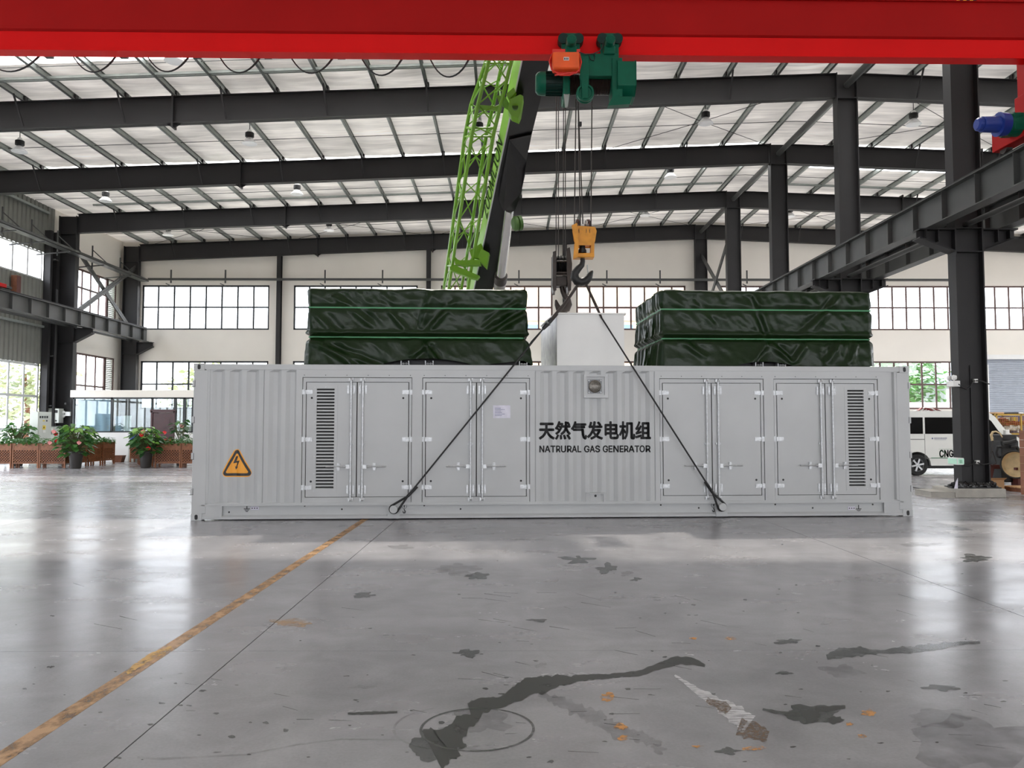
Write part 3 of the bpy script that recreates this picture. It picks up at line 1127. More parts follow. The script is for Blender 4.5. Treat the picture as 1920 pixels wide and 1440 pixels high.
def gl(mb, name, material, **k):
    return obj(name, mb, material, gr, local=True, **k)


def box_mb(prof, x0, x1):
    return MB().prism(prof, 'x', x0, x1)


XA, XB = -19.4, 10.6
gl(box_mb([(-0.15, 0.335), (-0.19, 0.36), (-0.19, 1.0), (0.19, 1.0), (0.19, 0.36), (0.15, 0.335)], XA, XB), 'box_girder', 'red', smooth=False)
gl(box_mb([(-0.24, 1.0), (-0.24, 1.12), (0.24, 1.12), (0.24, 1.0)], XA, XB), 'top_flange', 'red', smooth=False)
gl(MB().prism([(-0.15, 0.33), (-0.13, 0.06), (-0.13, 0.0), (0.13, 0.0), (0.13, 0.06), (0.15, 0.33)], 'x', XA, XB), 'bottom_flange', 'red_lit', smooth=False)
hz = at(1812, 2, GY - 0.24)
for k in range(3):
    x = hz.x - 0.12 + 0.12 * k
    gl(MB().prism([(x, 1.01), (x + 0.06, 1.01), (x + 0.12, 1.11), (x + 0.06, 1.11)], 'y', -0.244, -0.24), 'hazard_stripe', 'yellow', smooth=False)
    gl(MB().prism([(x + 0.06, 1.01), (x + 0.12, 1.01), (x + 0.18, 1.11), (x + 0.12, 1.11)], 'y', -0.244, -0.24), 'hazard_stripe', 'print_black', smooth=False)
for x, s in ((9.43, 1), (-18.95, -1)):
    mb = MB().box((x + 0.12, -0.3, -0.68), (x + 0.6, 0.3, 0.1))
    gl(mb, 'end_bracket', 'red', smooth=False)
    mb = MB()
    mb.box((x - 0.13, -1.25, -1.46), (x + 0.13, 0.72, -1.02))
    mb.box((x + 0.02, -0.25, -1.05), (x + 0.2, 0.25, -0.6))
    gl(mb, 'end_truck', 'red', bevel=0.01, smooth=False)
    for y in (-1.0, 0.5):
        gl(MB().cyl((x - 0.06, y, -1.44), (x + 0.06, y, -1.44), 0.11), 'wheel', 'dark_iron')
    mb = MB().cyl((x - 0.34, -0.05, -1.2), (x - 0.13, -0.05, -1.2), 0.2, 0.22, 20).box((x - 0.32, -0.25, -1.36), (x - 0.14, 0.2, -1.05))
    gl(mb, 'gearbox', 'hoist_green', bevel=0.01)
    mb = MB().cyl((x - 0.5, -0.05, -1.2), (x - 0.34, -0.05, -1.2), 0.22, 0.2, 20).cyl((x - 0.8, -0.05, -1.2), (x - 0.5, -0.05, -1.2), 0.14, 0.15, 20).lathe([(0.0, 0), (0.09, 0), (0.12, 0.03), (0.12, 0.1)], (x - 0.9, -0.05, -1.2), (1, 0, 0))
    gl(mb, 'travel_motor', 'blue_motor')

# festoon cable loops behind the girder
fs = thing('festoon_cable', 'black flat power cable hanging in loops below the red girder', 'cable', (0, GY + 0.2, 8.3))
for a, b, bt in ((-45, 90, 134), (127, 230, 135), (266, 367, 134), (402, 500, 136), (535, 637, 137), (668, 766, 141), (797, 890, 144), (925, 984, 112)):
    p, q, c = at(a, 84, GY + 0.2), at(b, 84, GY + 0.2), at((a + b) / 2 - 4, bt, GY + 0.2)
    pts = []
    for k in range(17):
        t = k / 16
        u = 2 * t - 1
        pts.append(Vector((p.x + (q.x - p.x) * t, GY + 0.2 + 0.03 * math.sin(6 * t), c.z + (p.z - c.z) * (0.75 * u * u + 0.25 * u ** 4))))
    obj('cable_loop', MB().tube(pts, [0.013 + 0.016 * max(0, t / 16 - 0.4) for t in range(17)], 6), 'black', fs)
    obj('cable_trolley', MB().box((q.x - 0.04, GY + 0.15, 8.30), (q.x + 0.1, GY + 0.24, 8.40)), 'black', fs, smooth=False)

# electric hoist on the bottom flange
HY = 13.9
ho = thing('electric_hoist', 'dark green electric wire rope hoist running below the red girder', 'hoist', (1.4, GY, 7.8))


def hp(px, py, Y=HY):
    return at(px, py, Y)


def hbox(x0, x1, y0, y1, ya, yb, mb=None, Y=None):
    """pixel rectangle given depth range"""
    a, b = hp(x0, y1, Y or ya), hp(x1, y0, Y or ya)
    return (mb or MB()).box((a.x, ya, a.z), (b.x, yb, b.z))


for cx in (1070, 1143):
    c = hp(cx, 78, 13.86)
    mb = MB()
    hbox(cx - 17, cx + 17, 62, 112, 13.86, 13.9, mb)
    hbox(cx - 17, cx + 17, 62, 112, 14.48, 14.52, mb, Y=13.86)
    obj('trolley_plate', mb, 'hoist_green', ho, bevel=0.006, smooth=False)
    for dx in (-14, 14):
        w0 = hp(cx + dx, 75, 13.9)
        obj('trolley_wheel', MB().cyl((w0.x, 13.83, w0.z), (w0.x, 14.02, w0.z), 0.095, n=20), 'hoist_dark', ho)
    m0 = hp(cx + 2, 72, 13.55)
    mb = MB().lathe([(0, 0), (0.06, 0), (0.083, 0.02), (0.092, 0.06), (0.092, 0.3)], (m0.x, 13.55, m0.z), (0, 1, 0))
    for k in range(5):
        mb.lathe([(0.03 + 0.012 * k, -0.004), (0.036 + 0.012 * k, -0.004)], (m0.x, 13.55, m0.z), (0, 1, 0))
    obj('trolley_motor', mb, 'hoist_green', ho)
    mb = MB().box((m0.x - 0.1, 13.7, m0.z - 0.2), (m0.x + 0.1, 13.86, m0.z - 0.05))
    obj('reducer', mb, 'hoist_green', ho, bevel=0.02)
mb = hbox(1087, 1160, 100, 142, 13.75, 13.9)
obj('frame_cover', mb, 'hoist_green', ho, bevel=0.012, smooth=False)
mb = hbox(1148, 1167, 108, 181, 13.72, 14.2)
a, b = hp(1158, 168, 13.66), hp(1193, 113, 13.66)
x0, x1 = a.x, b.x
zt, zb_ = b.z, a.z
mb2 = MB()
pr = [(13.66, zt - 0.02), (13.8, zt + 0.05), (14.2, zt + 0.05), (14.3, zt - 0.02), (14.3, zb_ + 0.05), (14.2, zb_ - 0.05), (13.85, zb_ - 0.05), (13.66, zb_ + 0.08)]
mb2.prism(pr, 'x', x0, x1)
obj('gearbox', mb2, 'hoist_green', ho, bevel=0.015, smooth=False)
obj('end_plate', mb, 'hoist_green', ho, bevel=0.01, smooth=False)
a, b = hp(1140, 198, 13.72), hp(1186, 181, 13.72)
obj('lower_guard', MB().prism([(a.x, a.z), (b.x - 0.05, a.z + 0.03), (b.x, b.z), (a.x + 0.08, b.z)], 'y', 13.72, 13.86), 'hoist_green', ho, smooth=False)
c = hp(1100, 159, 14.1)
x0, x1 = hp(1055, 159, 14.1).x, hp(1150, 159, 14.1).x
prof = []
n = 34
for k in range(n):
    h = (x1 - x0) * k / n
    prof += [(0.168, h), (0.186, h + (x1 - x0) / n * 0.5)]
prof.append((0.168, x1 - x0))
obj('rope_drum', MB().lathe(prof, (x0, 14.1, c.z), (1, 0, 0), 24), 'drum', ho, smooth=False)
e = hp(1143, 160, 13.8)
obj('drum_flange', MB().cyl((x1 - 0.02, 14.1, c.z), (x1, 14.1, c.z), 0.215, n=24), 'hoist_dark', ho)
mz = hp(1030, 157, 14.1)
xa, xb, xc = hp(1005, 157, 13.9).x, hp(1024, 157, 13.9).x, hp(1057, 157, 13.9).x
obj('motor_cap', MB().lathe([(0.0, 0), (0.15, 0.0), (0.195, 0.04), (0.21, 0.1), (0.21, xb - xa)], (xa, 14.1, mz.z), (1, 0, 0), 24), 'hoist_green', ho)
mb = MB().cyl((xb, 14.1, mz.z), (xc, 14.1, mz.z), 0.19, n=24)
for k in range(18):
    t = 2 * PI * k / 18
    mb.cbox(((xb + xc) / 2, 14.1 + 0.2 * math.cos(t), mz.z + 0.2 * math.sin(t)), (xc - xb, 0.035, 0.008), Matrix.Rotation(t, 3, 'X'))
obj('motor_body', mb, 'hoist_dark', ho)
mb = hbox(1056, 1069, 140, 180, 13.85, 14.4)
obj('motor_flange', mb, 'hoist_green', ho, bevel=0.03)
mb = MB()
a, b = hp(1058, 200, 13.85), hp(1068, 176, 13.85)
mb.prism([(a.x + 0.02, a.z), (a.x + 0.06, a.z), (b.x, b.z), (a.x - 0.01, b.z)], 'y', 13.85, 13.9)
obj('rope_guide', mb, 'galv', ho, smooth=False)
# hanger with sheave
mb = hbox(1088, 1104, 105, 178, 13.68, 13.72)
obj('sheave_hanger', mb, 'hoist_green', ho, bevel=0.006, smooth=False)
s = hp(1097, 176, 13.66)
obj('sheave', MB().lathe([(0, -0.03), (0.05, -0.03), (0.055, -0.005), (0.11, -0.005), (0.12, -0.03), (0.15, -0.03), (0.155, 0), (0.155, 0.02), (0.13, 0.05), (0.155, 0.08), (0.155, 0.1), (0, 0.1)], (s.x, 13.62, s.z), (0, 1, 0), 28), 'hoist_green', ho)
obj('sheave_yoke', hbox(1091, 1103, 144, 184, 13.56, 13.59), 'hoist_green', ho, bevel=0.01, smooth=False)
# orange control box and looped red leads
oc = obj('control_box', hbox(1036, 1087, 96, 128, 13.5, 13.72), 'orange', ho, bevel=0.035)
obj('box_plate', hbox(1036, 1088, 92, 136, 13.72, 13.75), 'cable_red', ho, smooth=False)
obj('emblem_plate', hbox(1057, 1067, 107, 113, 13.494, 13.5), 'white_plastic', oc, smooth=False)
for k in range(3):
    obj('emblem_mark', hbox(1057.8 + 3 * k, 1059.6 + 3 * k, 108, 112, 13.49, 13.494), 'print_black', oc, smooth=False)
for k in range(3):
    pts = [hp(*p, 13.66 - 0.03 * k) for p in ((1038 - k, 100), (1034 - 2 * k, 115), (1036 - k, 128 + k), (1050, 137 + 2 * k), (1068, 135 + 3 * k), (1084 + k, 131 + k), (1088 + k, 116), (1086, 100))]
    obj('red_lead', MB().tube(pts, 0.014, 6), 'cable_red', ho)
pts = [hp(*p, 13.6) for p in ((1040, 141), (1052, 139), (1065, 137), (1080, 137), (1086, 130))]
obj('red_lead', MB().tube(pts, 0.016, 6), 'cable_red', ho)
pts = [hp(*p, 13.7) for p in ((1086, 98), (1098, 102), (1112, 101), (1124, 96), (1130, 88), (1131, 80))]
obj('black_lead', MB().tube(pts, 0.01, 6), 'black', ho)
pts = [hp(*p, 13.73) for p in ((1104, 103), (1108, 112), (1113, 114), (1115, 108), (1114, 100))]
obj('black_lead', MB().tube(pts, 0.008, 6), 'black', ho)

# orange hook block on its ropes
hb = thing('hook_block', 'yellow-orange hook block with black swivel hook hanging from the green hoist', 'hook', at(1093, 488, GY))
for a, b in (((1080, 186), (1077, 420)), ((1084, 190), (1088, 420)), ((1084, 192), (1093, 420)), ((1110, 180), (1108, 420))):
    obj('rope', MB().cyl(at(*a, GY - 0.05), at(*b, GY), 0.011, n=6), 'rope', hb)
p = at(1087, 233, GY - 0.04)
obj('limit_weight', MB().cbox(p, (0.07, 0.07, 0.08)), 'black', hb, bevel=0.01)


def hk(px, py, dy=0.0):
    q = at(px, py, GY)
    q.y += dy
    return q


mb = MB()
pr = [(1076, 432), (1084, 429), (1113, 431), (1115, 437), (1112, 456), (1106, 461), (1084, 461), (1079, 450)]
mb.prism([(hk(*q).x, hk(*q).z) for q in pr], 'y', GY - 0.14, GY + 0.1)
obj('sheave_case', mb, 'hook_yellow', hb, bevel=0.02)
for cx in (1081, 1101):
    c = hk(cx, 430)
    obj('sheave', MB().lathe([(0, -0.035), (0.15, -0.035), (0.12, 0), (0.15, 0.035), (0, 0.035)], (c.x, GY, c.z - 0.06), (1, 0, 0), 22), 'dark_iron', hb)
    for k in range(5):
        pts = [hk(cx - 6 + 2.5 * k, 431 + (k % 2), -0.12), hk(cx - 5 + 2.5 * k, 418 + k, -0.14), hk(cx - 1 + k, 414 + k % 3, -0.1), hk(cx + 2 + k, 420, -0.08), hk(cx + 3 + k, 432, -0.08)]
        obj('rope_guard', MB().tube(pts, 0.008, 5), 'rust_red' if k % 2 else 'dark_iron', hb)
mb = MB()
mb.prism([(hk(*q).x, hk(*q).z) for q in ((1071, 428), (1080, 424), (1083, 460), (1081, 486), (1074, 488), (1077, 460))], 'y', GY - 0.2, GY - 0.16)
mb.prism([(hk(*q).x, hk(*q).z) for q in ((1109, 434), (1114, 434), (1112, 484), (1107, 484))], 'y', GY - 0.1, GY + 0.1)
mb.prism([(hk(*q).x, hk(*q).z) for q in ((1078, 455), (1083, 458), (1082, 484), (1076, 484))], 'y', GY - 0.16, GY + 0.1)
obj('side_plate', mb, 'hook_yellow', hb, bevel=0.006, smooth=False)
mb = MB()
a, b = hk(1078, 485), hk(1113, 477)
mb.box((a.x, GY - 0.13, a.z), (b.x, GY + 0.1, b.z))
obj('crosshead', mb, 'hook_yellow', hb, bevel=0.012)
c = hk(1092, 474)
obj('swivel_nut', MB().lathe([(0, 0.12), (0.05, 0.12), (0.055, 0.06), (0.07, 0.055), (0.075, 0.0)], c, (0, 0, 1), 12), 'black', hb, smooth=False)


def hook_pts(src, Y):
    return [at(px, py, Y) for px, py, r in src], [r * Y / F for px, py, r in src]


src = [(1092, 484, 4.6), (1092.5, 490, 4.6), (1091, 497, 5.4), (1084, 504, 6.8), (1078, 512, 7.6), (1077.5, 520, 8.2), (1082, 527, 8.6), (1090, 529.5, 8.8), (1098, 527, 8.4), (1104, 521, 7.2), (1107, 514, 5.2), (1110, 508.5, 3.0), (1111, 507, 1.0)]
pts, rs = hook_pts(src, GY)
obj('hook', MB().tube(pts, rs, 12), 'black', hb)
obj('safety_latch', MB().bar(at(1101, 497, GY), at(1103, 516, GY), 0.05, 0.012, (1, 0, 0)), 'galv', hb, smooth=False)

# ================================================================== green mobile crane behind the container


def bY(py):
    return 15.22 / ((798 - py) / 1500 + 0.4247)


mc = thing('mobile_crane', 'lime green and black mobile crane with telescopic boom and lattice jib behind the container', 'crane', (-2.4, 32.0, 0))


def bp(px, py, dy=0.0):
    return at(px, py, bY(py) + dy)


# boom box: traced stations (left edge of green side, corner, right edge of black underside)
top, bot = 60, 560
E0 = [(972, 60), (967, 92), (945, 230), (909, 400), (876, 556)]


def boom_at(py):
    """left edge / corner / right edge in pixels"""
    t = (py - 92) / (540 - 92)
    return (967 + (879 - 967) * t, 983 + (889 - 983) * t, 1037 + (925 - 1037) * t)


def boom_section(py, dy):
    l, c, r = boom_at(py)
    return bp(l, py, 0.55 + dy), bp(c, py, dy), bp(r, py, dy), bp(r + (l - c) * 0.2, py, 0.75 + dy)


vs, fs = [], []
st = [20 + 32 * k for k in range(18)]
for py in st:
    vs += list(boom_section(py, 0))
for k in range(len(st) - 1):
    for j in range(1, 4):
        l = (j + 1) % 4
        fs.append((4 * k + j, 4 * k + l, 4 * k + 4 + l, 4 * k + 4 + j))
fs += [(0, 1, 2, 3), tuple(4 * (len(st) - 1) + q for q in (3, 2, 1, 0))]
obj('boom_underside', MB().add(vs, fs), 'boom_black', mc, smooth=False)
vs2, fs2 = [], []
for py in st:
    a, b, c, d = boom_section(py, 0)
    n = (b - a).cross(Vector((0, 1, -0.42))).normalized()
    vs2 += [a, b]
for k in range(len(st) - 1):
    fs2.append((2 * k, 2 * k + 1, 2 * k + 3, 2 * k + 2))
obj('boom_side', MB().add(vs2, fs2), 'lime_pale', mc, smooth=False)
mb = MB()
for k in range(len(st) - 1):
    mb.bar(vs2[2 * k + 1], vs2[2 * k + 3], 0.03, 0.03)
obj('boom_edge', mb, 'cabinet', mc, smooth=False)
# lower hidden end of the boom runs back to the slewing deck
a, b, c, d = boom_section(560, 0)
back = Vector((-0.166 * -0.0 - 2.3, 34.0, 2.35))
mb = MB()
rr = [a, b, c, d]
mid = sum(rr, Vector()) / 4
mb.add(rr + [back + (q - mid) for q in rr], [(0, 1, 5, 4), (1, 2, 6, 5), (2, 3, 7, 6), (3, 0, 4, 7), (4, 5, 6, 7)])
obj('boom_foot', mb, 'boom_black', mc, smooth=False)
# lettering on the green side
tx = text_mb('ZOOMLION', 0.2, 0.012)
wtx = max(v.x for v in tx.v)
P0, P1 = boom_section(412, 0), boom_section(270, 0)
vecl = (P1[0] * 0.25 + P1[1] * 0.75) - (P0[0] * 0.25 + P0[1] * 0.75)
ul = vecl.normalized()
acr = (P0[0] - P0[1])
acr = (acr - ul * acr.dot(ul)).normalized()
nr = ul.cross(acr).normalized()
if nr.dot(Vector((0, 0, H)) - P0[0]) < 0:
    nr = -nr
Lk = vecl.length / wtx
org = P0[0] * 0.2 + P0[1] * 0.8
kh = (P0[0] - P0[1]).length * 0.6 / 0.2
xf(tx, lambda v: org + ul * (v.x * Lk) + acr * (v.y * kh) + nr * 0.012)
obj('lettering', tx, 'lime_dark', mc, smooth=False)
tx = text_mb('FUJIN', 0.2, 0.0)
# wedge for the lift cylinder
mb = MB()
wd = [(955, 262), (997, 252), (987, 302), (984, 330), (977, 362), (965, 397), (944, 398), (935, 372)]
n = len(wd)
vs = [bp(px, py, -0.02) for px, py in wd] + [bp(px, py, -0.35 if 2 < i else -0.08) for i, (px, py) in enumerate(wd)]
mb.add(vs, [list(range(n)), list(range(2 * n - 1, n - 1, -1))] + [(i, (i + 1) % n, n + (i + 1) % n, n + i) for i in range(n)])
obj('cylinder_bracket', mb, 'boom_black', mc, smooth=False)
p1 = at(955, 392, bY(392) - 0.3)
p2 = at(939, 520, bY(520) - 0.55)
p3 = at(933, 580, bY(580) - 0.6)
obj('cylinder_rod', MB().cyl(p1, p2, 9.6 * 20 / F, 9.6 * 24 / F, 18), 'chrome', mc)
dirn = (p2 - p1).normalized()
obj('cylinder_head', MB().cyl(p2 - dirn * 0.1, p2 + dirn * 0.22, 0.2, n=20), 'dark_iron', mc)
obj('cylinder_barrel', MB().cyl(p2 + dirn * 0.2, p2 + dirn * 7.0, 0.185, n=20), 'barrel', mc)
c = at(967, 420, 21.5)
obj('side_winch', MB().lathe([(0, 0), (0.14, 0.0), (0.2, 0.05), (0.2, 0.12), (0.16, 0.14), (0.2, 0.16), (0.2, 0.24), (0, 0.26)], c - Vector((0.08, 0, 0)), (1, 0.3, 0.2), 18), 'lime_dark', mc)
# lattice jib stowed along the boom
jib = [
    [(830, 560), (833, 537), (872, 253), (883, 197), (917, 98), (930, 40)],
    [(839, 560), (842, 537), (885, 253), (896, 197), (921, 98), (936, 40)],
    [(862, 560), (866, 537), (912, 253), (924, 200), (946, 98), (956, 40)],
    [(874, 560), (878, 537), (925, 253), (938, 200), (963, 98), (974, 40)],
]
jdy = [0.9, -0.1, 0.9, -0.1]


def jp(c, py):
    src = jib[c]
    for (x0, y0), (x1, y1) in zip(src[:-1], src[1:]):
        if y1 <= py <= y0:
            return bp(x0 + (x1 - x0) * (py - y0) / (y1 - y0), py, jdy[c] * (0.45 if py < 150 else 1))
    return bp(*src[-1], 0)


for c in range(4):
    obj('jib_chord', MB().tube([jp(c, py) for py in (558, 537, 470, 400, 330, 253, 197, 150, 98, 50)], [0.052, 0.052, 0.052, 0.05, 0.05, 0.048, 0.046, 0.044, 0.042, 0.04], 8), 'lime', mc)
lv = [548, 480, 410, 340, 270, 236, 196, 150, 104]
for k in range(len(lv) - 1):
    mb = MB()
    a, b = lv[k], lv[k + 1]
    for c, d in ((0, 1), (1, 3), (3, 2), (2, 0)):
        if k % 2:
            c, d = d, c
        mb.cyl(jp(c, a), jp(d, b), 0.019, n=6)
        mb.cyl(jp(d, a * 0.5 + b * 0.5), jp(c, b), 0.016, n=6)
    obj('jib_lacing', mb, 'lime', mc)
for py in (240, 256, 118, 498):
    mb = MB()
    for c, d in ((0, 1), (1, 3), (3, 2), (2, 0)):
        mb.cyl(jp(c, py), jp(d, py), 0.024, n=6)
    obj('jib_frame', mb, 'lime', mc)
for py in (196, 214):
    mb = MB()
    a, b, c2, d = jp(0, py), jp(1, py), jp(2, py + 4), jp(3, py + 4)
    e1, e2 = jp(1, py + 16), jp(3, py + 18)
    mb.add([b, d, d * 0.4 + e2 * 0.6, b * 0.5 + e1 * 0.5] + [q + Vector((0, 0.03, 0)) for q in (b, d, d * 0.4 + e2 * 0.6, b * 0.5 + e1 * 0.5)], [(0, 1, 2, 3), (7, 6, 5, 4), (0, 4, 5, 1), (1, 5, 6, 2), (2, 6, 7, 3), (3, 7, 4, 0)])
    if py == 196:
        obj('jib_plate', mb, 'lime', mc, smooth=False)


def plate(pxs, dy, th=0.05, name='bracket_plate', material='lime'):
    mb = MB()
    n = len(pxs)
    f0 = [bp(px, py, dy) for px, py in pxs]
    f1 = [q + Vector((0.02, th, -0.02)) for q in f0]
    mb.add(f0 + f1, [list(range(n)), list(range(2 * n - 1, n - 1, -1))] + [(i, (i + 1) % n, n + (i + 1) % n, n + i) for i in range(n)])
    return obj(name, mb, material, mc, smooth=False)


br = plate([(956, 186), (975, 177), (981, 180), (976, 212), (972, 222), (958, 216), (952, 206)], -0.3, 0.3)
c = bp(966, 200, -0.31)
obj('pin_boss', MB().cyl(c - Vector((0, 0.02, 0)), c + Vector((0, 0.05, 0)), 0.07, n=18), 'lime_dark', mc)
plate([(949, 176), (963, 164), (967, 172), (955, 188)], -0.25, 0.1)
plate([(930, 178), (948, 182), (956, 196), (950, 202), (935, 192)], -0.1, 0.08)
plate([(902, 466), (917, 474), (912, 502), (900, 490), (896, 480)], -0.3, 0.25)
plate([(852, 484), (862, 488), (900, 487), (901, 496), (866, 497), (853, 494)], -0.25, 0.2)
plate([(843, 500), (852, 497), (899, 517), (894, 523), (880, 520), (844, 506)], -0.25, 0.2)
plate([(880, 470), (902, 456), (905, 464), (902, 486), (884, 482)], -0.15, 0.1)
# truck carrier behind the container, only its deck carries the boom
mb = MB().box((-3.6, 27.5, 0.75), (-1.1, 39.0, 1.3)).box((-3.5, 32.2, 1.3), (-1.2, 36.6, 2.0))
obj('chassis', mb, 'lime_dark', mc, bevel=0.03, smooth=False)
mb = MB().prism([(35.8, 2.0), (36.6, 2.0), (36.6, 3.0), (36.0, 3.0), (33.6, 2.6), (33.6, 2.0)], 'x', -3.2, -1.5)
obj('slewing_deck', mb, 'lime', mc, bevel=0.03, smooth=False)
mb = MB().prism([(27.4, 0.8), (27.4, 1.9), (27.9, 2.6), (29.3, 2.6), (29.3, 0.8)], 'x', -3.6, -2.3)
obj('cab', mb, 'lime', mc, bevel=0.04, smooth=False)
for y in (28.6, 30.4, 35.6, 37.2):
    for x in (-3.65, -1.35):
        obj('wheel', MB().lathe([(0, 0), (0.25, 0), (0.3, 0.04), (0.5, 0.02), (0.54, 0.08), (0.54, 0.22), (0.5, 0.28), (0, 0.28)], (x, y, 0.54), (1, 0, 0), 20), 'tyre', mc)

# brown hook block of the mobile crane
KY = 15.3
kb = thing('hook_block', 'dark brown sheave block with open hook hanging from the mobile crane ropes', 'hook', at(1055, 550, KY))


def kp(px, py, dy=0.0):
    q = at(px, py, KY)
    q.y += dy
    return q


for x0, x1 in ((1043.5, 1042.5), (1047, 1047), (1057, 1056), (1060, 1060)):
    obj('rope', MB().cyl(at(x0, 40, 15.45), kp(x1, 482), 0.009, n=6), 'rope', kb)
for pr in ([(1036, 478), (1041, 476), (1041, 548), (1037, 549), (1035, 540), (1036, 510)], [(1061, 472), (1066, 470), (1070, 500), (1068, 548), (1064, 549), (1062, 520)]):
    obj('side_plate', MB().prism([(kp(*q).x, kp(*q).z) for q in pr], 'y', KY - 0.25, KY + 0.25), 'dark_iron', kb, bevel=0.008, smooth=False)
for k in range(4):
    c = kp(1044 + 5 * k, 498)
    obj('sheave', MB().lathe([(0, -0.022), (0.2, -0.022), (0.17, 0), (0.2, 0.022), (0, 0.022)], c, (1, 0, 0), 24), 'black', kb)
obj('crosshead', MB().box((kp(1041, 538).x, KY - 0.15, kp(1041, 538).z), (kp(1063, 520).x, KY + 0.15, kp(1063, 520).z)), 'dark_iron', kb, bevel=0.02)
for py in (494, 515, 519):
    obj('tie_bolt', MB().cyl(kp(1038, py, -0.2), kp(1066, py, -0.2), 0.018, n=8), 'dark_iron', kb)
src = [(1053, 536, 4.6), (1055, 546, 4.6), (1059, 555, 5.2), (1065, 563, 5.8), (1066.5, 571, 6.4), (1063, 579, 6.6), (1055, 582, 6.6), (1047, 578, 6.0), (1044, 571, 4.4), (1042.5, 564, 2.4), (1042, 562, 1.0)]
obj('hook', MB().tube([at(a, b, KY) for a, b, r in src], [r * KY / F for a, b, r in src], 12), 'dark_iron', kb)
# ================================================================== the generator container
CANG = math.radians(2.78)
P0 = Vector((-5.20, 13.24, 0.0))
CL, CW, CH = 12.192, 2.438, 2.591
CM = Matrix.Translation(P0) @ Matrix.Rotation(CANG, 4, 'Z')
CMI = CM.inverted()


def cf(px, py, y=0.0):
    """pixel -> container coordinates on the plane y of the front side"""
    o = CMI @ Vector((0, 0, H))
    d = CMI.to_3x3() @ ray(px, py)
    t = (y - o.y) / d.y
    return o + d * t


cont = thing('generator_container', 'light grey forty foot container housing a natural gas generator, centre of the hall', 'container', P0, CANG)


def cl(name, mb, m, parent=None, **k):
    k.setdefault('smooth', False)
    return obj(name, mb, m, parent or cont, local=True, **k)


# frame
cl('bottom_rail', MB().prism([(0.004, 0.02), (0.17, 0.02), (0.17, 0.05), (0.03, 0.05), (0.085, 0.085), (0.085, 0.235), (0.17, 0.235), (0.17, 0.262), (0.004, 0.262), (0.004, 0.236), (0.06, 0.236), (0.06, 0.085), (0.004, 0.055)], 'x', 0.16, CL - 0.16), 'cont')
cl('bottom_rail', MB().box((0.16, CW - 0.17, 0.02), (CL - 0.16, CW - 0.03, 0.26)), 'cont')
cl('top_rail', MB().box((0.17, 0.01, 2.49), (CL - 0.17, 0.13, CH - 0.01)), 'cont', bevel=0.008)
cl('top_rail', MB().box((0.17, CW - 0.13, 2.49), (CL - 0.17, CW - 0.01, CH - 0.01)), 'cont')
for x0, s in ((0.0, 1), (CL, -1)):
    for y0, q in ((0.0, 1), (CW, -1)):
        xa, xb = sorted((x0 + s * 0.004, x0 + s * 0.235))
        ya, yb = sorted((y0 + q * 0.004, y0 + q * 0.18))
        cl('corner_post', MB().box((xa, ya, 0.11), (xb, yb, CH - 0.11)), 'cont', bevel=0.012)
        for z0 in (0.0, CH - 0.118):
            xa, xb = sorted((x0, x0 + s * 0.178))
            ya, yb = sorted((y0, y0 + q * 0.162))
            c = cl('corner_casting', MB().box((xa, ya, z0), (xb, yb, z0 + 0.118)), 'cont', bevel=0.006)
            hc = Vector(((xa + xb) / 2 + (0.0), y0 - q * 0.001, z0 + 0.059))
            ov = []
            for k in range(20):
                t = 2 * PI * k / 20
                ov.append((hc.x + 0.026 * math.cos(t), hc.z + 0.016 * (1 if math.sin(t) > 0 else -1) + 0.026 * math.sin(t)))
            cl('casting_hole', MB().prism(ov, 'y', hc.y - 0.001, hc.y + 0.001), 'black', c)
for x0, s in ((0.0, 1), (CL, -1)):
    # end door hinges seen edge on, and the end wall
    for z in (0.42, 1.0, 1.6, 2.2):
        xa, xb = sorted((x0 - s * 0.02, x0 + s * 0.045))
        h_ = cl('end_hinge', MB().box((xa, 0.02, z), (xb, 0.05, z + 0.11)), 'cont')
        xa, xb = sorted((x0 - s * 0.022, x0 + s * 0.03))
        cl('hinge_gap', MB().box((xa, -0.002, z + 0.002), (x0 + s * 0.034 if s > 0 else x0 - 0.03, 0.0, z + 0.008)).box((x0 + s * 0.028 - 0.003, -0.002, z), (x0 + s * 0.028 + 0.003, 0.002, z + 0.11)), 'cont_dark', h_)
    xa, xb = sorted((x0 + s * 0.03, x0 + s * 0.08))
    cl('end_wall', MB().box((xa, 0.16, 0.15), (xb, CW - 0.16, CH - 0.1)), 'cont')
cl('rear_wall', MB().box((0.2, CW - 0.07, 0.25), (CL - 0.2, CW - 0.05, 2.5)), 'cont')
cl('roof_panel', MB().box((0.1, 0.1, CH - 0.06), (CL - 0.1, CW - 0.1, CH - 0.03)), 'cont')
cl('floor_panel', MB().box((0.1, 0.1, 0.1), (CL - 0.1, CW - 0.1, 0.2)), 'cont_dark')
for x0, s in ((0.16, 1), (CL - 0.16, -1)):
    cl('rail_gusset', MB().prism([(x0, 0.26), (x0 + s * 0.34, 0.25), (x0 + s * 0.34, 0.03), (x0, 0.03)], 'y', 0.012, 0.03), 'cont')

ZT, ZB = cf(700, 694).z, cf(700, 942).z
CPIT, CDEP = 0.278, 0.036


def corr_y(x, off):
    t = ((x - off) / CPIT) % 1.0
    if t < 0.26:
        return 0.022
    if t < 0.5:
        return 0.022 + CDEP * (t - 0.26) / 0.24
    if t < 0.76:
        return 0.022 + CDEP
    return 0.022 + CDEP * (1 - (t - 0.76) / 0.24)


def corr_breaks(x0, x1, off):
    xs = {x0, x1}
    k = math.floor((x0 - off) / CPIT) - 1
    while off + k * CPIT < x1:
        for t in (0, 0.26, 0.5, 0.76):
            x = off + (k + t) * CPIT
            if x0 < x < x1:
                xs.add(x)
        k += 1
    return sorted(xs)


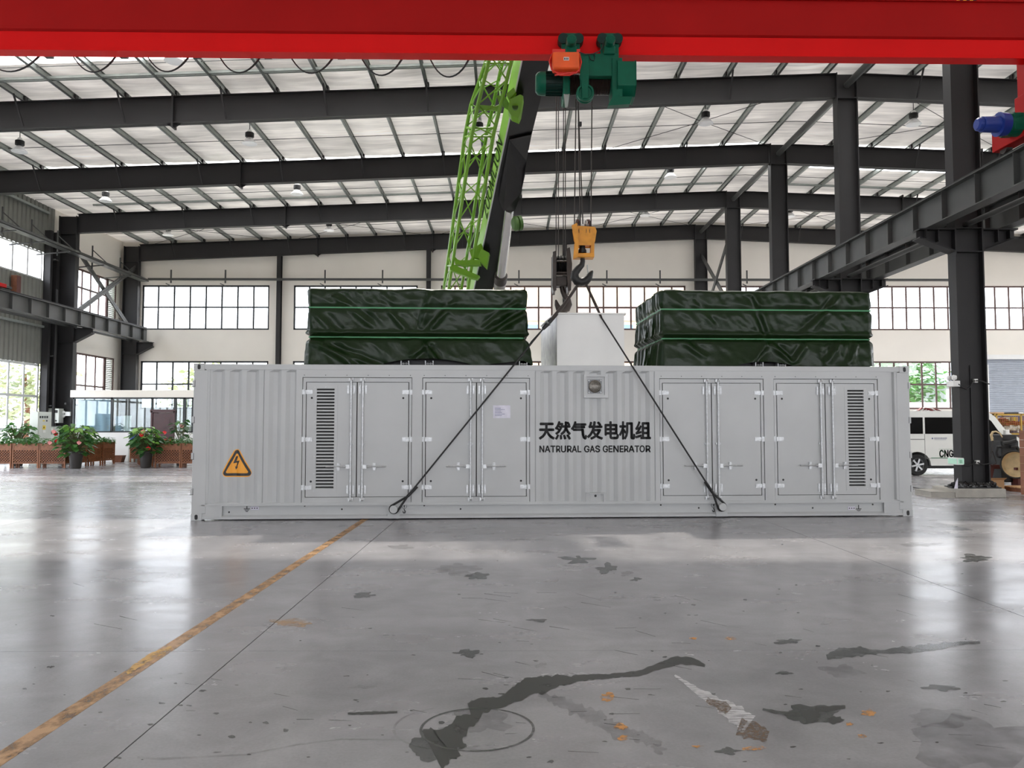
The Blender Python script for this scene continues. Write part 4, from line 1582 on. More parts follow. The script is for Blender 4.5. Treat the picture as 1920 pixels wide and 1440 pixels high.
def corr(x0, x1, off, name='corrugated_panel'):
    bs = corr_breaks(x0, x1, off)
    mb = MB()
    vs = []
    for x in bs:
        y = corr_y(x + 1e-6 if x < x1 else x - 1e-6, off)
        vs += [(x, y, ZB - 0.01), (x, y, ZT - 0.035), (x, 0.022, ZT + 0.0)]
    fs = []
    for k in range(len(bs) - 1):
        fs += [(3 * k, 3 * k + 3, 3 * k + 4, 3 * k + 1), (3 * k + 1, 3 * k + 4, 3 * k + 5, 3 * k + 2)]
    mb.add(vs, fs)
    return cl(name, mb, 'cont')


def on_corr(mb, off, x0, x1, lift=0.002):
    """cut a flat outline (x, z) at the bends and lay it on the corrugated sheet"""
    bm = bmesh.new()
    vv = [bm.verts.new((v.x, 0, v.z)) for v in mb.v]
    for f in mb.f:
        try:
            bm.faces.new([vv[i] for i in f])
        except ValueError:
            pass
    for x in corr_breaks(x0, x1, off):
        g = bm.verts[:] + bm.edges[:] + bm.faces[:]
        bmesh.ops.bisect_plane(bm, geom=g, plane_co=(x, 0, 0), plane_no=(1, 0, 0))
    bm.verts.index_update()
    out = MB()
    out.v = [Vector((v.co.x, corr_y(v.co.x, off) - lift, v.co.z)) for v in bm.verts]
    out.f = [[v.index for v in f.verts] for f in bm.faces]
    bm.free()
    return out


xa, xb, xc = cf(391, 800).x, cf(492, 800).x, cf(554, 800).x
corr(xa, xb - 0.01, xa - 0.03)
corr(xb, xc, xb + 0.02)
cl('panel_seam', MB().box((xb - 0.012, 0.015, ZB), (xb + 0.006, 0.05, ZT)), 'cont')
OFFM = cf(1003, 800).x + 0.02
XM0, XM1 = cf(1003, 800).x, cf(1228.5, 800).x
corr(XM0, XM1, OFFM)
xr0, xr1 = cf(1670, 800).x, cf(1680, 800).x
cl('corrugated_panel', MB().prism([(xr0, 0.02), (xr0 + 0.02, 0.055), (xr1 - 0.03, 0.055), (xr1 - 0.01, 0.02), (xr1, 0.02), (xr1, 0.07), (xr0, 0.07)], 'z', ZB, ZT), 'cont')


def flat(px0, px1, z0, z1, y0, y1, name, m='cont', parent=None, **k):
    return cl(name, MB().box((cf(px0, 820).x, y0, z0), (cf(px1, 820).x, y1, z1)), m, parent, **k)


flat(384, 391.5, ZB - 0.02, ZT + 0.02, 0.012, 0.1, 'side_post')
flat(1679.5, 1686, ZB - 0.02, ZT + 0.02, 0.012, 0.1, 'side_post')
flat(1649, 1670.5, ZB - 0.02, ZT + 0.02, 0.014, 0.1, 'side_post')
flat(386, 1684, ZT, 2.5, 0.012, 0.1, 'top_beam')
flat(386, 1684, 0.262, ZB, 0.012, 0.1, 'bottom_beam')

DOORS = [
    # frame px x0,x1 ; door px x0, split, x1 ; bar px ; louvre px x0,x1 (or None)
    dict(f=(565.5, 772.0), d=(573, 668.5, 765.5), bars=(657.5, 679.5), lv=(592.4, 626, 0)),
    dict(f=(791.3, 993.7), d=(798.0, 893.3, 986.9), bars=(882.0, 904.0), lv=None),
    dict(f=(1237.7, 1434.0), d=(1243.8, 1335.7, 1427.5), bars=(1325.5, 1347.0), lv=None),
    dict(f=(1452.3, 1649.0), d=(1458.6, 1549.5, 1642.0), bars=(1540.0, 1562.0), lv=(1591.5, 1622, 1)),
]
ZF0, ZF1 = ZB, cf(700, 707.5).z
ZD0, ZD1 = cf(700, 931.5).z, cf(700, 717).z
ZH = [cf(700, y).z for y in (735, 824, 914)]
prev = cf(554, 820).x
for k, D in enumerate(DOORS):
    fx0, fx1 = cf(D['f'][0], 820).x, cf(D['f'][1], 820).x
    x0 = prev if k in (0,) else (prev if k in (1, 3) else XM1)
    cl('side_post', MB().box((x0, 0.012, ZB), (fx0, 0.1, ZT)), 'cont')
    if k == 1:
        cl('side_post', MB().box((fx1, 0.012, ZB), (XM0, 0.1, ZT)), 'cont')
    prev = fx1
    cl('side_post', MB().box((fx0, 0.012, ZF1), (fx1, 0.1, ZT)), 'cont')
    dx0, dxs, dx1 = [cf(q, 820).x for q in D['d']]
    mb = MB()
    g = 0.009
    for a, b, c, d in ((fx0 + g, dx0 - g, ZF0, ZF1 - g), (dx1 + g, fx1 - g, ZF0, ZF1 - g), (dx0 - g, dx1 + g, ZD1 + g, ZF1 - g), (dx0 - g, dx1 + g, ZF0, ZD0 - g)):
        mb.box((a, 0.026, c), (b, 0.1, d))
    cl('door_frame', mb, 'cont')
    cl('door_gap', MB().box((fx0, 0.06, ZF0), (fx1, 0.11, ZF1)), 'cont_dark')
    for side in (0, 1):
        a, b = (dx0, dxs - g / 2) if side == 0 else (dxs + g / 2, dx1)
        a, b = a + g / 2, b - g / 2
        lv = D['lv'] if D['lv'] and D['lv'][2] == side else None
        mb = MB()
        if lv:
            l0, l1 = cf(lv[0], 820).x, cf(lv[1], 820).x
            lz0, lz1 = cf(600, 918.5).z, cf(600, 728.5).z
            mb.box((a, 0.024, ZD0), (l0, 0.075, ZD1)).box((l1, 0.024, ZD0), (b, 0.075, ZD1)).box((l0, 0.024, ZD0), (l1, 0.075, lz0)).box((l0, 0.024, lz1), (l1, 0.075, ZD1))
        else:
            mb.box((a, 0.024, ZD0), (b, 0.075, ZD1))
        dr = cl('door', mb, 'cont')
        if lv:
            # louvre frame plate, screws and slats
            e = 0.05
            mb = MB()
            for q in ((l0 - e, l0, lz0 - e, lz1 + e), (l1, l1 + e, lz0 - e, lz1 + e), (l0, l1, lz0 - e, lz0), (l0, l1, lz1, lz1 + e)):
                mb.box((q[0], 0.019, q[2]), (q[1], 0.024, q[3]))
            cl('louvre_frame', mb, 'cont', dr)
            n = 31
            p = (lz1 - lz0) / n
            s0 = None
            for j in range(n):
                if s0 is None:
                    z = lz0
                    s0 = cl('louvre_slat', MB().prism([(0.02, z), (0.02, z + p * 0.42), (0.05, z + p * 0.52), (0.05, z + p * 0.46), (0.028, z + p * 0.38), (0.028, z)], 'x', l0, l1), 'cont', dr)
                else:
                    copy_at(s0, dr, (0, 0, p * j))
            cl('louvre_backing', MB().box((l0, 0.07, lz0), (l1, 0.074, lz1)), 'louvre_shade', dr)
            sc = MB()
            for j in range(7):
                for x in (l0 - e * 0.6, l1 + e * 0.6):
                    sc.disc((x, 0.019, lz0 - 0.02 + (lz1 - lz0 + 0.04) * j / 6), 0.009, (0, -1, 0), 8, 0.004)
            for z in (lz0 - e * 0.5, lz1 + e * 0.5):
                sc.disc(((l0 + l1) / 2, 0.019, z), 0.009, (0, -1, 0), 8, 0.004)
            cl('louvre_screws', sc, 'zinc', dr)
        hx = a if side == 0 else b
        s = 1 if side == 0 else -1
        for z in ZH:
            mb = MB()
            x_ = sorted((hx - s * 0.075, hx - s * 0.022))
            mb.box((x_[0], 0.016, z - 0.042), (x_[1], 0.028, z + 0.042))
            x_ = sorted((hx - s * 0.022, hx + s * 0.10))
            mb.box((x_[0], 0.014, z - 0.034), (x_[1], 0.024, z + 0.034))
            mb.cyl((hx - s * 0.02, 0.012, z - 0.04), (hx - s * 0.02, 0.012, z + 0.04), 0.012, n=8)
            mb.box((x_[0], 0.008, z - 0.008), (x_[1] - 0.01, 0.014, z + 0.012))
            for q in (-0.022, 0.022):
                mb.disc((hx + s * 0.07, 0.014, z + q), 0.008, (0, -1, 0), 8, 0.006)
            cl('hinge', mb, 'zinc', dr)
        for z in (ZH[0] - 0.1, ZH[2] + 0.1):
            mb = MB().disc((hx + s * 0.085, 0.024, z), 0.018, (0, -1, 0), 12, 0.003)
            cl('vent_plug', mb, 'black', dr)
        bx = cf(D['bars'][side], 820).x
        mb = MB().cyl((bx, -0.012, ZD0 - 0.04), (bx, -0.012, ZD1 + 0.04), 0.0165, n=10)
        cl('lock_rod', mb, 'zinc', dr, smooth=True)
        for zc, fl in ((ZD1 - 0.12, 1), (ZD0 + 0.12, -1)):
            mb = MB()
            for q in (-1, 1):
                mb.box((bx + q * 0.05 - 0.016, 0.004, zc - 0.07), (bx + q * 0.05 + 0.016, 0.02, zc + 0.07))
                for r_ in (-0.05, 0.05):
                    mb.disc((bx + q * 0.05, 0.004, zc + r_), 0.01, (0, -1, 0), 8, 0.008)
            mb.cyl((bx, -0.012, zc - 0.075), (bx, -0.012, zc + 0.075), 0.026, n=10)
            cl('rod_guide', mb, 'zinc', dr)
            ze = ZD1 + 0.045 if fl > 0 else ZD0 - 0.045
            mb = MB().box((bx - 0.04, -0.015, ze - 0.025), (bx - 0.012, 0.026, ze + 0.025)).box((bx + 0.018, -0.01, ze - 0.02), (bx + 0.042, 0.026, ze + 0.03)).cyl((bx - 0.012, -0.015, ze), (bx + 0.03, -0.015, ze), 0.018, n=8)
            cl('rod_keeper', mb, 'zinc', dr)
        zm = ZH[1] - 0.075
        cl('rod_bracket', MB().box((bx - 0.045, -0.004, zm - 0.014), (bx + 0.045, 0.024, zm + 0.014)).cyl((bx, -0.012, zm - 0.02), (bx, -0.012, zm + 0.02), 0.026, n=8), 'zinc', dr)
        zh = cf(700, 875).z
        s2 = -s if side == 0 else 1
        s2 = -1 if side == 0 else 1
        mb = MB()
        x_ = sorted((bx + s2 * 0.012, bx + s2 * 0.075))
        mb.box((x_[0], -0.03, zh - 0.034), (x_[1], -0.004, zh + 0.034))
        mb.tube([(bx + s2 * 0.07, -0.02, zh), (bx + s2 * 0.13, -0.022, zh + 0.006), (bx + s2 * 0.2, -0.024, zh + 0.004), (bx + s2 * 0.27, -0.03, zh + 0.004), (bx + s2 * 0.40, -0.05, zh + 0.006)], [0.016, 0.014, 0.011, 0.012, 0.013], 8)
        cl('door_handle', mb, 'zinc', dr, smooth=True)
        hc = bx + s2 * 0.2
        cl('handle_catch', MB().box((hc - 0.022, 0.0, zh - 0.062), (hc + 0.022, 0.024, zh + 0.062)).box((hc - 0.03, -0.03, zh - 0.02), (hc + 0.03, 0.0, zh - 0.008)).disc((hc, 0.0, zh + 0.045), 0.014, (0, -1, 0), 8, 0.02), 'zinc', dr)
    # small rivets over the door frame
    rv = MB()
    for j in range(6):
        rv.disc((fx0 + 0.03 + (fx1 - fx0 - 0.06) * j / 5, 0.012, ZF1 + 0.035), 0.007, (0, -1, 0), 8, 0.003)
    cl('rivets', rv, 'cont_dark')

# sheet of paper on the fourth door leaf
pa, pb = cf(924.5, 784), cf(957, 760)
pp = MB().grid(lambda u, v: (pa.x + (pb.x - pa.x) * u, 0.021 - 0.004 * math.sin(5 * u + 3 * v) ** 2, pa.z + (pb.z - pa.z) * v), 8, 6)
sh = cl('paper_notice', pp, 'paper', smooth=True)
tx = MB()
for j in range(6):
    z = pb.z - 0.05 - 0.025 * j
    tx.box((pa.x + 0.03, 0.0155, z), (pa.x + (0.2 if j % 3 == 1 else 0.13 + 0.02 * (j % 2)), 0.0165, z + 0.007))
cl('notice_lines', tx, 'ink_blue', sh)

# square port with round lamp near the top centre
a, b = cf(1094.5, 746), cf(1139.6, 702.5)
i0, i1 = cf(1100, 740.5), cf(1133.5, 706.5)
mb = MB()
for q in ((a.x, i0.x, a.z, b.z), (i1.x, b.x, a.z, b.z), (i0.x, i1.x, a.z, i0.z), (i0.x, i1.x, i1.z, b.z)):
    mb.box((q[0], -0.02, q[2]), (q[1], 0.05, q[3]))
pt = cl('port_frame', mb, 'cont')
cl('port_recess', MB().box((i0.x, 0.014, i0.z), (i1.x, 0.02, i1.z)), 'cont', pt)
j0, j1 = cf(1102.5, 737.5), cf(1128.5, 711.5)
cl('port_plate', MB().box((j0.x, 0.006, j0.z), (j1.x, 0.014, j1.z)), 'black_gloss', pt)
jc = (j0 + j1) / 2
cl('port_lens', MB().lathe([(0.11, 0.0), (0.108, 0.012), (0.095, 0.02), (0.09, 0.01), (0.07, 0.016), (0.066, 0.006), (0.045, 0.012), (0.04, 0.004), (0.0, 0.01)], (jc.x, 0.006, jc.z), (0, -1, 0), 24), 'port_metal', pt, smooth=True)
sc = MB()
for x in (j0.x + 0.018, j1.x - 0.018):
    for z in (j0.z + 0.018, j1.z - 0.018):
        sc.disc((x, 0.006, z), 0.01, (0, -1, 0), 8, 0.005)
for x in (a.x + 0.02, b.x - 0.02):
    for z in (a.z + 0.02, b.z - 0.02):
        sc.disc((x, -0.02, z), 0.008, (0, -1, 0), 8, 0.003)
cl('port_screws', sc, 'zinc', pt)
# pocket at the foot of the middle panel
a, b = cf(1098.5, 941), cf(1133.5, 924)
bx_ = cl('rail_pocket', MB().box((a.x, 0.03, a.z), (b.x, 0.06, b.z)).box((a.x, -0.012, a.z), (a.x + 0.02, 0.06, b.z)).box((b.x - 0.02, -0.012, a.z), (b.x, 0.06, b.z)).box((a.x, -0.012, b.z - 0.02), (b.x, 0.06, b.z)), 'cont')
c = cf(1117, 930)
cl('pocket_plug', MB().disc((c.x, 0.03, c.z), 0.021, (0, -1, 0), 14, 0.004), 'black', bx_)

# lettering on the middle panel
z0, z1 = cf(1115, 823.5), cf(1115, 790.5)
x0, x1 = cf(1011.4, 807).x, cf(1220, 807).x
tm = text_mb('天然气发电机组', z1.z - z0.z, 0.036, x1 - x0, False)
xf(tm, lambda v: (x0 + v.x, 0, z0.z + v.y))
cl('lettering', on_corr(tm, OFFM, XM0, XM1), 'print_black')
z0, z1 = cf(1115, 848), cf(1115, 835.8)
x0, x1 = cf(1012, 842).x, cf(1220, 842).x
tm = text_mb('NATRURAL GAS GENERATOR', z1.z - z0.z, 0.045, x1 - x0)
xf(tm, lambda v: (x0 + v.x, 0, z0.z + v.y))
cl('lettering', on_corr(tm, OFFM, XM0, XM1), 'print_black')

# high voltage warning triangle
OFL = xa - 0.03


def rtri(ps, r, n=6):
    """triangle (px points) with rounded corners -> (x,z) outline"""
    P = [Vector((cf(*p).x, cf(*p).z)) for p in ps]
    out = []
    for i in range(3):
        a, b, c = P[i - 1], P[i], P[(i + 1) % 3]
        u, v = (a - b).normalized(), (c - b).normalized()
        half = math.acos(max(-1, min(1, u.dot(v)))) / 2
        ctr = b + (u + v).normalized() * (r / math.sin(half))
        s, e = b + u * (r / math.tan(half)), b + v * (r / math.tan(half))
        a0, a1 = math.atan2(*(s - ctr).yx), math.atan2(*(e - ctr).yx)
        d = (a1 - a0 + PI) % (2 * PI) - PI
        for k in range(n + 1):
            t = a0 + d * k / n
            out.append((ctr.x + r * math.cos(t), ctr.y + r * math.sin(t)))
    return out


def flatmb(outl):
    return MB().add([(x, 0, z) for x, z in outl], [list(range(len(outl)))])


O = [(443, 833), (475.5, 894.5), (411, 894.5)]
B1 = [(443, 838), (473, 892.5), (414.5, 892.5)]
B2 = [(443, 848), (465.5, 887.5), (421.5, 887.5)]
sg = cl('warning_sign', on_corr(flatmb(rtri(O, 0.07)), OFL, xa, xb), 'orange_sign')
cl('sign_border', on_corr(flatmb(rtri(B1, 0.045)), OFL, xa, xb, 0.003), 'print_black', sg)
cl('sign_field', on_corr(flatmb(rtri(B2, 0.02)), OFL, xa, xb, 0.004), 'orange_sign', sg)
bolt = [(441, 855.5), (445.5, 855.5), (441.5, 865), (448.5, 863.5), (443, 875.5), (445, 875), (440.5, 881), (439, 874.5), (441, 875.5), (443.5, 867.5), (435.5, 869)]
cl('sign_bolt', on_corr(flatmb([(cf(*p).x, cf(*p).z) for p in bolt]), OFL, xa, xb, 0.005), 'print_black', sg)

# bottom rail: lifting trunnions, plugs, earth terminals, printed marks
for px, py, px0, px1 in ((738.5, 954.5, 727, 749), (1353.5, 950, 1342, 1364)):
    c = cf(px, py, -0.1)
    x0, x1 = cf(px0, 955).x, cf(px1, 955).x
    cl('trunnion_plate', MB().box((x0, -0.018, 0.02), (x1, 0.06, 0.26)), 'cont')
    tr_ = cl('lifting_trunnion', MB().cyl((c.x, 0.06, c.z), (c.x, -0.16, c.z), 0.056, n=24), 'cont', smooth=True)
    cl('trunnion_collar', MB().cyl((c.x, -0.15, c.z), (c.x, -0.165, c.z), 0.064, n=24), 'cont', tr_, smooth=True)
    cl('lifting_trunnion', MB().cyl((c.x, CW - 0.06, c.z), (c.x, CW + 0.16, c.z), 0.056, n=20), 'cont', smooth=True)
for px, py in ((427.5, 961), (570, 949), (640, 955.5), (795, 948.5), (863.5, 955), (1240.5, 947.5), (1312, 953), (1456, 946.5), (1526.5, 953), (1639.5, 946.5)):
    c = cf(px, py)
    cl('rail_plug', MB().disc((c.x, 0.06, c.z), 0.015, (0, -1, 0), 10, 0.004), 'black')
for px, s in ((476, -1), (1599.5, 1)):
    c = cf(px, 953.5)
    e = cl('earth_terminal', MB().box((c.x - 0.065, 0.05, c.z - 0.027), (c.x + 0.065, 0.06, c.z + 0.027)), 'paper', bevel=0.004)
    cl('terminal_bolts', MB().disc((c.x - 0.04, 0.05, c.z), 0.01, (0, -1, 0), 8, 0.006).disc((c.x, 0.05, c.z), 0.01, (0, -1, 0), 8, 0.006).disc((c.x + 0.04, 0.05, c.z), 0.01, (0, -1, 0), 8, 0.006), 'dark_iron', e)
    c = cf(461 if s < 0 else 1613, 955)
    mb = MB().box((c.x - 0.008, 0.058, c.z), (c.x + 0.008, 0.0595, c.z + 0.07))
    for j, wd_ in enumerate((0.05, 0.035, 0.02)):
        mb.box((c.x - wd_, 0.058, c.z - 0.005 - 0.022 * j), (c.x + wd_, 0.0595, c.z + 0.008 - 0.022 * j))
    cl('earth_mark', mb, 'print_black')
for px, py in ((757.5, 950), (1340, 948)):
    c = cf(px, py)
    mb = MB()
    for k in range(24):
        t0, t1 = 2 * PI * k / 24, 2 * PI * (k + 1) / 24
        mb.add([(c.x + r * math.cos(t), 0.0585, c.z + r * math.sin(t)) for t, r in ((t0, 0.036), (t1, 0.036), (t1, 0.042), (t0, 0.042))], [(0, 1, 2, 3)])
    mb.add([(c.x + a, 0.0585, c.z + b) for a, b in ((-0.008, -0.022), (0.008, -0.022), (0.008, 0.004), (0.018, 0.004), (0, 0.024), (-0.018, 0.004), (-0.008, 0.004))], [tuple(range(7))])
    hk_ = [(0.0, -0.04), (0.0, -0.06), (0.012, -0.075), (0.018, -0.095), (0.006, -0.11), (-0.012, -0.107), (-0.022, -0.09), (-0.022, -0.075)]
    rr = [0.008, 0.008, 0.011, 0.013, 0.013, 0.011, 0.008, 0.004]
    for i in range(len(hk_) - 1):
        (x0, z0), (x1, z1) = hk_[i], hk_[i + 1]
        l = math.hypot(x1 - x0, z1 - z0)
        nx, nz = -(z1 - z0) / l, (x1 - x0) / l
        mb.add([(c.x + x0 + nx * rr[i], 0.0585, c.z + z0 + nz * rr[i]), (c.x + x1 + nx * rr[i + 1], 0.0585, c.z + z1 + nz * rr[i + 1]),
                (c.x + x1 - nx * rr[i + 1], 0.0585, c.z + z1 - nz * rr[i + 1]), (c.x + x0 - nx * rr[i], 0.0585, c.z + z0 - nz * rr[i])], [(0, 1, 2, 3)])
    cl('lifting_mark', mb, 'print_black')

# ================================================================== tarpaulins on the roof
ZR = CH - 0.01


def tarp(label, x0, x1, y0, y1, ztp, seed, folds, hem, feet, flare):
    r = thing('tarpaulin_cover', label, 'tarpaulin', CM @ Vector((x0, y0, ZR)), CANG, group='green tarpaulin covers on the container')
    W, Dp, Ht = x1 - x0, y1 - y0, ztp - ZR
    s1, s2 = Ht * 0.745, Ht * 0.365

    def out(u, z, face):
        """outward offset at run u (m), height z above the roof"""
        o = 0.0
        for (u0, z0, ang, wid, amp, ln) in folds:
            if face != 0:
                break
            d = (u - u0) * math.cos(ang) + (z - z0) * math.sin(ang)
            e = -(u - u0) * math.sin(ang) + (z - z0) * math.cos(ang)
            e += 0.25 * d * d * (1 if seed % 2 else -1) * 0.3
            if 0 < d < ln:
                o += amp * math.exp(-(e / wid) ** 2) * math.sin(PI * d / ln) ** 0.6
                o -= 0.5 * amp * math.exp(-((e - wid * 1.5) / wid) ** 2) * math.sin(PI * d / ln) ** 0.6
        p = Vector((u * 1.3 + seed * 3.1 + face * 11, z * 1.7, seed))
        o += 0.022 * noise.noise(p)
        if face == 0:
            q = Vector((u * 2.2 + z * 1.9 + seed, (z - u * 0.5) * 1.1, 3.3 + seed))
            o += 0.018 * (1 - abs(noise.noise(q)) * 2)
            o += 0.009 * (1 - abs(noise.noise(q * 2.7)) * 2)
            rt = Vector((u * 0.9 - z * 2.6, (z + u) * 2.1, 9.1 + seed))
            o += 0.007 * (1 - abs(noise.noise(rt)) * 2)
        else:
            q = Vector((u * 6.5 + 0.6 * noise.noise((u, z * 2, 5)), z * 0.8, 1.7 + seed + face))
            o += 0.05 * (1 - abs(noise.noise(q)) * 2)
        for s, dep, wd in ((s1, 0.006, 0.05), (s2, 0.035, 0.045)):
            g = math.exp(-((z - s) / wd) ** 2)
            o = o * (1 - 0.75 * g) - dep * g
        # overhanging fold just above the lower strap
        o += 0.03 * math.exp(-((z - s2 - 0.075) / 0.03) ** 2)
        if z < s2:
            t = (s2 - z) / s2
            o += flare * t ** 0.8 + 0.03 * t * math.sin(u * 3.1 + seed)
        e = Ht - z
        if e < 0.06:
            o -= 0.06 - math.sqrt(max(0, 0.06 ** 2 - (0.06 - e) ** 2))
        o += 0.018 * math.exp(-((e - 0.12) / 0.06) ** 2) * noise.noise((u * 7, seed, 0.4))
        return o

    def hemz(u, face):
        return hem(u) if face == 0 else 0.02 + 0.02 * abs(noise.noise((u * 4, face, seed)))
    mb = MB()
    # perimeter ring of vertical stations
    st = []
    for face, n, L in ((0, int(W / 0.026), W), (1, 70, Dp), (2, 50, W), (3, 70, Dp)):
        for k in range(n):
            st.append((face, L * k / n, L))
    nz = 64
    vs = []
    for face, u, L in st:
        for j in range(nz + 1):
            t = j / nz
            h0 = hemz(u, face)
            z = h0 + (Ht - h0) * t
            o = out(u, z, face)
            e0 = min(u, L - u)
            o0 = o
            if face == 0:
                x, y = u, -o0
            elif face == 1:
                x, y = W + o0, u
            elif face == 2:
                x, y = W - u, Dp + o0
            else:
                x, y = -o0, Dp - u
            # soften the vertical corners
            if e0 < 0.07:
                q = 1 - e0 / 0.07
                cx_, cy_ = W / 2, Dp / 2
                x += (cx_ - x) / W * 0.03 * q * q
                y += (cy_ - y) / Dp * 0.03 * q * q
                if z < s2:
                    pass
            zz = z + 0.03 * noise.noise((u * 2.5 + face * 7, z * 3, seed * 2.0)) * (t > 0.9)
            vs.append((x, y, zz))
    ns = len(st)
    fs = []
    for i in range(ns):
        k = (i + 1) % ns
        for j in range(nz):
            fs.append((i * (nz + 1) + j, k * (nz + 1) + j, k * (nz + 1) + j + 1, i * (nz + 1) + j + 1))
    mb.add(vs, fs)
    # top: shrinking rings from the upper edge
    ring = [Vector(vs[i * (nz + 1) + nz]) for i in range(ns)]
    c = Vector((W / 2, Dp / 2, Ht))
    base = len(mb.v) - len(vs)
    prev = [i * (nz + 1) + nz for i in range(ns)]
    for q in (0.97, 0.9, 0.75, 0.5, 0.2):
        cur = []
        for i in range(ns):
            p = c + (ring[i] - c) * q
            p.z = Ht + 0.03 * (1 - q) + 0.025 * noise.noise((p.x * 2.2 + seed, p.y * 2.2, 0)) * (1 if q < 0.95 else 0.4)
            cur.append(len(mb.v))
            mb.v.append(p)
        for i in range(ns):
            k = (i + 1) % ns
            mb.f.append([prev[i], prev[k], cur[k], cur[i]])
        prev = cur
    mb.f.append(prev)
    obj('sheet', mb, 'tarp', r, local=True, ang=80)
    for s in (s1, s2):
        mb = MB()
        pts = []
        for face, u, L in st:
            o = out(u, s, face) + 0.006
            pts.append({0: (u, -o), 1: (W + o, u), 2: (W - u, Dp + o), 3: (-o, Dp - u)}[face])
        vs_ = []
        for x, y in pts:
            vs_ += [(x, y, s - 0.012), (x, y, s + 0.012)]
        n_ = len(pts)
        mb.add(vs_, [(2 * i, 2 * ((i + 1) % n_), 2 * ((i + 1) % n_) + 1, 2 * i + 1) for i in range(n_)])
        obj('strap', mb, 'strap_green', r, local=True)
    # covered unit: dark base frame with bolted feet
    obj('base_frame', MB().box((0.08, 0.14, 0.005), (W - 0.08, Dp - 0.14, 0.16)), 'black', r, local=True, smooth=False)
    for u in feet:
        mb = MB()
        for s in (-1, 1):
            mb.box((u + s * 0.065 - 0.006, -0.005, 0.0), (u + s * 0.065 + 0.006, 0.14, 0.085))
        mb.box((u - 0.07, 0.02, 0.0), (u + 0.07, 0.14, 0.008))
        mb.cyl((u - 0.065, 0.0, 0.035), (u + 0.065, 0.0, 0.035), 0.008, n=8)
        for s in (-0.025, 0.025):
            mb.cyl((u + s - 0.01, 0.0, 0.035), (u + s + 0.01, 0.0, 0.035), 0.017, n=8)
        obj('foot_bracket', mb, 'zinc', r, local=True, smooth=False)
    return r, W, Dp, Ht


def cfy(px, y):
    return cf(px, 640, y).x


xl0, xl1 = cfy(578, 0.2), cfy(985.5, 0.2)
zt = cf(780, 541, 0.2).z
folds = [(2.0, 0.55, 0.9, 0.05, 0.05, 0.75), (1.9, 0.62, 1.35, 0.06, 0.05, 0.7), (3.05, 0.5, 0.62, 0.05, 0.07, 0.95), (2.95, 0.62, 0.75, 0.04, 0.05, 0.8), (3.15, 0.7, 0.8, 0.04, 0.05, 0.6),
         (0.1, 0.9, -0.75, 0.07, 0.04, 0.9), (0.4, 1.2, -0.6, 0.06, 0.04, 1.0), (0.1, 0.42, -0.5, 0.06, 0.06, 1.0), (0.2, 0.3, -0.25, 0.05, 0.05, 1.5), (1.9, 0.42, -0.85, 0.05, 0.06, 0.6), (2.1, 0.45, -2.4, 0.05, 0.05, 0.5), (1.2, 1.1, -0.8, 0.05, 0.03, 0.9)]
tarp('dark green tarpaulin cover strapped over the left roof unit, left of the white box', xl0, xl1, 0.2, 2.33, zt, 1, folds,
     lambda u: 0.015 + 0.10 * max(0, math.sin(PI * min(1, max(0, (u - 1.25) / 1.5)))) ** 0.7 + 0.07 * max(0, min(1, (u - 3.0) / 0.6)), [cfy(px, 0.2) - xl0 for px in (759.5, 805, 981)], 0.06)
yr = 0.22
xr0_, xr1_ = cfy(1241, yr), cfy(1633, yr)
zt = cf(1440, 545, yr).z
folds = [(2.4, 0.5, 0.7, 0.05, 0.05, 1.1), (2.6, 0.55, 0.85, 0.05, 0.05, 0.8), (1.95, 0.48, 1.9, 0.05, 0.05, 0.9), (1.6, 0.9, -1.2, 0.05, 0.04, 0.7), (0.3, 0.5, -0.7, 0.06, 0.05, 0.6), (1.9, 0.42, -0.75, 0.05, 0.06, 0.55), (1.85, 0.42, -2.3, 0.05, 0.05, 0.5), (2.3, 0.05, 0.95, 0.05, 0.06, 0.45), (2.9, 0.05, 1.0, 0.06, 0.06, 0.5), (3.3, 0.05, 1.2, 0.05, 0.05, 0.45), (0.5, 1.2, -0.9, 0.05, 0.03, 0.7)]
tarp('dark green tarpaulin cover strapped over the right roof unit, right of the white box', xr0_, xr1_, yr, 2.34, zt, 4, folds,
     lambda u: 0.015 + 0.075 * max(0, math.sin(PI * min(1, max(0, (u - 1.3) / 1.0)))) ** 0.7, [cfy(px, yr) - xr0_ for px in (1423, 1465)], 0.07)

# white exhaust box between the tarpaulins
yb_ = 0.55
a, b = cf(1044.5, 687, yb_), cf(1170, 590, yb_)
xb_ = thing('roof_box', 'plain white sheet metal box on the container roof behind the lifting slings', 'box', CM @ Vector((a.x, yb_, ZR)), CANG)
w_, h_ = b.x - a.x, b.z - ZR
mb = MB()
mb.prism([(0, 0), (w_, 0), (w_, 1.75), (-0.12, 1.75)], 'z', 0.02, h_)
bo = obj('housing', mb, 'white_plastic', xb_, local=True, smooth=False)
obj('top_lip', MB().prism([(-0.03, -0.03), (w_ + 0.03, -0.03), (w_ + 0.03, 1.78), (-0.14, 1.78)], 'z', h_, h_ + 0.025), 'white_plastic', xb_, local=True, smooth=False)
obj('bottom_flange', MB().prism([(-0.05, -0.05), (w_ + 0.07, -0.05), (w_ + 0.07, 1.8), (-0.16, 1.8)], 'z', 0.0, 0.03), 'cabinet', xb_, local=True, smooth=False)
obj('side_lagging', MB().add([(-0.004, 0.02, 0.03), (-0.13, 1.7, 0.03), (-0.13, 1.7, h_ - 0.03), (-0.004, 0.02, h_ - 0.03), (0.0, 0.02, 0.03), (-0.12, 1.7, 0.03), (-0.12, 1.7, h_ - 0.03), (0, 0.02, h_ - 0.03)], [(0, 1, 2, 3), (7, 6, 5, 4), (0, 3, 7, 4), (1, 5, 6, 2)]), 'insul_silver', xb_, local=True, smooth=False)

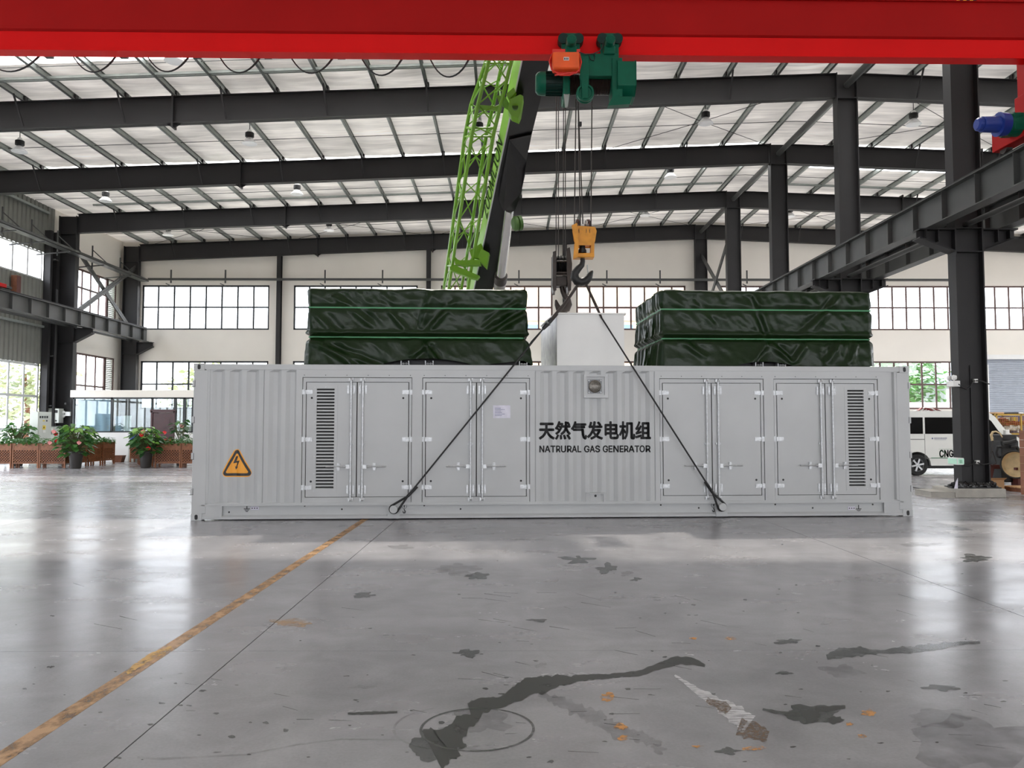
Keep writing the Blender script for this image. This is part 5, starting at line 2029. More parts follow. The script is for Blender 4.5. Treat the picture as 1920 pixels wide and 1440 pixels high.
# ================================================================== wire rope slings
c1, c2 = CM @ cf(738.5, 954.5, -0.1), CM @ cf(1353.5, 950, -0.1)
hkL, hkR = at(1084, 534, GY - 0.02), at(1099, 533, GY - 0.02)
YF = 13.15


def loop(c, q, side):
    """eye of the rope around a trunnion, closing at point q"""
    pts = [q]
    d = Vector((q.x - c.x, 0, q.z - c.z))
    a0 = math.atan2(d.z, d.x)
    r = 0.067
    for k in range(13):
        t = a0 + 1.25 + (2 * PI - 2.5) * k / 12
        pts.append(Vector((c.x + r * math.cos(t), c.y, c.z + r * math.sin(t))))
    pts.append(q)
    return pts


sl = thing('wire_sling', 'black wire rope sling from the hook down to the left lifting trunnion', 'sling', hkL, group='wire rope lifting slings')
spl = at(1022, 612, GY - 0.45)
q1 = at(765, 930, c1.y + 0.06)
q1.y = c1.y
obj('eye', MB().tube([hkL + Vector((0.03, 0, 0.06)), hkL, at(1060, 568, GY - 0.2), spl], [0.02, 0.022, 0.03, 0.022], 8), 'rope', sl)
obj('eye', MB().tube([hkL + Vector((0.03, 0.06, 0.06)), at(1078, 540, GY + 0.1), at(1055, 577, GY), at(1026, 612, GY - 0.3)], [0.018, 0.018, 0.022, 0.016], 8), 'rope', sl)
obj('shackle', MB().tube([at(1034, 598, GY - 0.42), at(1027, 607, GY - 0.45), at(1018, 617, GY - 0.45)], [0.03, 0.042, 0.03], 8), 'black', sl)
obj('shackle_pin', MB().cyl(at(1024, 603, GY - 0.5), at(1031, 609, GY - 0.44), 0.02, n=8), 'galv', sl)
obj('leg_rope', MB().tube([spl, at(960.6, 688, 13.445), at(900, 763, 13.39), q1], 0.0145, 8), 'black', sl)
obj('rope_clamp', MB().cyl(at(782, 912, c1.y + 0.03), q1, 0.026, n=8), 'black', sl)
obj('trunnion_eye', MB().tube(loop(c1, q1, 1), 0.018, 8), 'black', sl)
obj('leg_rope', MB().tube([at(1020, 615, GY - 0.4), at(996, 641, 15.3), at(988.5, 652, 15.9), at(988, 690, 16.25)], 0.012, 8), 'black', sl)
sr = thing('wire_sling', 'black wire rope sling from the hook down to the right lifting trunnion', 'sling', hkR, group='wire rope lifting slings')
q2 = at(1336, 924, c2.y + 0.02)
q2.y = c2.y
obj('eye', MB().tube([hkR + Vector((-0.03, 0, 0.06)), hkR, at(1116, 570, GY - 0.05), at(1128, 596, GY - 0.1)], [0.018, 0.02, 0.027, 0.018], 8), 'rope', sr)
obj('leg_rope', MB().tube([at(1128, 596, GY - 0.1), at(1187.6, 690, 13.55), at(1250, 788.4, 13.5), q2], 0.0145, 8), 'black', sr)
obj('rope_clamp', MB().cyl(at(1322, 903, c2.y + 0.01), q2, 0.026, n=8), 'black', sr)
obj('trunnion_eye', MB().tube(loop(c2, q2, -1), 0.018, 8), 'black', sr)
# ================================================================== left side: office, planters, plants, switchgear
OY = 35.0
of = thing('wall_office', kind='structure', loc=(-16, OY, 0))
OX0, OX1 = -18.98, -10.5
zg0, zg1, zf = 1.26, 2.77, 3.08
obj('fascia', MB().box((OX0 - 0.05, OY - 0.12, zg1 + 0.02), (OX1, OY + 0.12, zf + 0.02)), 'wall_white', of, smooth=False)
obj('office_roof', MB().box((OX0, OY + 0.12, zf - 0.1), (OX1, 41.9, zf)), 'cont_dark', of, smooth=False)
obj('dwarf_wall', MB().box((OX0, OY - 0.06, 0), (at(288, 800, OY).x, OY + 0.06, zg0)), 'white_plastic', of, smooth=False)
obj('dwarf_wall', MB().box((at(328, 800, OY).x, OY - 0.06, 0), (OX1, OY + 0.06, zg0)), 'white_plastic', of, smooth=False)
obj('side_wall', MB().box((OX1 - 0.1, OY + 0.1, 0), (OX1, 41.9, zf - 0.1)), 'wall_white', of, smooth=False)


def ox(px):
    return at(px, 780, OY).x


mb = MB()
ed = [(137, 140), (208, 212), (283.5, 287), (326, 331), (343.5, 348.5), (360, 363), (395, 398)]
for a, b in ed:
    mb.box((ox(a), OY - 0.05, zg0 if a != 283.5 else 0), (ox(b), OY + 0.05, zg1 + 0.02))
mb.box((OX0, OY - 0.05, zg1 - 0.05), (OX1, OY + 0.05, zg1 + 0.02))
mb.box((ox(137), OY - 0.05, zg0), (ox(287), OY + 0.05, zg0 + 0.06))
mb.box((ox(326), OY - 0.05, zg0), (OX1, OY + 0.05, zg0 + 0.06))
mb.box((ox(283.5), OY - 0.05, 2.12), (ox(331), OY + 0.05, 2.2))
obj('window_frame', mb, 'frame_dark', of, smooth=False)
for a, b, z0 in ((140, 208, zg0), (212, 283.5, zg0), (287, 326, 2.2), (331, 343.5, zg0), (348.5, 360, zg0), (363, 395, zg0)):
    obj('pane', MB().box((ox(a), OY - 0.005, z0), (ox(b), OY + 0.005, zg1)), 'office_glass', of, smooth=False)
for x, y in ((-16.7, 37.5), (-15.2, 38.5), (-13.6, 37.2), (-12.6, 38.8)):
    o = obj('office_lamp', MB().box((x - 0.6, y - 0.1, 2.86), (x + 0.6, y + 0.1, 2.92)), 'lamp_on', of, smooth=False)
d1 = thing('door_2', kind='structure', loc=(ox(307), OY, 0))
a, b = ox(287.5), ox(325.5)
obj('door_leaf', MB().box((a, OY - 0.03, 0.01), (b, OY + 0.03, 2.11)), 'maroon', d1, bevel=0.01, smooth=False)
mid = (a + b) / 2
obj('raised_panel', MB().prism([(a + 0.16, 1.15), (b - 0.16, 1.15), (b - 0.16, 1.82), (mid + 0.16, 1.84), (mid, 1.92), (mid - 0.16, 1.84), (a + 0.16, 1.82)], 'y', OY - 0.045, OY - 0.03), 'maroon', d1, bevel=0.01, smooth=False)
obj('raised_panel', MB().box((a + 0.16, OY - 0.045, 0.2), (b - 0.16, OY - 0.03, 1.0)), 'maroon', d1, bevel=0.01, smooth=False)
obj('door_handle', MB().cyl((a + 0.08, OY - 0.08, 1.05), (a + 0.2, OY - 0.08, 1.05), 0.014, n=8).box((a + 0.06, OY - 0.06, 0.95), (a + 0.1, OY - 0.03, 1.15)), 'zinc', d1)
mb = MB()
for s, (x0, x1, z0, z1) in enumerate(((a - 0.09, a - 0.005, 0, 2.2), (b + 0.005, b + 0.09, 0, 2.2), (a - 0.12, b + 0.12, 2.12, 2.26))):
    mb.box((x0, OY - 0.07, z0), (x1, OY + 0.02, z1))
obj('door_casing', mb, 'maroon', d1, bevel=0.008, smooth=False)
cu = obj('curtain', MB().grid(lambda u, v: (ox(141) + (ox(207) - ox(141)) * u, OY + 0.14 + 0.03 * math.sin(22 * u + 3 * v) + 0.05 * noise.noise((u * 5, v * 3, 1)), zg0 + 0.03 + (zg1 - zg0 - 0.1) * v), 60, 20), 'sheet_blue')
tag(cu, 'pale blue sheet hung behind the first office window', 'curtain')
ca = thing('filing_cabinet', 'dark grey cupboard seen through the second office window', 'cabinet', (ox(236), 37.6, 0))
obj('body', MB().box((ox(222), 37.4, 0), (ox(241), 38.0, 2.4)), 'steel_mid', ca, bevel=0.01, smooth=False)
obj('door', MB().box((ox(222.5), 37.38, 0.1), (ox(231.3), 37.4, 2.36)), 'steel_mid', ca, smooth=False)
obj('door', MB().box((ox(231.6), 37.38, 0.1), (ox(240.5), 37.4, 2.36)), 'steel_mid', ca, smooth=False)
nb = thing('framed_notice', 'small framed white notice propped inside the second office window', 'notice', (ox(235), OY + 0.3, 1.3))
obj('frame', MB().box((ox(227), OY + 0.25, 1.28), (ox(241), OY + 0.28, 2.0)), 'cabinet', nb, smooth=False)
obj('backing_sheet', MB().box((ox(228), OY + 0.245, 1.33), (ox(240), OY + 0.25, 1.95)), 'white_plastic', nb, smooth=False)
fb = thing('framed_notice', 'pale blue box file stack inside the office window corner', 'box', (ox(217), OY + 0.3, 1.3))
obj('frame', MB().box((ox(212.5), OY + 0.2, 1.28), (ox(223), OY + 0.45, 1.98)), 'sheet_blue', fb, bevel=0.01, smooth=False)


def leaf_mb(mb, base, dirn, L, W, rnd, curl=0.25):
    d = Vector(dirn).normalized()
    s = d.cross(Vector((0, 0, 1)))
    if s.length < 0.05:
        s = Vector((1, 0, 0))
    s.normalize()
    n = s.cross(d).normalized()
    s = (s * math.cos(rnd) + n * math.sin(rnd)).normalized()
    n = s.cross(d).normalized()
    b = Vector(base)
    p1, p2, p3 = b + d * (L * 0.35) + n * (L * 0.03), b + d * (L * 0.7) - Vector((0, 0, L * curl * 0.4)), b + d * L - Vector((0, 0, L * curl))
    mb.add([b, p1 + s * W * 0.5, p1 - n * W * 0.12, p1 - s * W * 0.5, p2 + s * W * 0.38, p2 - n * W * 0.1, p2 - s * W * 0.38, p3],
           [(0, 2, 1), (0, 3, 2), (1, 2, 5, 4), (2, 3, 6, 5), (4, 5, 7), (5, 6, 7)])


def foliage(x0, x1, y0, y1, z0, z1, n, L, name, material, parent, seed, droop=0.2):
    rd = random.Random(seed)
    mb = MB()
    for k in range(n):
        p = (rd.uniform(x0, x1), rd.uniform(y0, y1), z0 + (z1 - z0) * rd.random() ** 1.3)
        a = rd.uniform(0, 2 * PI)
        leaf_mb(mb, p, (math.cos(a), math.sin(a), rd.uniform(-0.3, 0.9)), L * rd.uniform(0.7, 1.3), L * 0.5 * rd.uniform(0.7, 1.2), rd.uniform(-0.6, 0.6), droop)
    o = obj(name, mb, material, parent, ang=60)
    o['kind'] = 'stuff'
    return o


def planter(label, loc, rot, wdt=0.965, dep=0.42, seed=0, first=None):
    """front face looks along local -y"""
    if first is not None:
        r = dup(first, loc, rot, label)
        return r
    r = thing('planter_box', label, 'planter', loc, rot, group='wooden lattice planters')

    def lo(name, mb, m, **k):
        return obj(name, mb, m, r, local=True, smooth=False, **k)
    t = 0.05
    for x in (0, wdt - t):
        for y in (0, dep - t):
            lo('leg', MB().box((x + 0.002, y, 0), (x + t, y + t, 0.91)), 'wood')
    for y in (0.008, dep - 0.033):
        lo('board', MB().box((t, y, 0.69), (wdt - t, y + 0.025, 0.9)), 'wood')
        lo('rail', MB().box((t, y, 0.16), (wdt - t, y + 0.025, 0.2)), 'wood')
        lo('rail', MB().box((t, y, 0.655), (wdt - t, y + 0.025, 0.69)), 'wood')
    for x in (0.01, wdt - 0.035):
        lo('board', MB().box((x, t, 0.69), (x + 0.025, dep - t, 0.9)), 'wood')
        lo('rail', MB().box((x, t, 0.16), (x + 0.025, dep - t, 0.2)), 'wood')

    def lattice(w_, mk):
        mb = MB()
        z0, z1 = 0.2, 0.655
        hh = z1 - z0
        for s, off in ((1, 0.0), (-1, 0.012)):
            u = -hh
            while u < w_:
                a, b = u, u + hh
                za, zb = (z0, z1) if s > 0 else (z1, z0)
                ua, ub = max(a, 0), min(b, w_)
                if ub - ua > 0.04:
                    k = (zb - za) / (b - a)
                    mb.bar(mk(ua, za + (ua - a) * k, off), mk(ub, za + (ub - a) * k, off), 0.026, 0.01, up=mk(0, 0, 1) - mk(0, 0, 0))
                u += 0.098
        return mb
    lo('lattice', lattice(wdt - 2 * t, lambda u, z, o: Vector((t + u, 0.012 + o, z))), 'wood')
    lo('lattice', lattice(wdt - 2 * t, lambda u, z, o: Vector((t + u, dep - 0.03 + o, z))), 'wood')
    for x in (0.015, wdt - 0.03):
        lo('lattice', lattice(dep - 2 * t, lambda u, z, o: Vector((x + o, t + u, z))), 'wood')
    lo('trough', MB().box((t, 0.07, 0.24), (wdt - t, dep - 0.07, 0.86)), 'soil')
    rd = random.Random(seed)
    mb = MB()
    for k in range(330):
        p = (rd.uniform(0.05, wdt - 0.05), rd.uniform(-0.02, dep + 0.02), 0.86 + 0.2 * rd.random() ** 1.5)
        a = rd.uniform(0, 2 * PI)
        leaf_mb(mb, p, (math.cos(a), math.sin(a), rd.uniform(-0.5, 0.8)), rd.uniform(0.09, 0.17), rd.uniform(0.04, 0.07), rd.uniform(-0.6, 0.6), 0.3)
    o = obj('foliage', mb, 'leaf', r, local=True, ang=60)
    o['kind'] = 'stuff'
    return r


PD = 29.6
x0 = at(22, 870, PD).x
pl = planter('lattice planter box second from the left edge of the front row', (x0, PD, 0), 0, seed=3)
planter('lattice planter box at the far left edge of the front row', (x0 - 1.0, PD, 0), 0, first=pl)
planter('lattice planter box third in the front row, left of the anthurium pot', (x0 + 0.985, PD, 0), 0, first=pl)
rx = at(134, 876, 29.95).x
for k, lb in enumerate(('lattice planter box first in the row running back, behind the left anthurium pot', 'lattice planter box second in the row running back from the left anthurium pot', 'lattice planter box last in the row running back, nearest the office wall')):
    planter(lb, (rx + 0.1 + 0.02 * k, PD + 0.28 + 1.05 * k, 0), PI / 2, first=pl)
x1 = at(291.5, 875, 29.9).x
planter('lattice planter box right of the second anthurium pot, in front of the office door', (x1, 29.8, 0), 0, first=pl)
planter('lattice planter box touching the left end of the container in the picture', (x1 + 0.985, 29.8, 0), 0, first=pl)
for k, lb in enumerate(('lattice planter box just behind the second anthurium pot, set at an angle', 'lattice planter box in the middle of the angled row before the office', 'lattice planter box third in the angled row before the office')):
    s = 0.35 + 1.0 * k
    planter(lb, (x1 - 0.2 - 0.46 * s * 1.05, 30.25 + 0.88 * s * 1.05, 0), math.radians(117), first=pl)
planter('lattice planter box end-on by the white office wall, behind the second anthurium pot', (at(243.5, 865, 34.2).x, 34.15, 0), 0, first=pl)


def pot_plant(label, x, y, ph, pr, h, spread, seed, nleaf, flowers, mats_=('leaf', 'leaf_dark', 'leaf_light')):
    r = thing('potted_plant', label, 'plant', (x, y, 0))
    obj('pot', MB().lathe([(0, 0), (pr * 0.72, 0), (pr * 0.76, 0.02), (pr, ph - 0.05), (pr * 1.06, ph - 0.04), (pr * 1.06, ph), (pr * 0.95, ph), (pr * 0.9, ph - 0.05), (0, ph - 0.05)], (x, y, 0), (0, 0, 1), 20), 'pot', r)
    rd = random.Random(seed)
    st, lm = MB(), [MB(), MB(), MB()]
    for k in range(nleaf):
        t = (k + 0.5) / nleaf
        a = rd.uniform(0, 2 * PI)
        zz = ph - 0.12 + (h - ph + 0.12) * (t ** 0.75) * rd.uniform(0.85, 1.0)
        rad = spread * math.sin(PI * (0.2 + 0.64 * t)) * rd.uniform(0.35, 1.0)
        tip = Vector((x + rad * math.cos(a), y + rad * math.sin(a), zz))
        st.tube([(x + 0.03 * math.cos(a), y + 0.03 * math.sin(a), ph - 0.05), (x + 0.5 * rad * math.cos(a), y + 0.5 * rad * math.sin(a), ph + (zz - ph) * 0.7), tip], 0.008, 5)
        L = rd.uniform(0.19, 0.31)
        leaf_mb(lm[0 if t < 0.5 and rd.random() < 0.5 else (1 if rd.random() < 0.6 - 0.5 * t else (2 if rd.random() < t * 0.75 else 0))], tip, (math.cos(a), math.sin(a), rd.uniform(-0.4, 0.35)), L, L * 0.72, rd.uniform(-0.5, 0.5), 0.35)
    obj('stalks', st, 'stem', r)
    for q, m in zip(lm, mats_):
        if q.v:
            o = obj('leaves', q, m, r, ang=60)
            o['kind'] = 'stuff'
    for fx, fz, m in flowers:
        p = Vector((x + fx, y - spread * 0.55, fz))
        mb = MB()
        leaf_mb(mb, p + Vector((0, 0, 0.06)), (0.2, -0.5, -0.6), 0.17, 0.16, 0.2, 0.1)
        mb.cyl(p + Vector((0.01, -0.02, 0.04)), p + Vector((0.02, -0.08, 0.1)), 0.012, 0.006, n=6)
        obj('flower', mb, m, r)
    return r


p = at(149, 874, 29.75)
pot_plant('tall red anthurium in a dark pot at the corner of the left planter rows', p.x + 0.1, 29.3, 0.62, 0.24, 1.66, 0.66, 5, 190, [(-0.55, 1.27, 'flower'), (-0.5, 1.0, 'flower'), (-0.62, 1.35, 'flower_pink'), (-0.75, 0.95, 'flower_pink'), (0.3, 0.95, 'flower_pink')])
p = at(276, 874, 30.0)
pot_plant('tall anthurium in a dark pot left of the office door planters', p.x + 0.06, 29.75, 0.62, 0.23, 1.54, 0.55, 9, 165, [(0.22, 0.74, 'flower'), (0.02, 1.35, 'flower_pink'), (-0.05, 1.22, 'flower')])
p = at(337, 860, 31.2)
pot_plant('dark leafy plant with red blooms behind the planters, right of the office door', p.x, 31.3, 0.5, 0.2, 1.85, 0.42, 13, 60, [(-0.55, 1.3, 'flower'), (-0.3, 0.98, 'flower'), (-0.5, 1.05, 'flower'), (0.1, 1.55, 'flower_pink')], ('leaf_dark', 'leaf_dark', 'leaf'))
p = at(26, 850, 31.0)
pot_plant('round small-leaved shrub in a pot behind the leftmost planters, by the window', p.x, 31.2, 0.5, 0.26, 1.72, 0.62, 17, 190, [], ('leaf', 'leaf_dark', 'leaf'))
bt = thing('water_bottle', 'dark blue water bottle standing behind the angled planters by the office', 'bottle', (at(252, 815, 34.8).x, 34.75, 0))
q = Vector((at(252, 815, 34.8).x, 34.75, 0))
obj('body', MB().lathe([(0, 0), (0.15, 0), (0.15, 0.35), (0.13, 0.4), (0, 0.4)], q + Vector((0, 0, 0.86)), (0, 0, 1), 18), 'blue_motor', bt)
obj('stand', MB().box((q.x - 0.16, 34.59, 0), (q.x + 0.16, 34.91, 0.86)), 'cabinet', bt, bevel=0.01, smooth=False)
tr = thing('waste_bin', 'small dark tapered bin on the floor by the white office wall', 'bin', (at(222, 862, 34.3).x, 34.4, 0))
q = at(221, 862, 34.4)
obj('body', MB().prism([(q.x - 0.18, 0.0), (q.x + 0.16, 0.0), (q.x + 0.24, 0.27), (q.x - 0.2, 0.27)], 'y', 34.3, 34.6), 'wood_dark', tr, bevel=0.01, smooth=False)
obj('lid', MB().box((q.x - 0.21, 34.28, 0.27), (q.x + 0.25, 34.62, 0.29)), 'wood_dark', tr, smooth=False)

# switchgear cabinets near the left wall
CY_ = 32.6


xf0, xf1 = at(55, 800, 32.0).x, at(71, 800, 32.0).x
zc_ = at(71, 772, 32.0).z
r = thing('switch_cabinet', 'tall grey switch cabinet with yellow warning label behind the front planters', 'cabinet', (xf0, 32.0, 0))
obj('body', MB().box((xf0, 32.0, 0), (xf1, 32.95, zc_)), 'cabinet', r, bevel=0.015, smooth=False)
obj('door', MB().box((xf1, 32.04, 0.06), (xf1 + 0.015, 32.91, zc_ - 0.05)), 'cabinet', r, bevel=0.006, smooth=False)


def onx(px, py, X):
    d = ray(px, py)
    return Vector((0, 0, H)) + d * (X / d.x)


def xlabel(px, py, w_, h_, m, name, X=None, parent=None):
    X = X or xf1 + 0.015
    c = onx(px, py, X)
    return obj(name, MB().box((X, c.y - w_ / 2, c.z - h_ / 2), (X + 0.012, c.y + w_ / 2, c.z + h_ / 2)), m, parent or r, smooth=False)


for k in range(4):
    xlabel(75.5 + 4.3 * k, 782, 0.09, 0.09, 'frame_dark', 'meter')
xlabel(82, 789, 0.13, 0.04, 'yellow_sign', 'switch_label')
xlabel(87.5, 789, 0.07, 0.06, 'black', 'selector_switch')
wl_ = xlabel(82.5, 801.5, 0.19, 0.17, 'yellow_sign', 'warning_label')
c = onx(82.5, 801.5, xf1 + 0.027)
obj('warning_triangle', MB().prism([(c.y - 0.05, c.z - 0.03), (c.y + 0.05, c.z - 0.03), (c.y, c.z + 0.055)], 'x', c.x, c.x + 0.003), 'black', wl_, smooth=False)
xlabel(82.5, 809, 0.19, 0.1, 'white_plastic', 'white_label')
a, b = at(90, 880, 33.1), at(101.5, 799.5, 33.1)
r2 = thing('switch_cabinet', 'small grey control cabinet beside the tall switch cabinet', 'cabinet', (a.x, 33.1, 0))
obj('body', MB().box((a.x - 0.2, 33.1, 0), (b.x, 33.5, b.z)), 'cabinet', r2, bevel=0.012, smooth=False)
obj('lid', MB().box((a.x - 0.22, 33.08, b.z), (b.x + 0.02, 33.52, b.z + 0.03)), 'steel_mid', r2, smooth=False)
c = at(96, 812, 33.1)
obj('lock', MB().box((c.x - 0.02, 33.08, c.z - 0.06), (c.x + 0.02, 33.1, c.z + 0.06)), 'black', r2, smooth=False)
a, b = at(82, 800, 35.5), at(97.5, 765, 35.5)
r3 = thing('meter_board', 'pale grey wide wall cabinet behind the tall switch cabinet', 'cabinet', (a.x, 35.5, a.z))
obj('body', MB().box((a.x, 35.5, a.z), (b.x, 35.83, b.z)), 'cabinet', r3, bevel=0.01, smooth=False)
obj('door', MB().box((a.x + 0.03, 35.49, a.z + 0.03), (b.x - 0.03, 35.5, b.z - 0.03)), 'cabinet', r3, smooth=False)
a, b = at(97.8, 793, 35.5), at(112, 766, 35.5)
r4 = thing('distribution_box', 'small grey box with a dark display window beside the wide wall cabinet', 'box', (a.x, 35.5, a.z))
obj('body', MB().box((a.x, 35.45, a.z), (b.x, 35.83, b.z)), 'cabinet', r4, bevel=0.015, smooth=False)
c = at(105.5, 771.5, 35.45)
obj('display', MB().box((c.x - 0.06, 35.43, c.z - 0.06), (c.x + 0.06, 35.45, c.z + 0.06)), 'black', r4, smooth=False)
c = at(105, 789, 35.45)
obj('lock', MB().disc((c.x, 35.45, c.z), 0.035, (0, -1, 0), 12, 0.02), 'black', r4)


def twin_lamp(label, px, py, Y, side=1, spread=None):
    c = at(px, py, Y)
    r = thing('emergency_light', label, 'light', c)
    obj('battery_box', MB().cbox(c, (0.23, 0.09, 0.19)), 'white_plastic', r, bevel=0.015, smooth=False)
    return r, c


r, c = twin_lamp('white twin-head emergency light on the dark column left of the office', 127.5, 776, 35.78)
for dz in (0.07, -0.09):
    obj('lamp_head', MB().lathe([(0, 0), (0.06, 0.0), (0.075, 0.03), (0.05, 0.09), (0, 0.1)], c + Vector((-0.18, -0.06, dz)), (0, 1, 0), 14), 'white_plastic', r)
sw = thing('wall_switch', 'small grey round fitting on the dark column above the emergency light', 'switch', at(123.5, 757, 35.8))
obj('body', MB().disc(at(123.5, 757, 35.83), 0.05, (0, -1, 0), 14, 0.05), 'steel_mid', sw)
rb = thing('end_stop', 'red buffer stop on the left crane runway at the edge of the picture', 'buffer', at(8, 541, 29.6))
a = at(8, 541, 29.6)
obj('buffer_body', MB().box((-19.05, 28.2, 6.72), (-18.8, 29.9, 6.86)), 'red', rb, bevel=0.02, smooth=False)
obj('buffer_pad', MB().box((-19.02, 29.9, 6.73), (-18.84, 30.3, 6.82)), 'black', rb, bevel=0.02, smooth=False)
hp_ = thing('wall_cabinet', 'brown upright box on the metal cladding above the left runway girder', 'box', (-20.3, 32.9, 7.0))
obj('body', MB().box((-20.44, 32.75, 6.9), (-20.2, 33.05, 7.75)), 'wood_dark', hp_, bevel=0.01, smooth=False)
obj('cover', MB().box((-20.2, 32.77, 6.92), (-20.19, 33.03, 7.73)), 'rust_red', hp_, smooth=False)
# ================================================================== right side: van, engine, boxes, rack
VY = 25.0


def vx(px):
    return at(px, 830, VY).x


def vz(py):
    return at(1750, py, VY).z


van = thing('minibus', 'white minibus with dark windows parked behind the large right column', 'van', (13.9, VY + 0.85, 0))
X0, X1 = 11.6, 16.55
xr, xf_ = vx(1719.5), 15.75
zt_, zs = vz(771), 0.32
wr = 0.33
zc = 0.33
prof = [(X0 + 0.06, zs), (X0, 0.6), (X0 + 0.02, 1.1), (X0 + 0.12, zt_ - 0.2), (X0 + 0.3, zt_ - 0.03), (X0 + 0.8, zt_), (vx(1840), zt_), (vx(1856), zt_ - 0.05), (vx(1868), zt_ - 0.2), (vx(1885), vz(806)), (vx(1899), vz(816)), (vx(1912), vz(822)), (16.5, vz(835)), (16.55, 0.75), (16.52, 0.4), (16.4, zs)]


def arch(cx, r0=0.43):
    out = []
    for k in range(13):
        t = PI * k / 12
        out.append((cx + r0 * math.cos(t), zc + r0 * math.sin(t) * 0.98))
    return [(cx + r0, zs)] + out + [(cx - r0, zs)]


outline = prof + arch(xf_) + arch(xr)
bo = obj('body', MB().prism(outline, 'y', VY, VY + 1.7), 'van_white', van, bevel=0.06, smooth=False)
obj('underbody', MB().box((X0 + 0.1, VY + 0.12, 0.22), (X1 - 0.1, VY + 1.58, 0.5)), 'black', van, smooth=False)
y_ = VY - 0.006
wt, wb = vz(782.5), vz(813.5)
for a, b in ((vx(1640), vx(1686)), (vx(1690), vx(1731)), (vx(1735), vx(1800))):
    obj('side_window', MB().prism([(a, wb), (b, wb), (b, wt), (a, wt)], 'y', y_, VY + 0.02), 'van_glass', van, smooth=False)
obj('side_window', MB().prism([(vx(1804), wb - 0.02), (vx(1879), wb - 0.02), (vx(1872), wb + 0.1), (vx(1860), vz(790)), (vx(1852), vz(783)), (vx(1804), wt)], 'y', y_, VY + 0.02), 'van_glass', van, smooth=False)
ws = MB()
a, b = Vector((vx(1868) + 0.02, 0, zt_ - 0.19)), Vector((vx(1887) + 0.02, 0, vz(806.5) + 0.0))
ws.add([(a.x, VY + 0.14, a.z), (b.x, VY + 0.1, b.z), (b.x, VY + 1.6, b.z), (a.x, VY + 1.56, a.z), (a.x + 0.01, VY + 0.14, a.z + 0.012), (b.x + 0.01, VY + 0.1, b.z + 0.012), (b.x + 0.01, VY + 1.6, b.z + 0.012), (a.x + 0.01, VY + 1.56, a.z + 0.012)], [(3, 2, 1, 0), (4, 5, 6, 7), (0, 1, 5, 4), (1, 2, 6, 5), (2, 3, 7, 6), (3, 0, 4, 7)])
obj('windscreen', ws, 'black_gloss', van, smooth=False)
mb = MB()
for x in (vx(1734), vx(1802), vx(1878)):
    mb.box((x - 0.006, VY - 0.004, 0.36), (x + 0.006, VY, wb))
mb.box((vx(1640), VY - 0.005, vz(824.5)), (vx(1734), VY, vz(823)))
mb.box((vx(1735), VY - 0.004, vz(859.5)), (vx(1840), VY, vz(858.8)))
obj('door_seam', mb, 'van_grey', van, smooth=False)
for x in (xr, xf_):
    for y, s in ((VY - 0.01, 1), (VY + 1.71, -1)):
        t = obj('tyre', MB().lathe([(0.21, 0.0), (0.3, 0.0), (0.33, 0.03), (0.33, 0.19), (0.3, 0.22), (0.0, 0.22)], (x, y, zc), (0, s, 0), 28), 'tyre', van)
        mb = MB().lathe([(0.215, 0.02), (0.2, 0.0), (0.19, 0.04), (0.18, 0.05)], (x, y - s * 0.002, zc), (0, s, 0), 24)
        mb.lathe([(0.05, 0.01), (0.0, 0.0)], (x, y, zc), (0, s, 0), 12)
        for k in range(6):
            a = 2 * PI * k / 6 + 0.2
            p0 = Vector((x + 0.03 * math.cos(a), y + s * 0.014, zc + 0.03 * math.sin(a)))
            p1 = Vector((x + 0.2 * math.cos(a), y + s * 0.01, zc + 0.2 * math.sin(a)))
            mb.bar(p0, p1, 0.05, 0.02, (0, 1, 0))
        obj('alloy_rim', mb, 'alloy', t)
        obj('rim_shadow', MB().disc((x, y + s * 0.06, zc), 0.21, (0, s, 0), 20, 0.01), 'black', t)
mr = at(1887, 813, VY - 0.18)
obj('wing_mirror', MB().cbox(mr, (0.12, 0.16, 0.24)).bar(mr + Vector((-0.02, 0.05, -0.1)), mr + Vector((-0.06, 0.2, -0.14)), 0.05, 0.05), 'van_white', van, bevel=0.035, smooth=False)
obj('headlamp', MB().prism([(16.3, 0.78), (16.52, 0.76), (16.5, 0.92), (16.22, 0.98)], 'y', VY - 0.004, VY + 0.25), 'alloy', van, smooth=False)
obj('bumper', MB().box((16.3, VY + 0.05, 0.3), (16.62, VY + 1.65, 0.6)), 'van_white', van, bevel=0.05, smooth=False)
# lettering on the side
z0, z1 = vz(857), vz(844)
tw = vx(1786.5) - vx(1761)
tx = text_mb('CNG', z1 - z0, 0.04, tw)
i1, i2 = tw * 0.335, tw * 0.665
for nm, cond in (('cng_green', lambda c: c < tw * 0.5), ('print_black', lambda c: c >= tw * 0.5)):
    mb = MB()
    for f in tx.f:
        c = sum(tx.v[i].x for i in f) / len(f)
        if cond(c):
            mb.add([tx.v[i] for i in f], [tuple(range(len(f)))])
    xf(mb, lambda v: (vx(1761) + v.x, VY - 0.006, z0 + v.y))
    obj('lettering', mb, nm, van, smooth=False)
obj('lettering_border', MB().box((vx(1760), VY - 0.004, vz(842.4)), (vx(1790), VY, vz(842.0))).box((vx(1745), VY - 0.004, vz(859)), (vx(1800), VY, vz(858))), 'cng_green', van, smooth=False)
mb = MB()
rd = random.Random(3)
for x0, x1, z, h in ((1752, 1760.5, 821.7, 2.3), (1763, 1774, 821.7, 2.6)):
    x = x0
    while x < x1:
        w_ = 1.6 + rd.random() * 0.6
        a, b = vx(x), vx(x + w_)
        for q in range(3):
            zz = vz(z) - 0.022 + 0.018 * q
            mb.box((a, VY - 0.005, zz), (b, VY, zz + 0.007))
        mb.box(((a + b) / 2 - 0.004, VY - 0.005, vz(z) - 0.024), ((a + b) / 2 + 0.004, VY, vz(z) + 0.022))
        x += 2.7
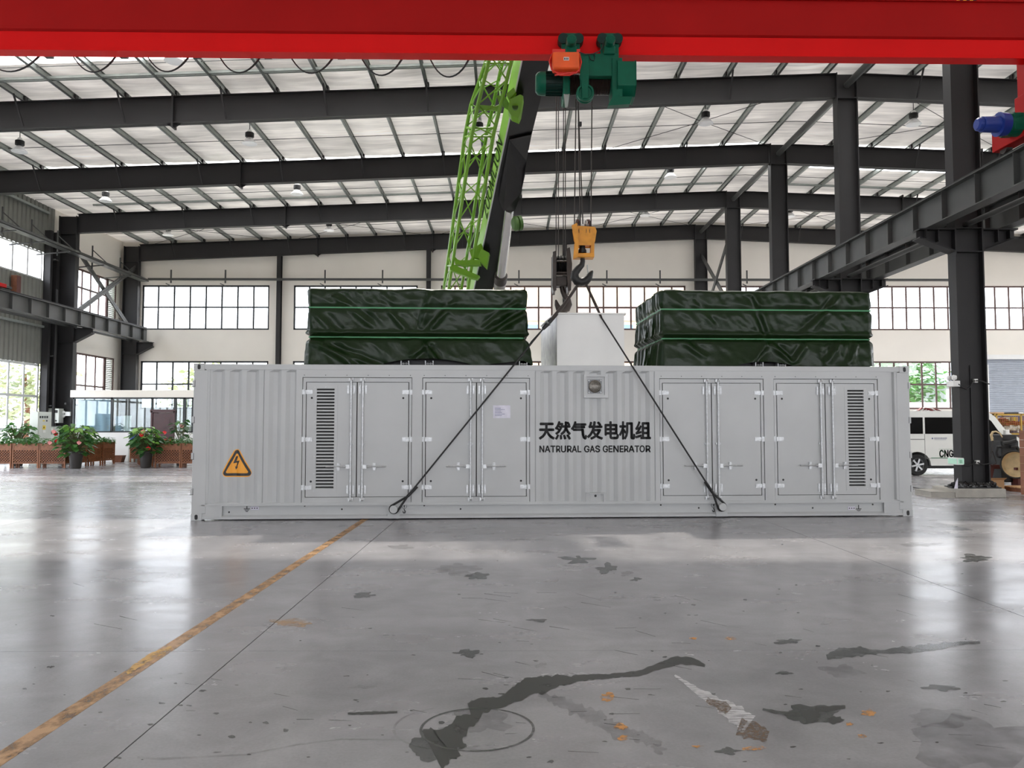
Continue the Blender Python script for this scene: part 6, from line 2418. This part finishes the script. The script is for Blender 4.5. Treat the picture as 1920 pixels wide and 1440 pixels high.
mb.disc((vx(1748.5), VY, vz(822)), 0.026, (0, -1, 0), 8, 0.005)
mb.box((vx(1752), VY - 0.005, vz(824.7)), (vx(1774), VY, vz(824.3)))
obj('door_print', mb, 'ink_blue', van, smooth=False)
# red straps lying on the roof of the van
rs = thing('strap_bundle', 'red lifting straps lying in a heap on the minibus roof', 'strap', (vx(1755), VY + 0.5, zt_))
rd = random.Random(8)
for k in range(9):
    x = vx(1741 + 3.2 * k)
    y = VY + 0.45 + 0.1 * rd.random()
    h = 0.03 + 0.10 * math.sin(PI * (k + 0.6) / 9.5)
    pts = [Vector((x - 0.2, y, zt_ + 0.015)), Vector((x - 0.05, y + 0.06, zt_ + h)), Vector((x + 0.12, y - 0.04, zt_ + h * 0.8)), Vector((x + 0.3, y + 0.03, zt_ + 0.015))]
    mb = MB()
    for a, b in zip(pts[:-1], pts[1:]):
        mb.bar(a, b, 0.08, 0.012)
    obj('strap', mb, 'bag_red' if k % 4 else 'bag_white', rs, smooth=False)

# fittings on the large right column
cw = 17.55 - 0.006
XF_ = 9.93


def onflange(px, py):
    """point on the inner flange face x = 9.945 hit through the pixel"""
    d = ray(px, py)
    t = XF_ / d.x
    return Vector((0, 0, H)) + d * t


c = at(1793, 716, 17.62)
el = thing('emergency_light', 'white twin-head emergency light on the large right column', 'light', Vector((9.93, 17.7, 2.5)))
cz = (798 - 719) * 17.6 / F + H
obj('battery_box', MB().box((9.80, 17.5, cz - 0.07), (9.945, 17.8, cz + 0.06)), 'white_plastic', el, bevel=0.012, smooth=False)
for y in (17.55, 17.75):
    obj('lamp_head', MB().lathe([(0, 0), (0.05, 0.0), (0.062, 0.02), (0.045, 0.08), (0, 0.09)], (9.80, y, cz + 0.13), (1, -0.2, 0), 14), 'white_plastic', el)
    obj('lamp_neck', MB().cyl((9.84, y, cz + 0.05), (9.84, y, cz + 0.12), 0.012, n=8), 'white_plastic', el)
ez = (798 - 864.5) * 17.6 / F + H
ex = thing('exit_sign', 'pale green emergency exit sign box low on the large right column', 'sign', Vector((9.9, 17.6, ez)))
obj('sign_case', MB().box((9.80, 17.45, ez - 0.075), (9.945, 17.83, ez + 0.075)), 'white_plastic', ex, bevel=0.008, smooth=False)
obj('sign_face', MB().box((9.815, 17.443, ez - 0.06), (9.945, 17.45, ez + 0.06)).box((9.793, 17.47, ez - 0.06), (9.8, 17.81, ez + 0.06)), 'exit_green', ex, smooth=False)
mb = MB()
for k in range(2):
    mb.box((9.85 + 0.035 * k, 17.439, ez - 0.04), (9.862 + 0.035 * k, 17.443, ez + 0.035))
obj('sign_figure', mb, 'cng_green', ex, smooth=False)
for nm, px, py, lb in (('a', 1828.5, 714, 'small grey junction box high on the large right column'), ('b', 1832, 866.5, 'small grey junction box low on the large right column, level with the exit sign')):
    jb = thing('junction_box', lb, 'junction box', at(px, py, 17.66))
    q = at(px, py, 17.64)
    obj('case', MB().cbox(q, (0.085, 0.08, 0.085)), 'cabinet', jb, bevel=0.008, smooth=False)
    obj('cover', MB().box((q.x - 0.035, q.y - 0.045, q.z - 0.035), (q.x + 0.035, q.y - 0.04, q.z + 0.035)), 'white_plastic', jb, smooth=False)
    pp = [(1797, 720), (1803, 726), (1812, 730), (1820, 724), (1824, 715), (1828, 714)] if nm == 'a' else [(1803, 866), (1808, 872), (1816, 874), (1824, 870), (1830, 866)]
    pts = [at(a, b, 17.5 if i < 1 else 17.53) for i, (a, b) in enumerate(pp)]
    obj('cable', MB().tube(pts, 0.016, 6), 'black', jb)
    pp = [(1830, 714), (1840, 714), (1850, 719), (1855, 720)] if nm == 'a' else [(1833, 867), (1842, 871), (1852, 870), (1859, 868)]
    obj('cable', MB().tube([at(a, b, 17.53) for a, b in pp], 0.014, 6), 'black', jb)
pn = thing('concrete_plinth', 'low concrete plinth under the large right column', 'plinth', (10.4, 17.7, 0))
a, b = at(1794, 931, 17.3), at(1886, 918, 17.3)
obj('block', MB().box((a.x, 17.32, 0), (b.x + 0.02, 18.3, 0.195)), 'concrete', pn, bevel=0.015, smooth=False)
obj('apron', MB().prism([(a.x - 0.45, 17.5), (a.x, 17.36), (a.x, 18.3), (a.x - 0.4, 18.3)], 'z', 0, 0.12), 'concrete', pn, bevel=0.015, smooth=False)
bg_ = thing('plastic_wrap', 'crumpled black plastic wrapped round the foot of the large right column', 'plastic', (10.3, 17.5, 0.2))


def bag(c, rx, ry, rz, seed):
    def fn(u, v):
        a, b = 2 * PI * u, PI * v
        d = Vector((math.sin(b) * math.cos(a), math.sin(b) * math.sin(a), math.cos(b)))
        k = 1 + 0.5 * noise.noise(d * 2.2 + Vector((seed, 0, 0))) + 0.3 * noise.noise(d * 6 + Vector((0, seed, 0)))
        return (c[0] + rx * d.x * k, c[1] + ry * d.y * k, max(c[2] + rz * d.z * k, c[2] - rz * 0.55))
    return MB().grid(fn, 28, 14)


for k, px in enumerate((1790, 1806, 1820, 1834, 1848, 1860)):
    q = at(px, 915, 17.48)
    obj('fold', bag((q.x, 17.5, 0.24), 0.13, 0.07, 0.07 + 0.02 * (k % 2), k * 2.3), 'plastic_black', bg_)
obj('torn_flap', MB().add([at(1789, 917, 17.4), at(1796, 916, 17.42), at(1796, 896, 17.46), at(1792, 904, 17.44)] + [q + Vector((0, 0.004, 0)) for q in (at(1789, 917, 17.4), at(1796, 916, 17.42), at(1796, 896, 17.46), at(1792, 904, 17.44))], [(0, 1, 2, 3), (7, 6, 5, 4)]), 'paper', bg_, smooth=False)

# engine with a beige fan shroud
EY = 19.6


def ep(px, py, dy=0.0):
    q = at(px, py, EY)
    q.y += dy
    return q


en = thing('gas_engine', 'black engine with a round beige fan shroud on a rusty stand', 'engine', (12.3, 20, 0))
mb = MB().box((ep(1882, 850).x, EY + 0.1, ep(1882, 905).z), (ep(1916, 850).x, EY + 1.1, ep(1882, 826).z))
obj('block', mb, 'black', en, bevel=0.03, smooth=False)
mb = MB().box((ep(1890, 850).x, EY + 0.2, ep(1890, 828).z), (ep(1918, 850).x, EY + 0.95, ep(1890, 815).z))
obj('rocker_cover', mb, 'black', en, bevel=0.03, smooth=False)
c = ep(1889, 870, -0.3)
obj('fan_shroud', MB().lathe([(0.0, 0.12), (0.15, 0.11), (0.27, 0.08), (0.3, 0.03), (0.31, 0.0), (0.325, 0.01), (0.33, 0.06), (0.28, 0.14), (0.16, 0.18)], c, (0.8, 0.6, 0), 28), 'fan_beige', en)
obj('shroud_rim', MB().tube([c + (Vector((0.6, -0.8, 0)) * math.cos(t) + Vector((0, 0, 1)) * math.sin(t)) * 0.325 for t in [2 * PI * k / 28 for k in range(28)]], 0.022, 6, closed=True), 'black', en)
obj('shaft_arm', MB().bar(ep(1891, 878, -0.25), ep(1912, 878, -0.1), 0.06, 0.06), 'rust_red', en, smooth=False)
for pp, rr in (([(1876, 838), (1869, 838), (1867, 848), (1870, 856), (1876, 857)], 0.035), ([(1893, 838), (1905, 837), (1911, 848), (1912, 862)], 0.045), ([(1880, 832), (1892, 830), (1904, 826)], 0.05)):
    obj('hose', MB().tube([ep(a, b, -0.02) for a, b in pp], rr, 8), 'black', en)
obj('intake_hose', MB().tube([ep(a, b, 0.1) for a, b in ((1866, 826), (1863, 816), (1866, 810), (1872, 809), (1880, 813), (1884, 820))], [0.035, 0.03, 0.028, 0.02, 0.015, 0.015], 8), 'fan_beige', en)
obj('pipe_end', MB().cyl(ep(1866, 822, 0.1), ep(1867, 828, 0.1), 0.035, n=10), 'black', en)
for a, b in (((1866, 828), (1862, 858)), ((1865, 845), (1873, 868)), ((1873, 868), (1864, 874))):
    obj('lever', MB().cyl(ep(*a, 0.1), ep(*b, 0.1), 0.009, n=6), 'dark_iron', en)
for a, b in (((1858, 876), (1913, 876)),):
    obj('stand_beam', MB().box((ep(*a).x, EY + 0.15, ep(*a).z - 0.05), (ep(*b).x, EY + 0.3, ep(*a).z + 0.05)), 'rust_red', en, smooth=False)
for px in (1866, 1906):
    for dy in (0.15, 1.0):
        q = ep(px, 878)
        obj('stand_leg', MB().bar((q.x, EY + dy, q.z), (q.x - 0.12 if px < 1880 else q.x + 0.03, EY + dy, 0.0), 0.09, 0.09, (0, 1, 0)), 'rust_red', en, smooth=False)
obj('stand_post', MB().box((ep(1903, 880).x, EY - 0.1, 0.1), (ep(1912, 880).x, EY + 0.1, ep(1903, 868).z)), 'rust_red', en, smooth=False)
q = at(1873, 917, 19.2)
cb = thing('cardboard_box', 'open brown cardboard box on the floor below the engine', 'box', (q.x, 19.3, 0))
a, b = at(1857, 917, 19.2), at(1883, 900, 19.2)
obj('carton', MB().box((a.x, 19.2, 0.002), (b.x, 19.62, b.z)), 'card', cb, bevel=0.005, smooth=False)
obj('flap', MB().add([(a.x, 19.2, b.z), (b.x, 19.2, b.z), (b.x + 0.02, 19.12, b.z + 0.05), (a.x - 0.02, 19.12, b.z + 0.05), (a.x, 19.205, b.z), (b.x, 19.205, b.z), (b.x + 0.02, 19.125, b.z + 0.055), (a.x - 0.02, 19.125, b.z + 0.055)], [(0, 1, 2, 3), (7, 6, 5, 4)]), 'card', cb, smooth=False)
pq = thing('wooden_pallet', 'low wooden pallet under the engine, right of the cardboard box', 'pallet', (12.4, 19.1, 0))
for k in range(4):
    obj('plank', MB().box((12.0, 18.75 + 0.2 * k, 0.09), (13.1, 18.9 + 0.2 * k, 0.11)), 'card', pq, smooth=False)
for x in (12.02, 12.5, 12.98):
    obj('bearer', MB().box((x, 18.75, 0), (x + 0.1, 19.5, 0.09)), 'wood_dark', pq, smooth=False)
q = at(1913, 934, 17.95)
q.x += 0.02
wc = thing('wooden_crate', 'tall brown wooden crate at the right edge of the picture', 'crate', (q.x + 0.5, 17.6, 0))
for k in range(8):
    z = 0.02 + 0.175 * k
    obj('board', MB().box((q.x, 17.3, z), (q.x + 1.1, 17.32, z + 0.17)).box((q.x, 17.32, z), (q.x + 0.02, 17.95, z + 0.17)), 'crate_brown', wc, smooth=False)
obj('lid', MB().box((q.x, 17.3, 1.42), (q.x + 1.1, 17.95, 1.45)), 'crate_brown', wc, smooth=False)
obj('batten', MB().box((q.x + 0.2, 17.28, 0.02), (q.x + 0.3, 17.3, 1.42)), 'wood_dark', wc, smooth=False)
# cables on the floor by the column
fc = obj('floor_cable', MB().tube([Vector((atz(px, py).x, atz(px, py).y, 0.012)) for px, py in ((1700, 912), (1715, 915), (1735, 919), (1750, 922), (1762, 924))], 0.012, 6), 'black')
tag(fc, 'thin black cable lying on the floor between the container and the large column', 'cable')

# yellow mesh storage cage with goods behind the engine
RY = 29.0


def rp(px, py, Y=RY):
    return at(px, py, Y)


rk = thing('storage_cage', 'yellow wire mesh storage cage full of goods before the roller shutter', 'rack', (18.5, RY + 0.5, 0))
xa_, xb_2 = rp(1862, 800).x, rp(1990, 800).x
zt2 = rp(1880, 776).z
for x in (xa_, xa_ + 0.12, rp(1914.5, 800).x, xb_2):
    obj('post', MB().box((x, RY, 0), (x + 0.05, RY + 0.05, zt2)), 'rack_yellow', rk, smooth=False)
    obj('post', MB().box((x, RY + 1.1, 0), (x + 0.05, RY + 1.15, zt2)), 'rack_yellow', rk, smooth=False)
for z in (zt2, 1.28, 0.4):
    obj('rail', MB().box((xa_, RY, z - 0.05), (xb_2, RY + 0.05, z)), 'rack_yellow', rk, smooth=False)
    obj('rail', MB().box((xa_, RY + 1.1, z - 0.05), (xb_2, RY + 1.15, z)), 'rack_yellow', rk, smooth=False)
ms = MB()
x = xa_
while x < xb_2:
    ms.box((x, RY + 0.02, 0.4), (x + 0.006, RY + 0.026, zt2))
    x += 0.07
z = 0.4
while z < zt2:
    ms.box((xa_, RY + 0.02, z), (xb_2, RY + 0.026, z + 0.006))
    z += 0.07
obj('wire_mesh', ms, 'rack_yellow', rk, smooth=False)['kind'] = 'stuff'
obj('shelf', MB().box((xa_, RY + 0.05, 1.26), (xb_2, RY + 1.1, 1.28)), 'rack_blue', rk, smooth=False)
obj('back_panel', MB().box((xa_, RY + 1.1, 0.4), (xb_2, RY + 1.12, zt2 - 0.06)), 'rack_blue', rk, smooth=False)
for lb, px0, px1, py0, py1, m, kind in (
        ('orange cardboard carton in the yellow cage, under its top rail', 1896, 1909, 782, 790, 'card', 'b'),
        ('grey carton in the yellow cage, left of the orange carton', 1883, 1894, 783, 790, 'cabinet', 'b'),
        ('blue carton at the foot of the yellow cage heap', 1900, 1918, 804, 811, 'rack_blue', 'b')):
    a, b = rp(px0, py1, RY + 0.3), rp(px1, py0, RY + 0.3)
    o = thing('carton', lb, 'box', (a.x, RY + 0.3, a.z))
    obj('case', MB().box((a.x, RY + 0.3, 1.281 if a.z < 1.6 else a.z), (b.x, RY + 0.7, b.z)), m, o, bevel=0.01, smooth=False)
    obj('tape', MB().box(((a.x + b.x) / 2 - 0.03, RY + 0.297, a.z), ((a.x + b.x) / 2 + 0.03, RY + 0.3, b.z)), 'yellow_sign' if m == 'card' else 'white_plastic', o, smooth=False)
for lb, px, py, sx, sz, m, sd in (
        ('red cloth bundle heaped across the yellow cage', 1895, 795, 0.42, 0.12, 'bag_red', 1),
        ('red cloth bundle at the left end of the yellow cage', 1880, 789, 0.2, 0.11, 'bag_red', 4),
        ('white plastic bag in the yellow cage beside the minibus bonnet', 1893, 803, 0.2, 0.14, 'bag_white', 7),
        ('white plastic bag in the yellow cage, nearer the picture edge', 1904, 802, 0.16, 0.1, 'bag_white', 9),
        ('red cloth bundle at the right end of the yellow cage', 1926, 794, 0.25, 0.12, 'bag_red', 12)):
    q = rp(px, py, RY + 0.35)
    tag(obj('cloth_bundle' if 'red' in m else 'plastic_bag', bag((q.x, q.y, q.z), sx, 0.2, sz, sd), m, origin=q), lb, 'cloth' if 'red' in m else 'bag')
for lb, px, w_, m in (('dark parts tray lying on top of the yellow cage', 1897, 0.34, 'dark_iron'), ('white packet lying on top of the yellow cage', 1908, 0.2, 'bag_white'), ('beige board on the left top corner of the yellow cage', 1868, 0.36, 'card')):
    q = rp(px, 775, RY + 0.2)
    o = obj('top_packet', MB().box((q.x - w_ / 2, RY + 0.02, zt2 + 0.001), (q.x + w_ / 2, RY + 0.4, zt2 + 0.06)), m, origin=Vector((q.x, RY + 0.2, zt2)), bevel=0.015, smooth=False)
    tag(o, lb, 'box')

# ================================================================== high-bay lamps
LMP = [(327, 100, 'below the red girder, nearest the left festoon loops', 0), (37, 273, 'at the left edge between the two nearest rafters', 0), (468, 258, 'left of the lattice jib between the two nearest rafters', 0),
       (898, 240, 'behind the lattice jib', 0), (1323, 220, 'right of the hoist, between the nearest rafters', 0), (1713, 222, 'just left of the large right column', 0),
       (198, 368, 'at the left under the roof light strip', 1), (557, 355, 'left of the lattice jib under the roof light strip', 1), (1257, 323, 'right of the hoist ropes under the roof light strip', 1),
       (315, 433, 'at the left in the last bay', 2), (617, 424, 'left of the lattice jib in the last bay', 2), (1210, 396, 'right of the hook block in the last bay', 2), (1481, 398, 'between two middle columns in the last bay', 2)]
lamp0 = None
for px, py, where, g in LMP:
    Y = 27
    for _ in range(12):
        q = at(px, py, Y)
        zt_l = ztop(q.x) - 0.62
        Y *= (zt_l - H) / (q.z - H)
    q = at(px, py, Y)
    lab = 'white high-bay lamp with dark driver ' + where
    if lamp0 is None:
        lamp0 = thing('high_bay_lamp', lab, 'lamp', q, group='high-bay lamps under the roof')
        obj('shade', MB().lathe([(0.06, 0.0), (0.1, -0.03), (0.24, -0.19), (0.25, -0.2), (0.24, -0.21), (0.2, -0.205), (0.0, -0.2)], (0, 0, 0), (0, 0, 1), 24), 'opal', lamp0, local=True)
        obj('driver', MB().lathe([(0, 0.16), (0.13, 0.16), (0.14, 0.15), (0.14, 0.02), (0.1, 0.0), (0, 0)], (0, 0, 0), (0, 0, 1), 18), 'black', lamp0, local=True)
        obj('cap', MB().lathe([(0, 0.26), (0.06, 0.25), (0.08, 0.2), (0.09, 0.16), (0, 0.16)], (0, 0, 0), (0, 0, 1), 14), 'white_plastic', lamp0, local=True)
        obj('hanger', MB().cyl((0, 0, 0.25), (0, 0, 0.87), 0.012, n=6), 'steel_dark', lamp0, local=True)
        s = 1.0
    else:
        dup(lamp0, q, 0.3, lab)

# ================================================================== outside
gnd = obj('ground_outside', MB().box((-140, 43.3, -0.5), (140, 220, -0.14)).box((-140, -140, -0.5), (-22, 43.3, -0.14)).box((42, -140, -0.5), (140, 43.3, -0.14)).box((-22, -140, -0.5), (42, -26, -0.14)), 'concrete', smooth=False)
gnd['kind'] = 'structure'
rd = random.Random(11)


def tree(label, x, y, h, cr, m, seed, name='broadleaf_tree'):
    r = thing(name, label, 'tree', (x, y, -0.14), group='trees outside the windows')
    rd = random.Random(seed)
    obj('trunk', MB().tube([(x, y, -0.14), (x + 0.1, y, h * 0.4), (x - 0.1, y, h * 0.8)], [0.2, 0.15, 0.06], 8), 'wood_dark', r)
    mb = MB()
    for k in range(900):
        d = Vector((rd.gauss(0, 1), rd.gauss(0, 1), rd.gauss(0, 1))).normalized() * rd.random() ** 0.4
        p = Vector((x + d.x * cr, y + d.y * cr, h * 0.66 + d.z * h * 0.4))
        a = rd.uniform(0, 2 * PI)
        leaf_mb(mb, p, (math.cos(a), math.sin(a), rd.uniform(-0.4, 0.6)), rd.uniform(0.35, 0.7), rd.uniform(0.2, 0.4), rd.uniform(-0.8, 0.8), 0.2)
    o = obj('crown', mb, m, r, ang=60)
    o['kind'] = 'stuff'


tree('yellow-green tree outside the lower left back windows', -20.5, 55, 5.6, 3.0, 'leaf_pale', 1)
tree('yellow-green tree outside, just above the left end of the container', -13.6, 60, 6.6, 3.0, 'leaf_pale', 2)
tree('young tree outside, seen right of the left tarpaulin edge', -12.5, 70, 8.0, 2.8, 'leaf_pale', 3)
tree('dark green tree outside the right lower windows, left of the large column', 25.5, 55, 6.4, 2.8, 'leaf', 4)
tree('second dark green tree outside the right lower windows, hard by the column', 29.3, 58, 6.8, 2.6, 'leaf', 8)
tree('pale tree outside the upper right windows', 29, 60, 8.2, 1.9, 'leaf_pale', 5)
tree('tree outside the left wall door glazing', -26, 37, 6.5, 2.2, 'leaf_pale', 6)
tree('tree outside the left wall windows in the last bay', -30, 50, 6.0, 2.8, 'leaf_pale', 7)
bd = thing('office_building', 'pale tan building across the yard with bands of blue windows', 'building', (8, 62, 0))
mat('tan_brick', (192, 172, 144), 0.8, var=0.06)
mat('pale_brick', (150, 134, 126), 0.8, var=0.06)
mat('shed_grey', (104, 112, 108), 0.8, var=0.1)
mat('blue_window', (96, 122, 150), 0.2, var=0.05)
obj('facade', MB().box((-5, 62, -0.14), (17.5, 70, 14)), 'tan_brick', bd, smooth=False)
obj('brick_band', MB().box((-5, 61.9, 9.7), (17.5, 62, 10.9)), 'pale_brick', bd, smooth=False)
w0 = None
for k in range(9):
    for z in (7.6, 4.2, 1.0):
        if w0 is None:
            w0 = obj('window', MB().box((-4.3, 61.9, 7.6), (-2.5, 62.02, 9.4)), 'blue_window', bd, smooth=False)
            m0_ = obj('window_bar', MB().box((-3.45, 61.86, 7.6), (-3.35, 61.9, 9.4)).box((-4.3, 61.86, 8.8), (-2.5, 61.9, 8.88)), 'white_plastic', bd, smooth=False)
        else:
            copy_at(w0, bd, (2.45 * k, 0, z - 7.6))
            copy_at(m0_, bd, (2.45 * k, 0, z - 7.6))
sh_ = thing('yard_shed', 'long low pale shed with a light roof beyond the right windows', 'building', (34, 70, 0))
obj('wall', MB().box((22, 70, -0.14), (52, 78, 5.2)), 'shed_grey', sh_, smooth=False)
obj('roof', MB().prism([(69.6, 5.2), (78.4, 5.2), (74, 6.6)], 'x', 21.6, 52.4), 'blue_window', sh_, smooth=False)
wv = thing('white_truck', 'white box truck parked outside the lower right windows', 'truck', (26, 50, 0))
obj('cargo_box', MB().box((24.9, 49.5, 0.7), (29.5, 51.7, 3.0)), 'white_plastic', wv, bevel=0.03, smooth=False)
obj('cab', MB().prism([(23.3, 0.5), (24.8, 0.5), (24.8, 2.4), (23.9, 2.4), (23.3, 1.4)], 'y', 49.6, 51.6), 'white_plastic', wv, bevel=0.04, smooth=False)
for x in (24.0, 28.3):
    for y in (49.55, 51.4):
        obj('wheel', MB().cyl((x, y, 0.28), (x, y + 0.25, 0.28), 0.42, n=18), 'tyre', wv)
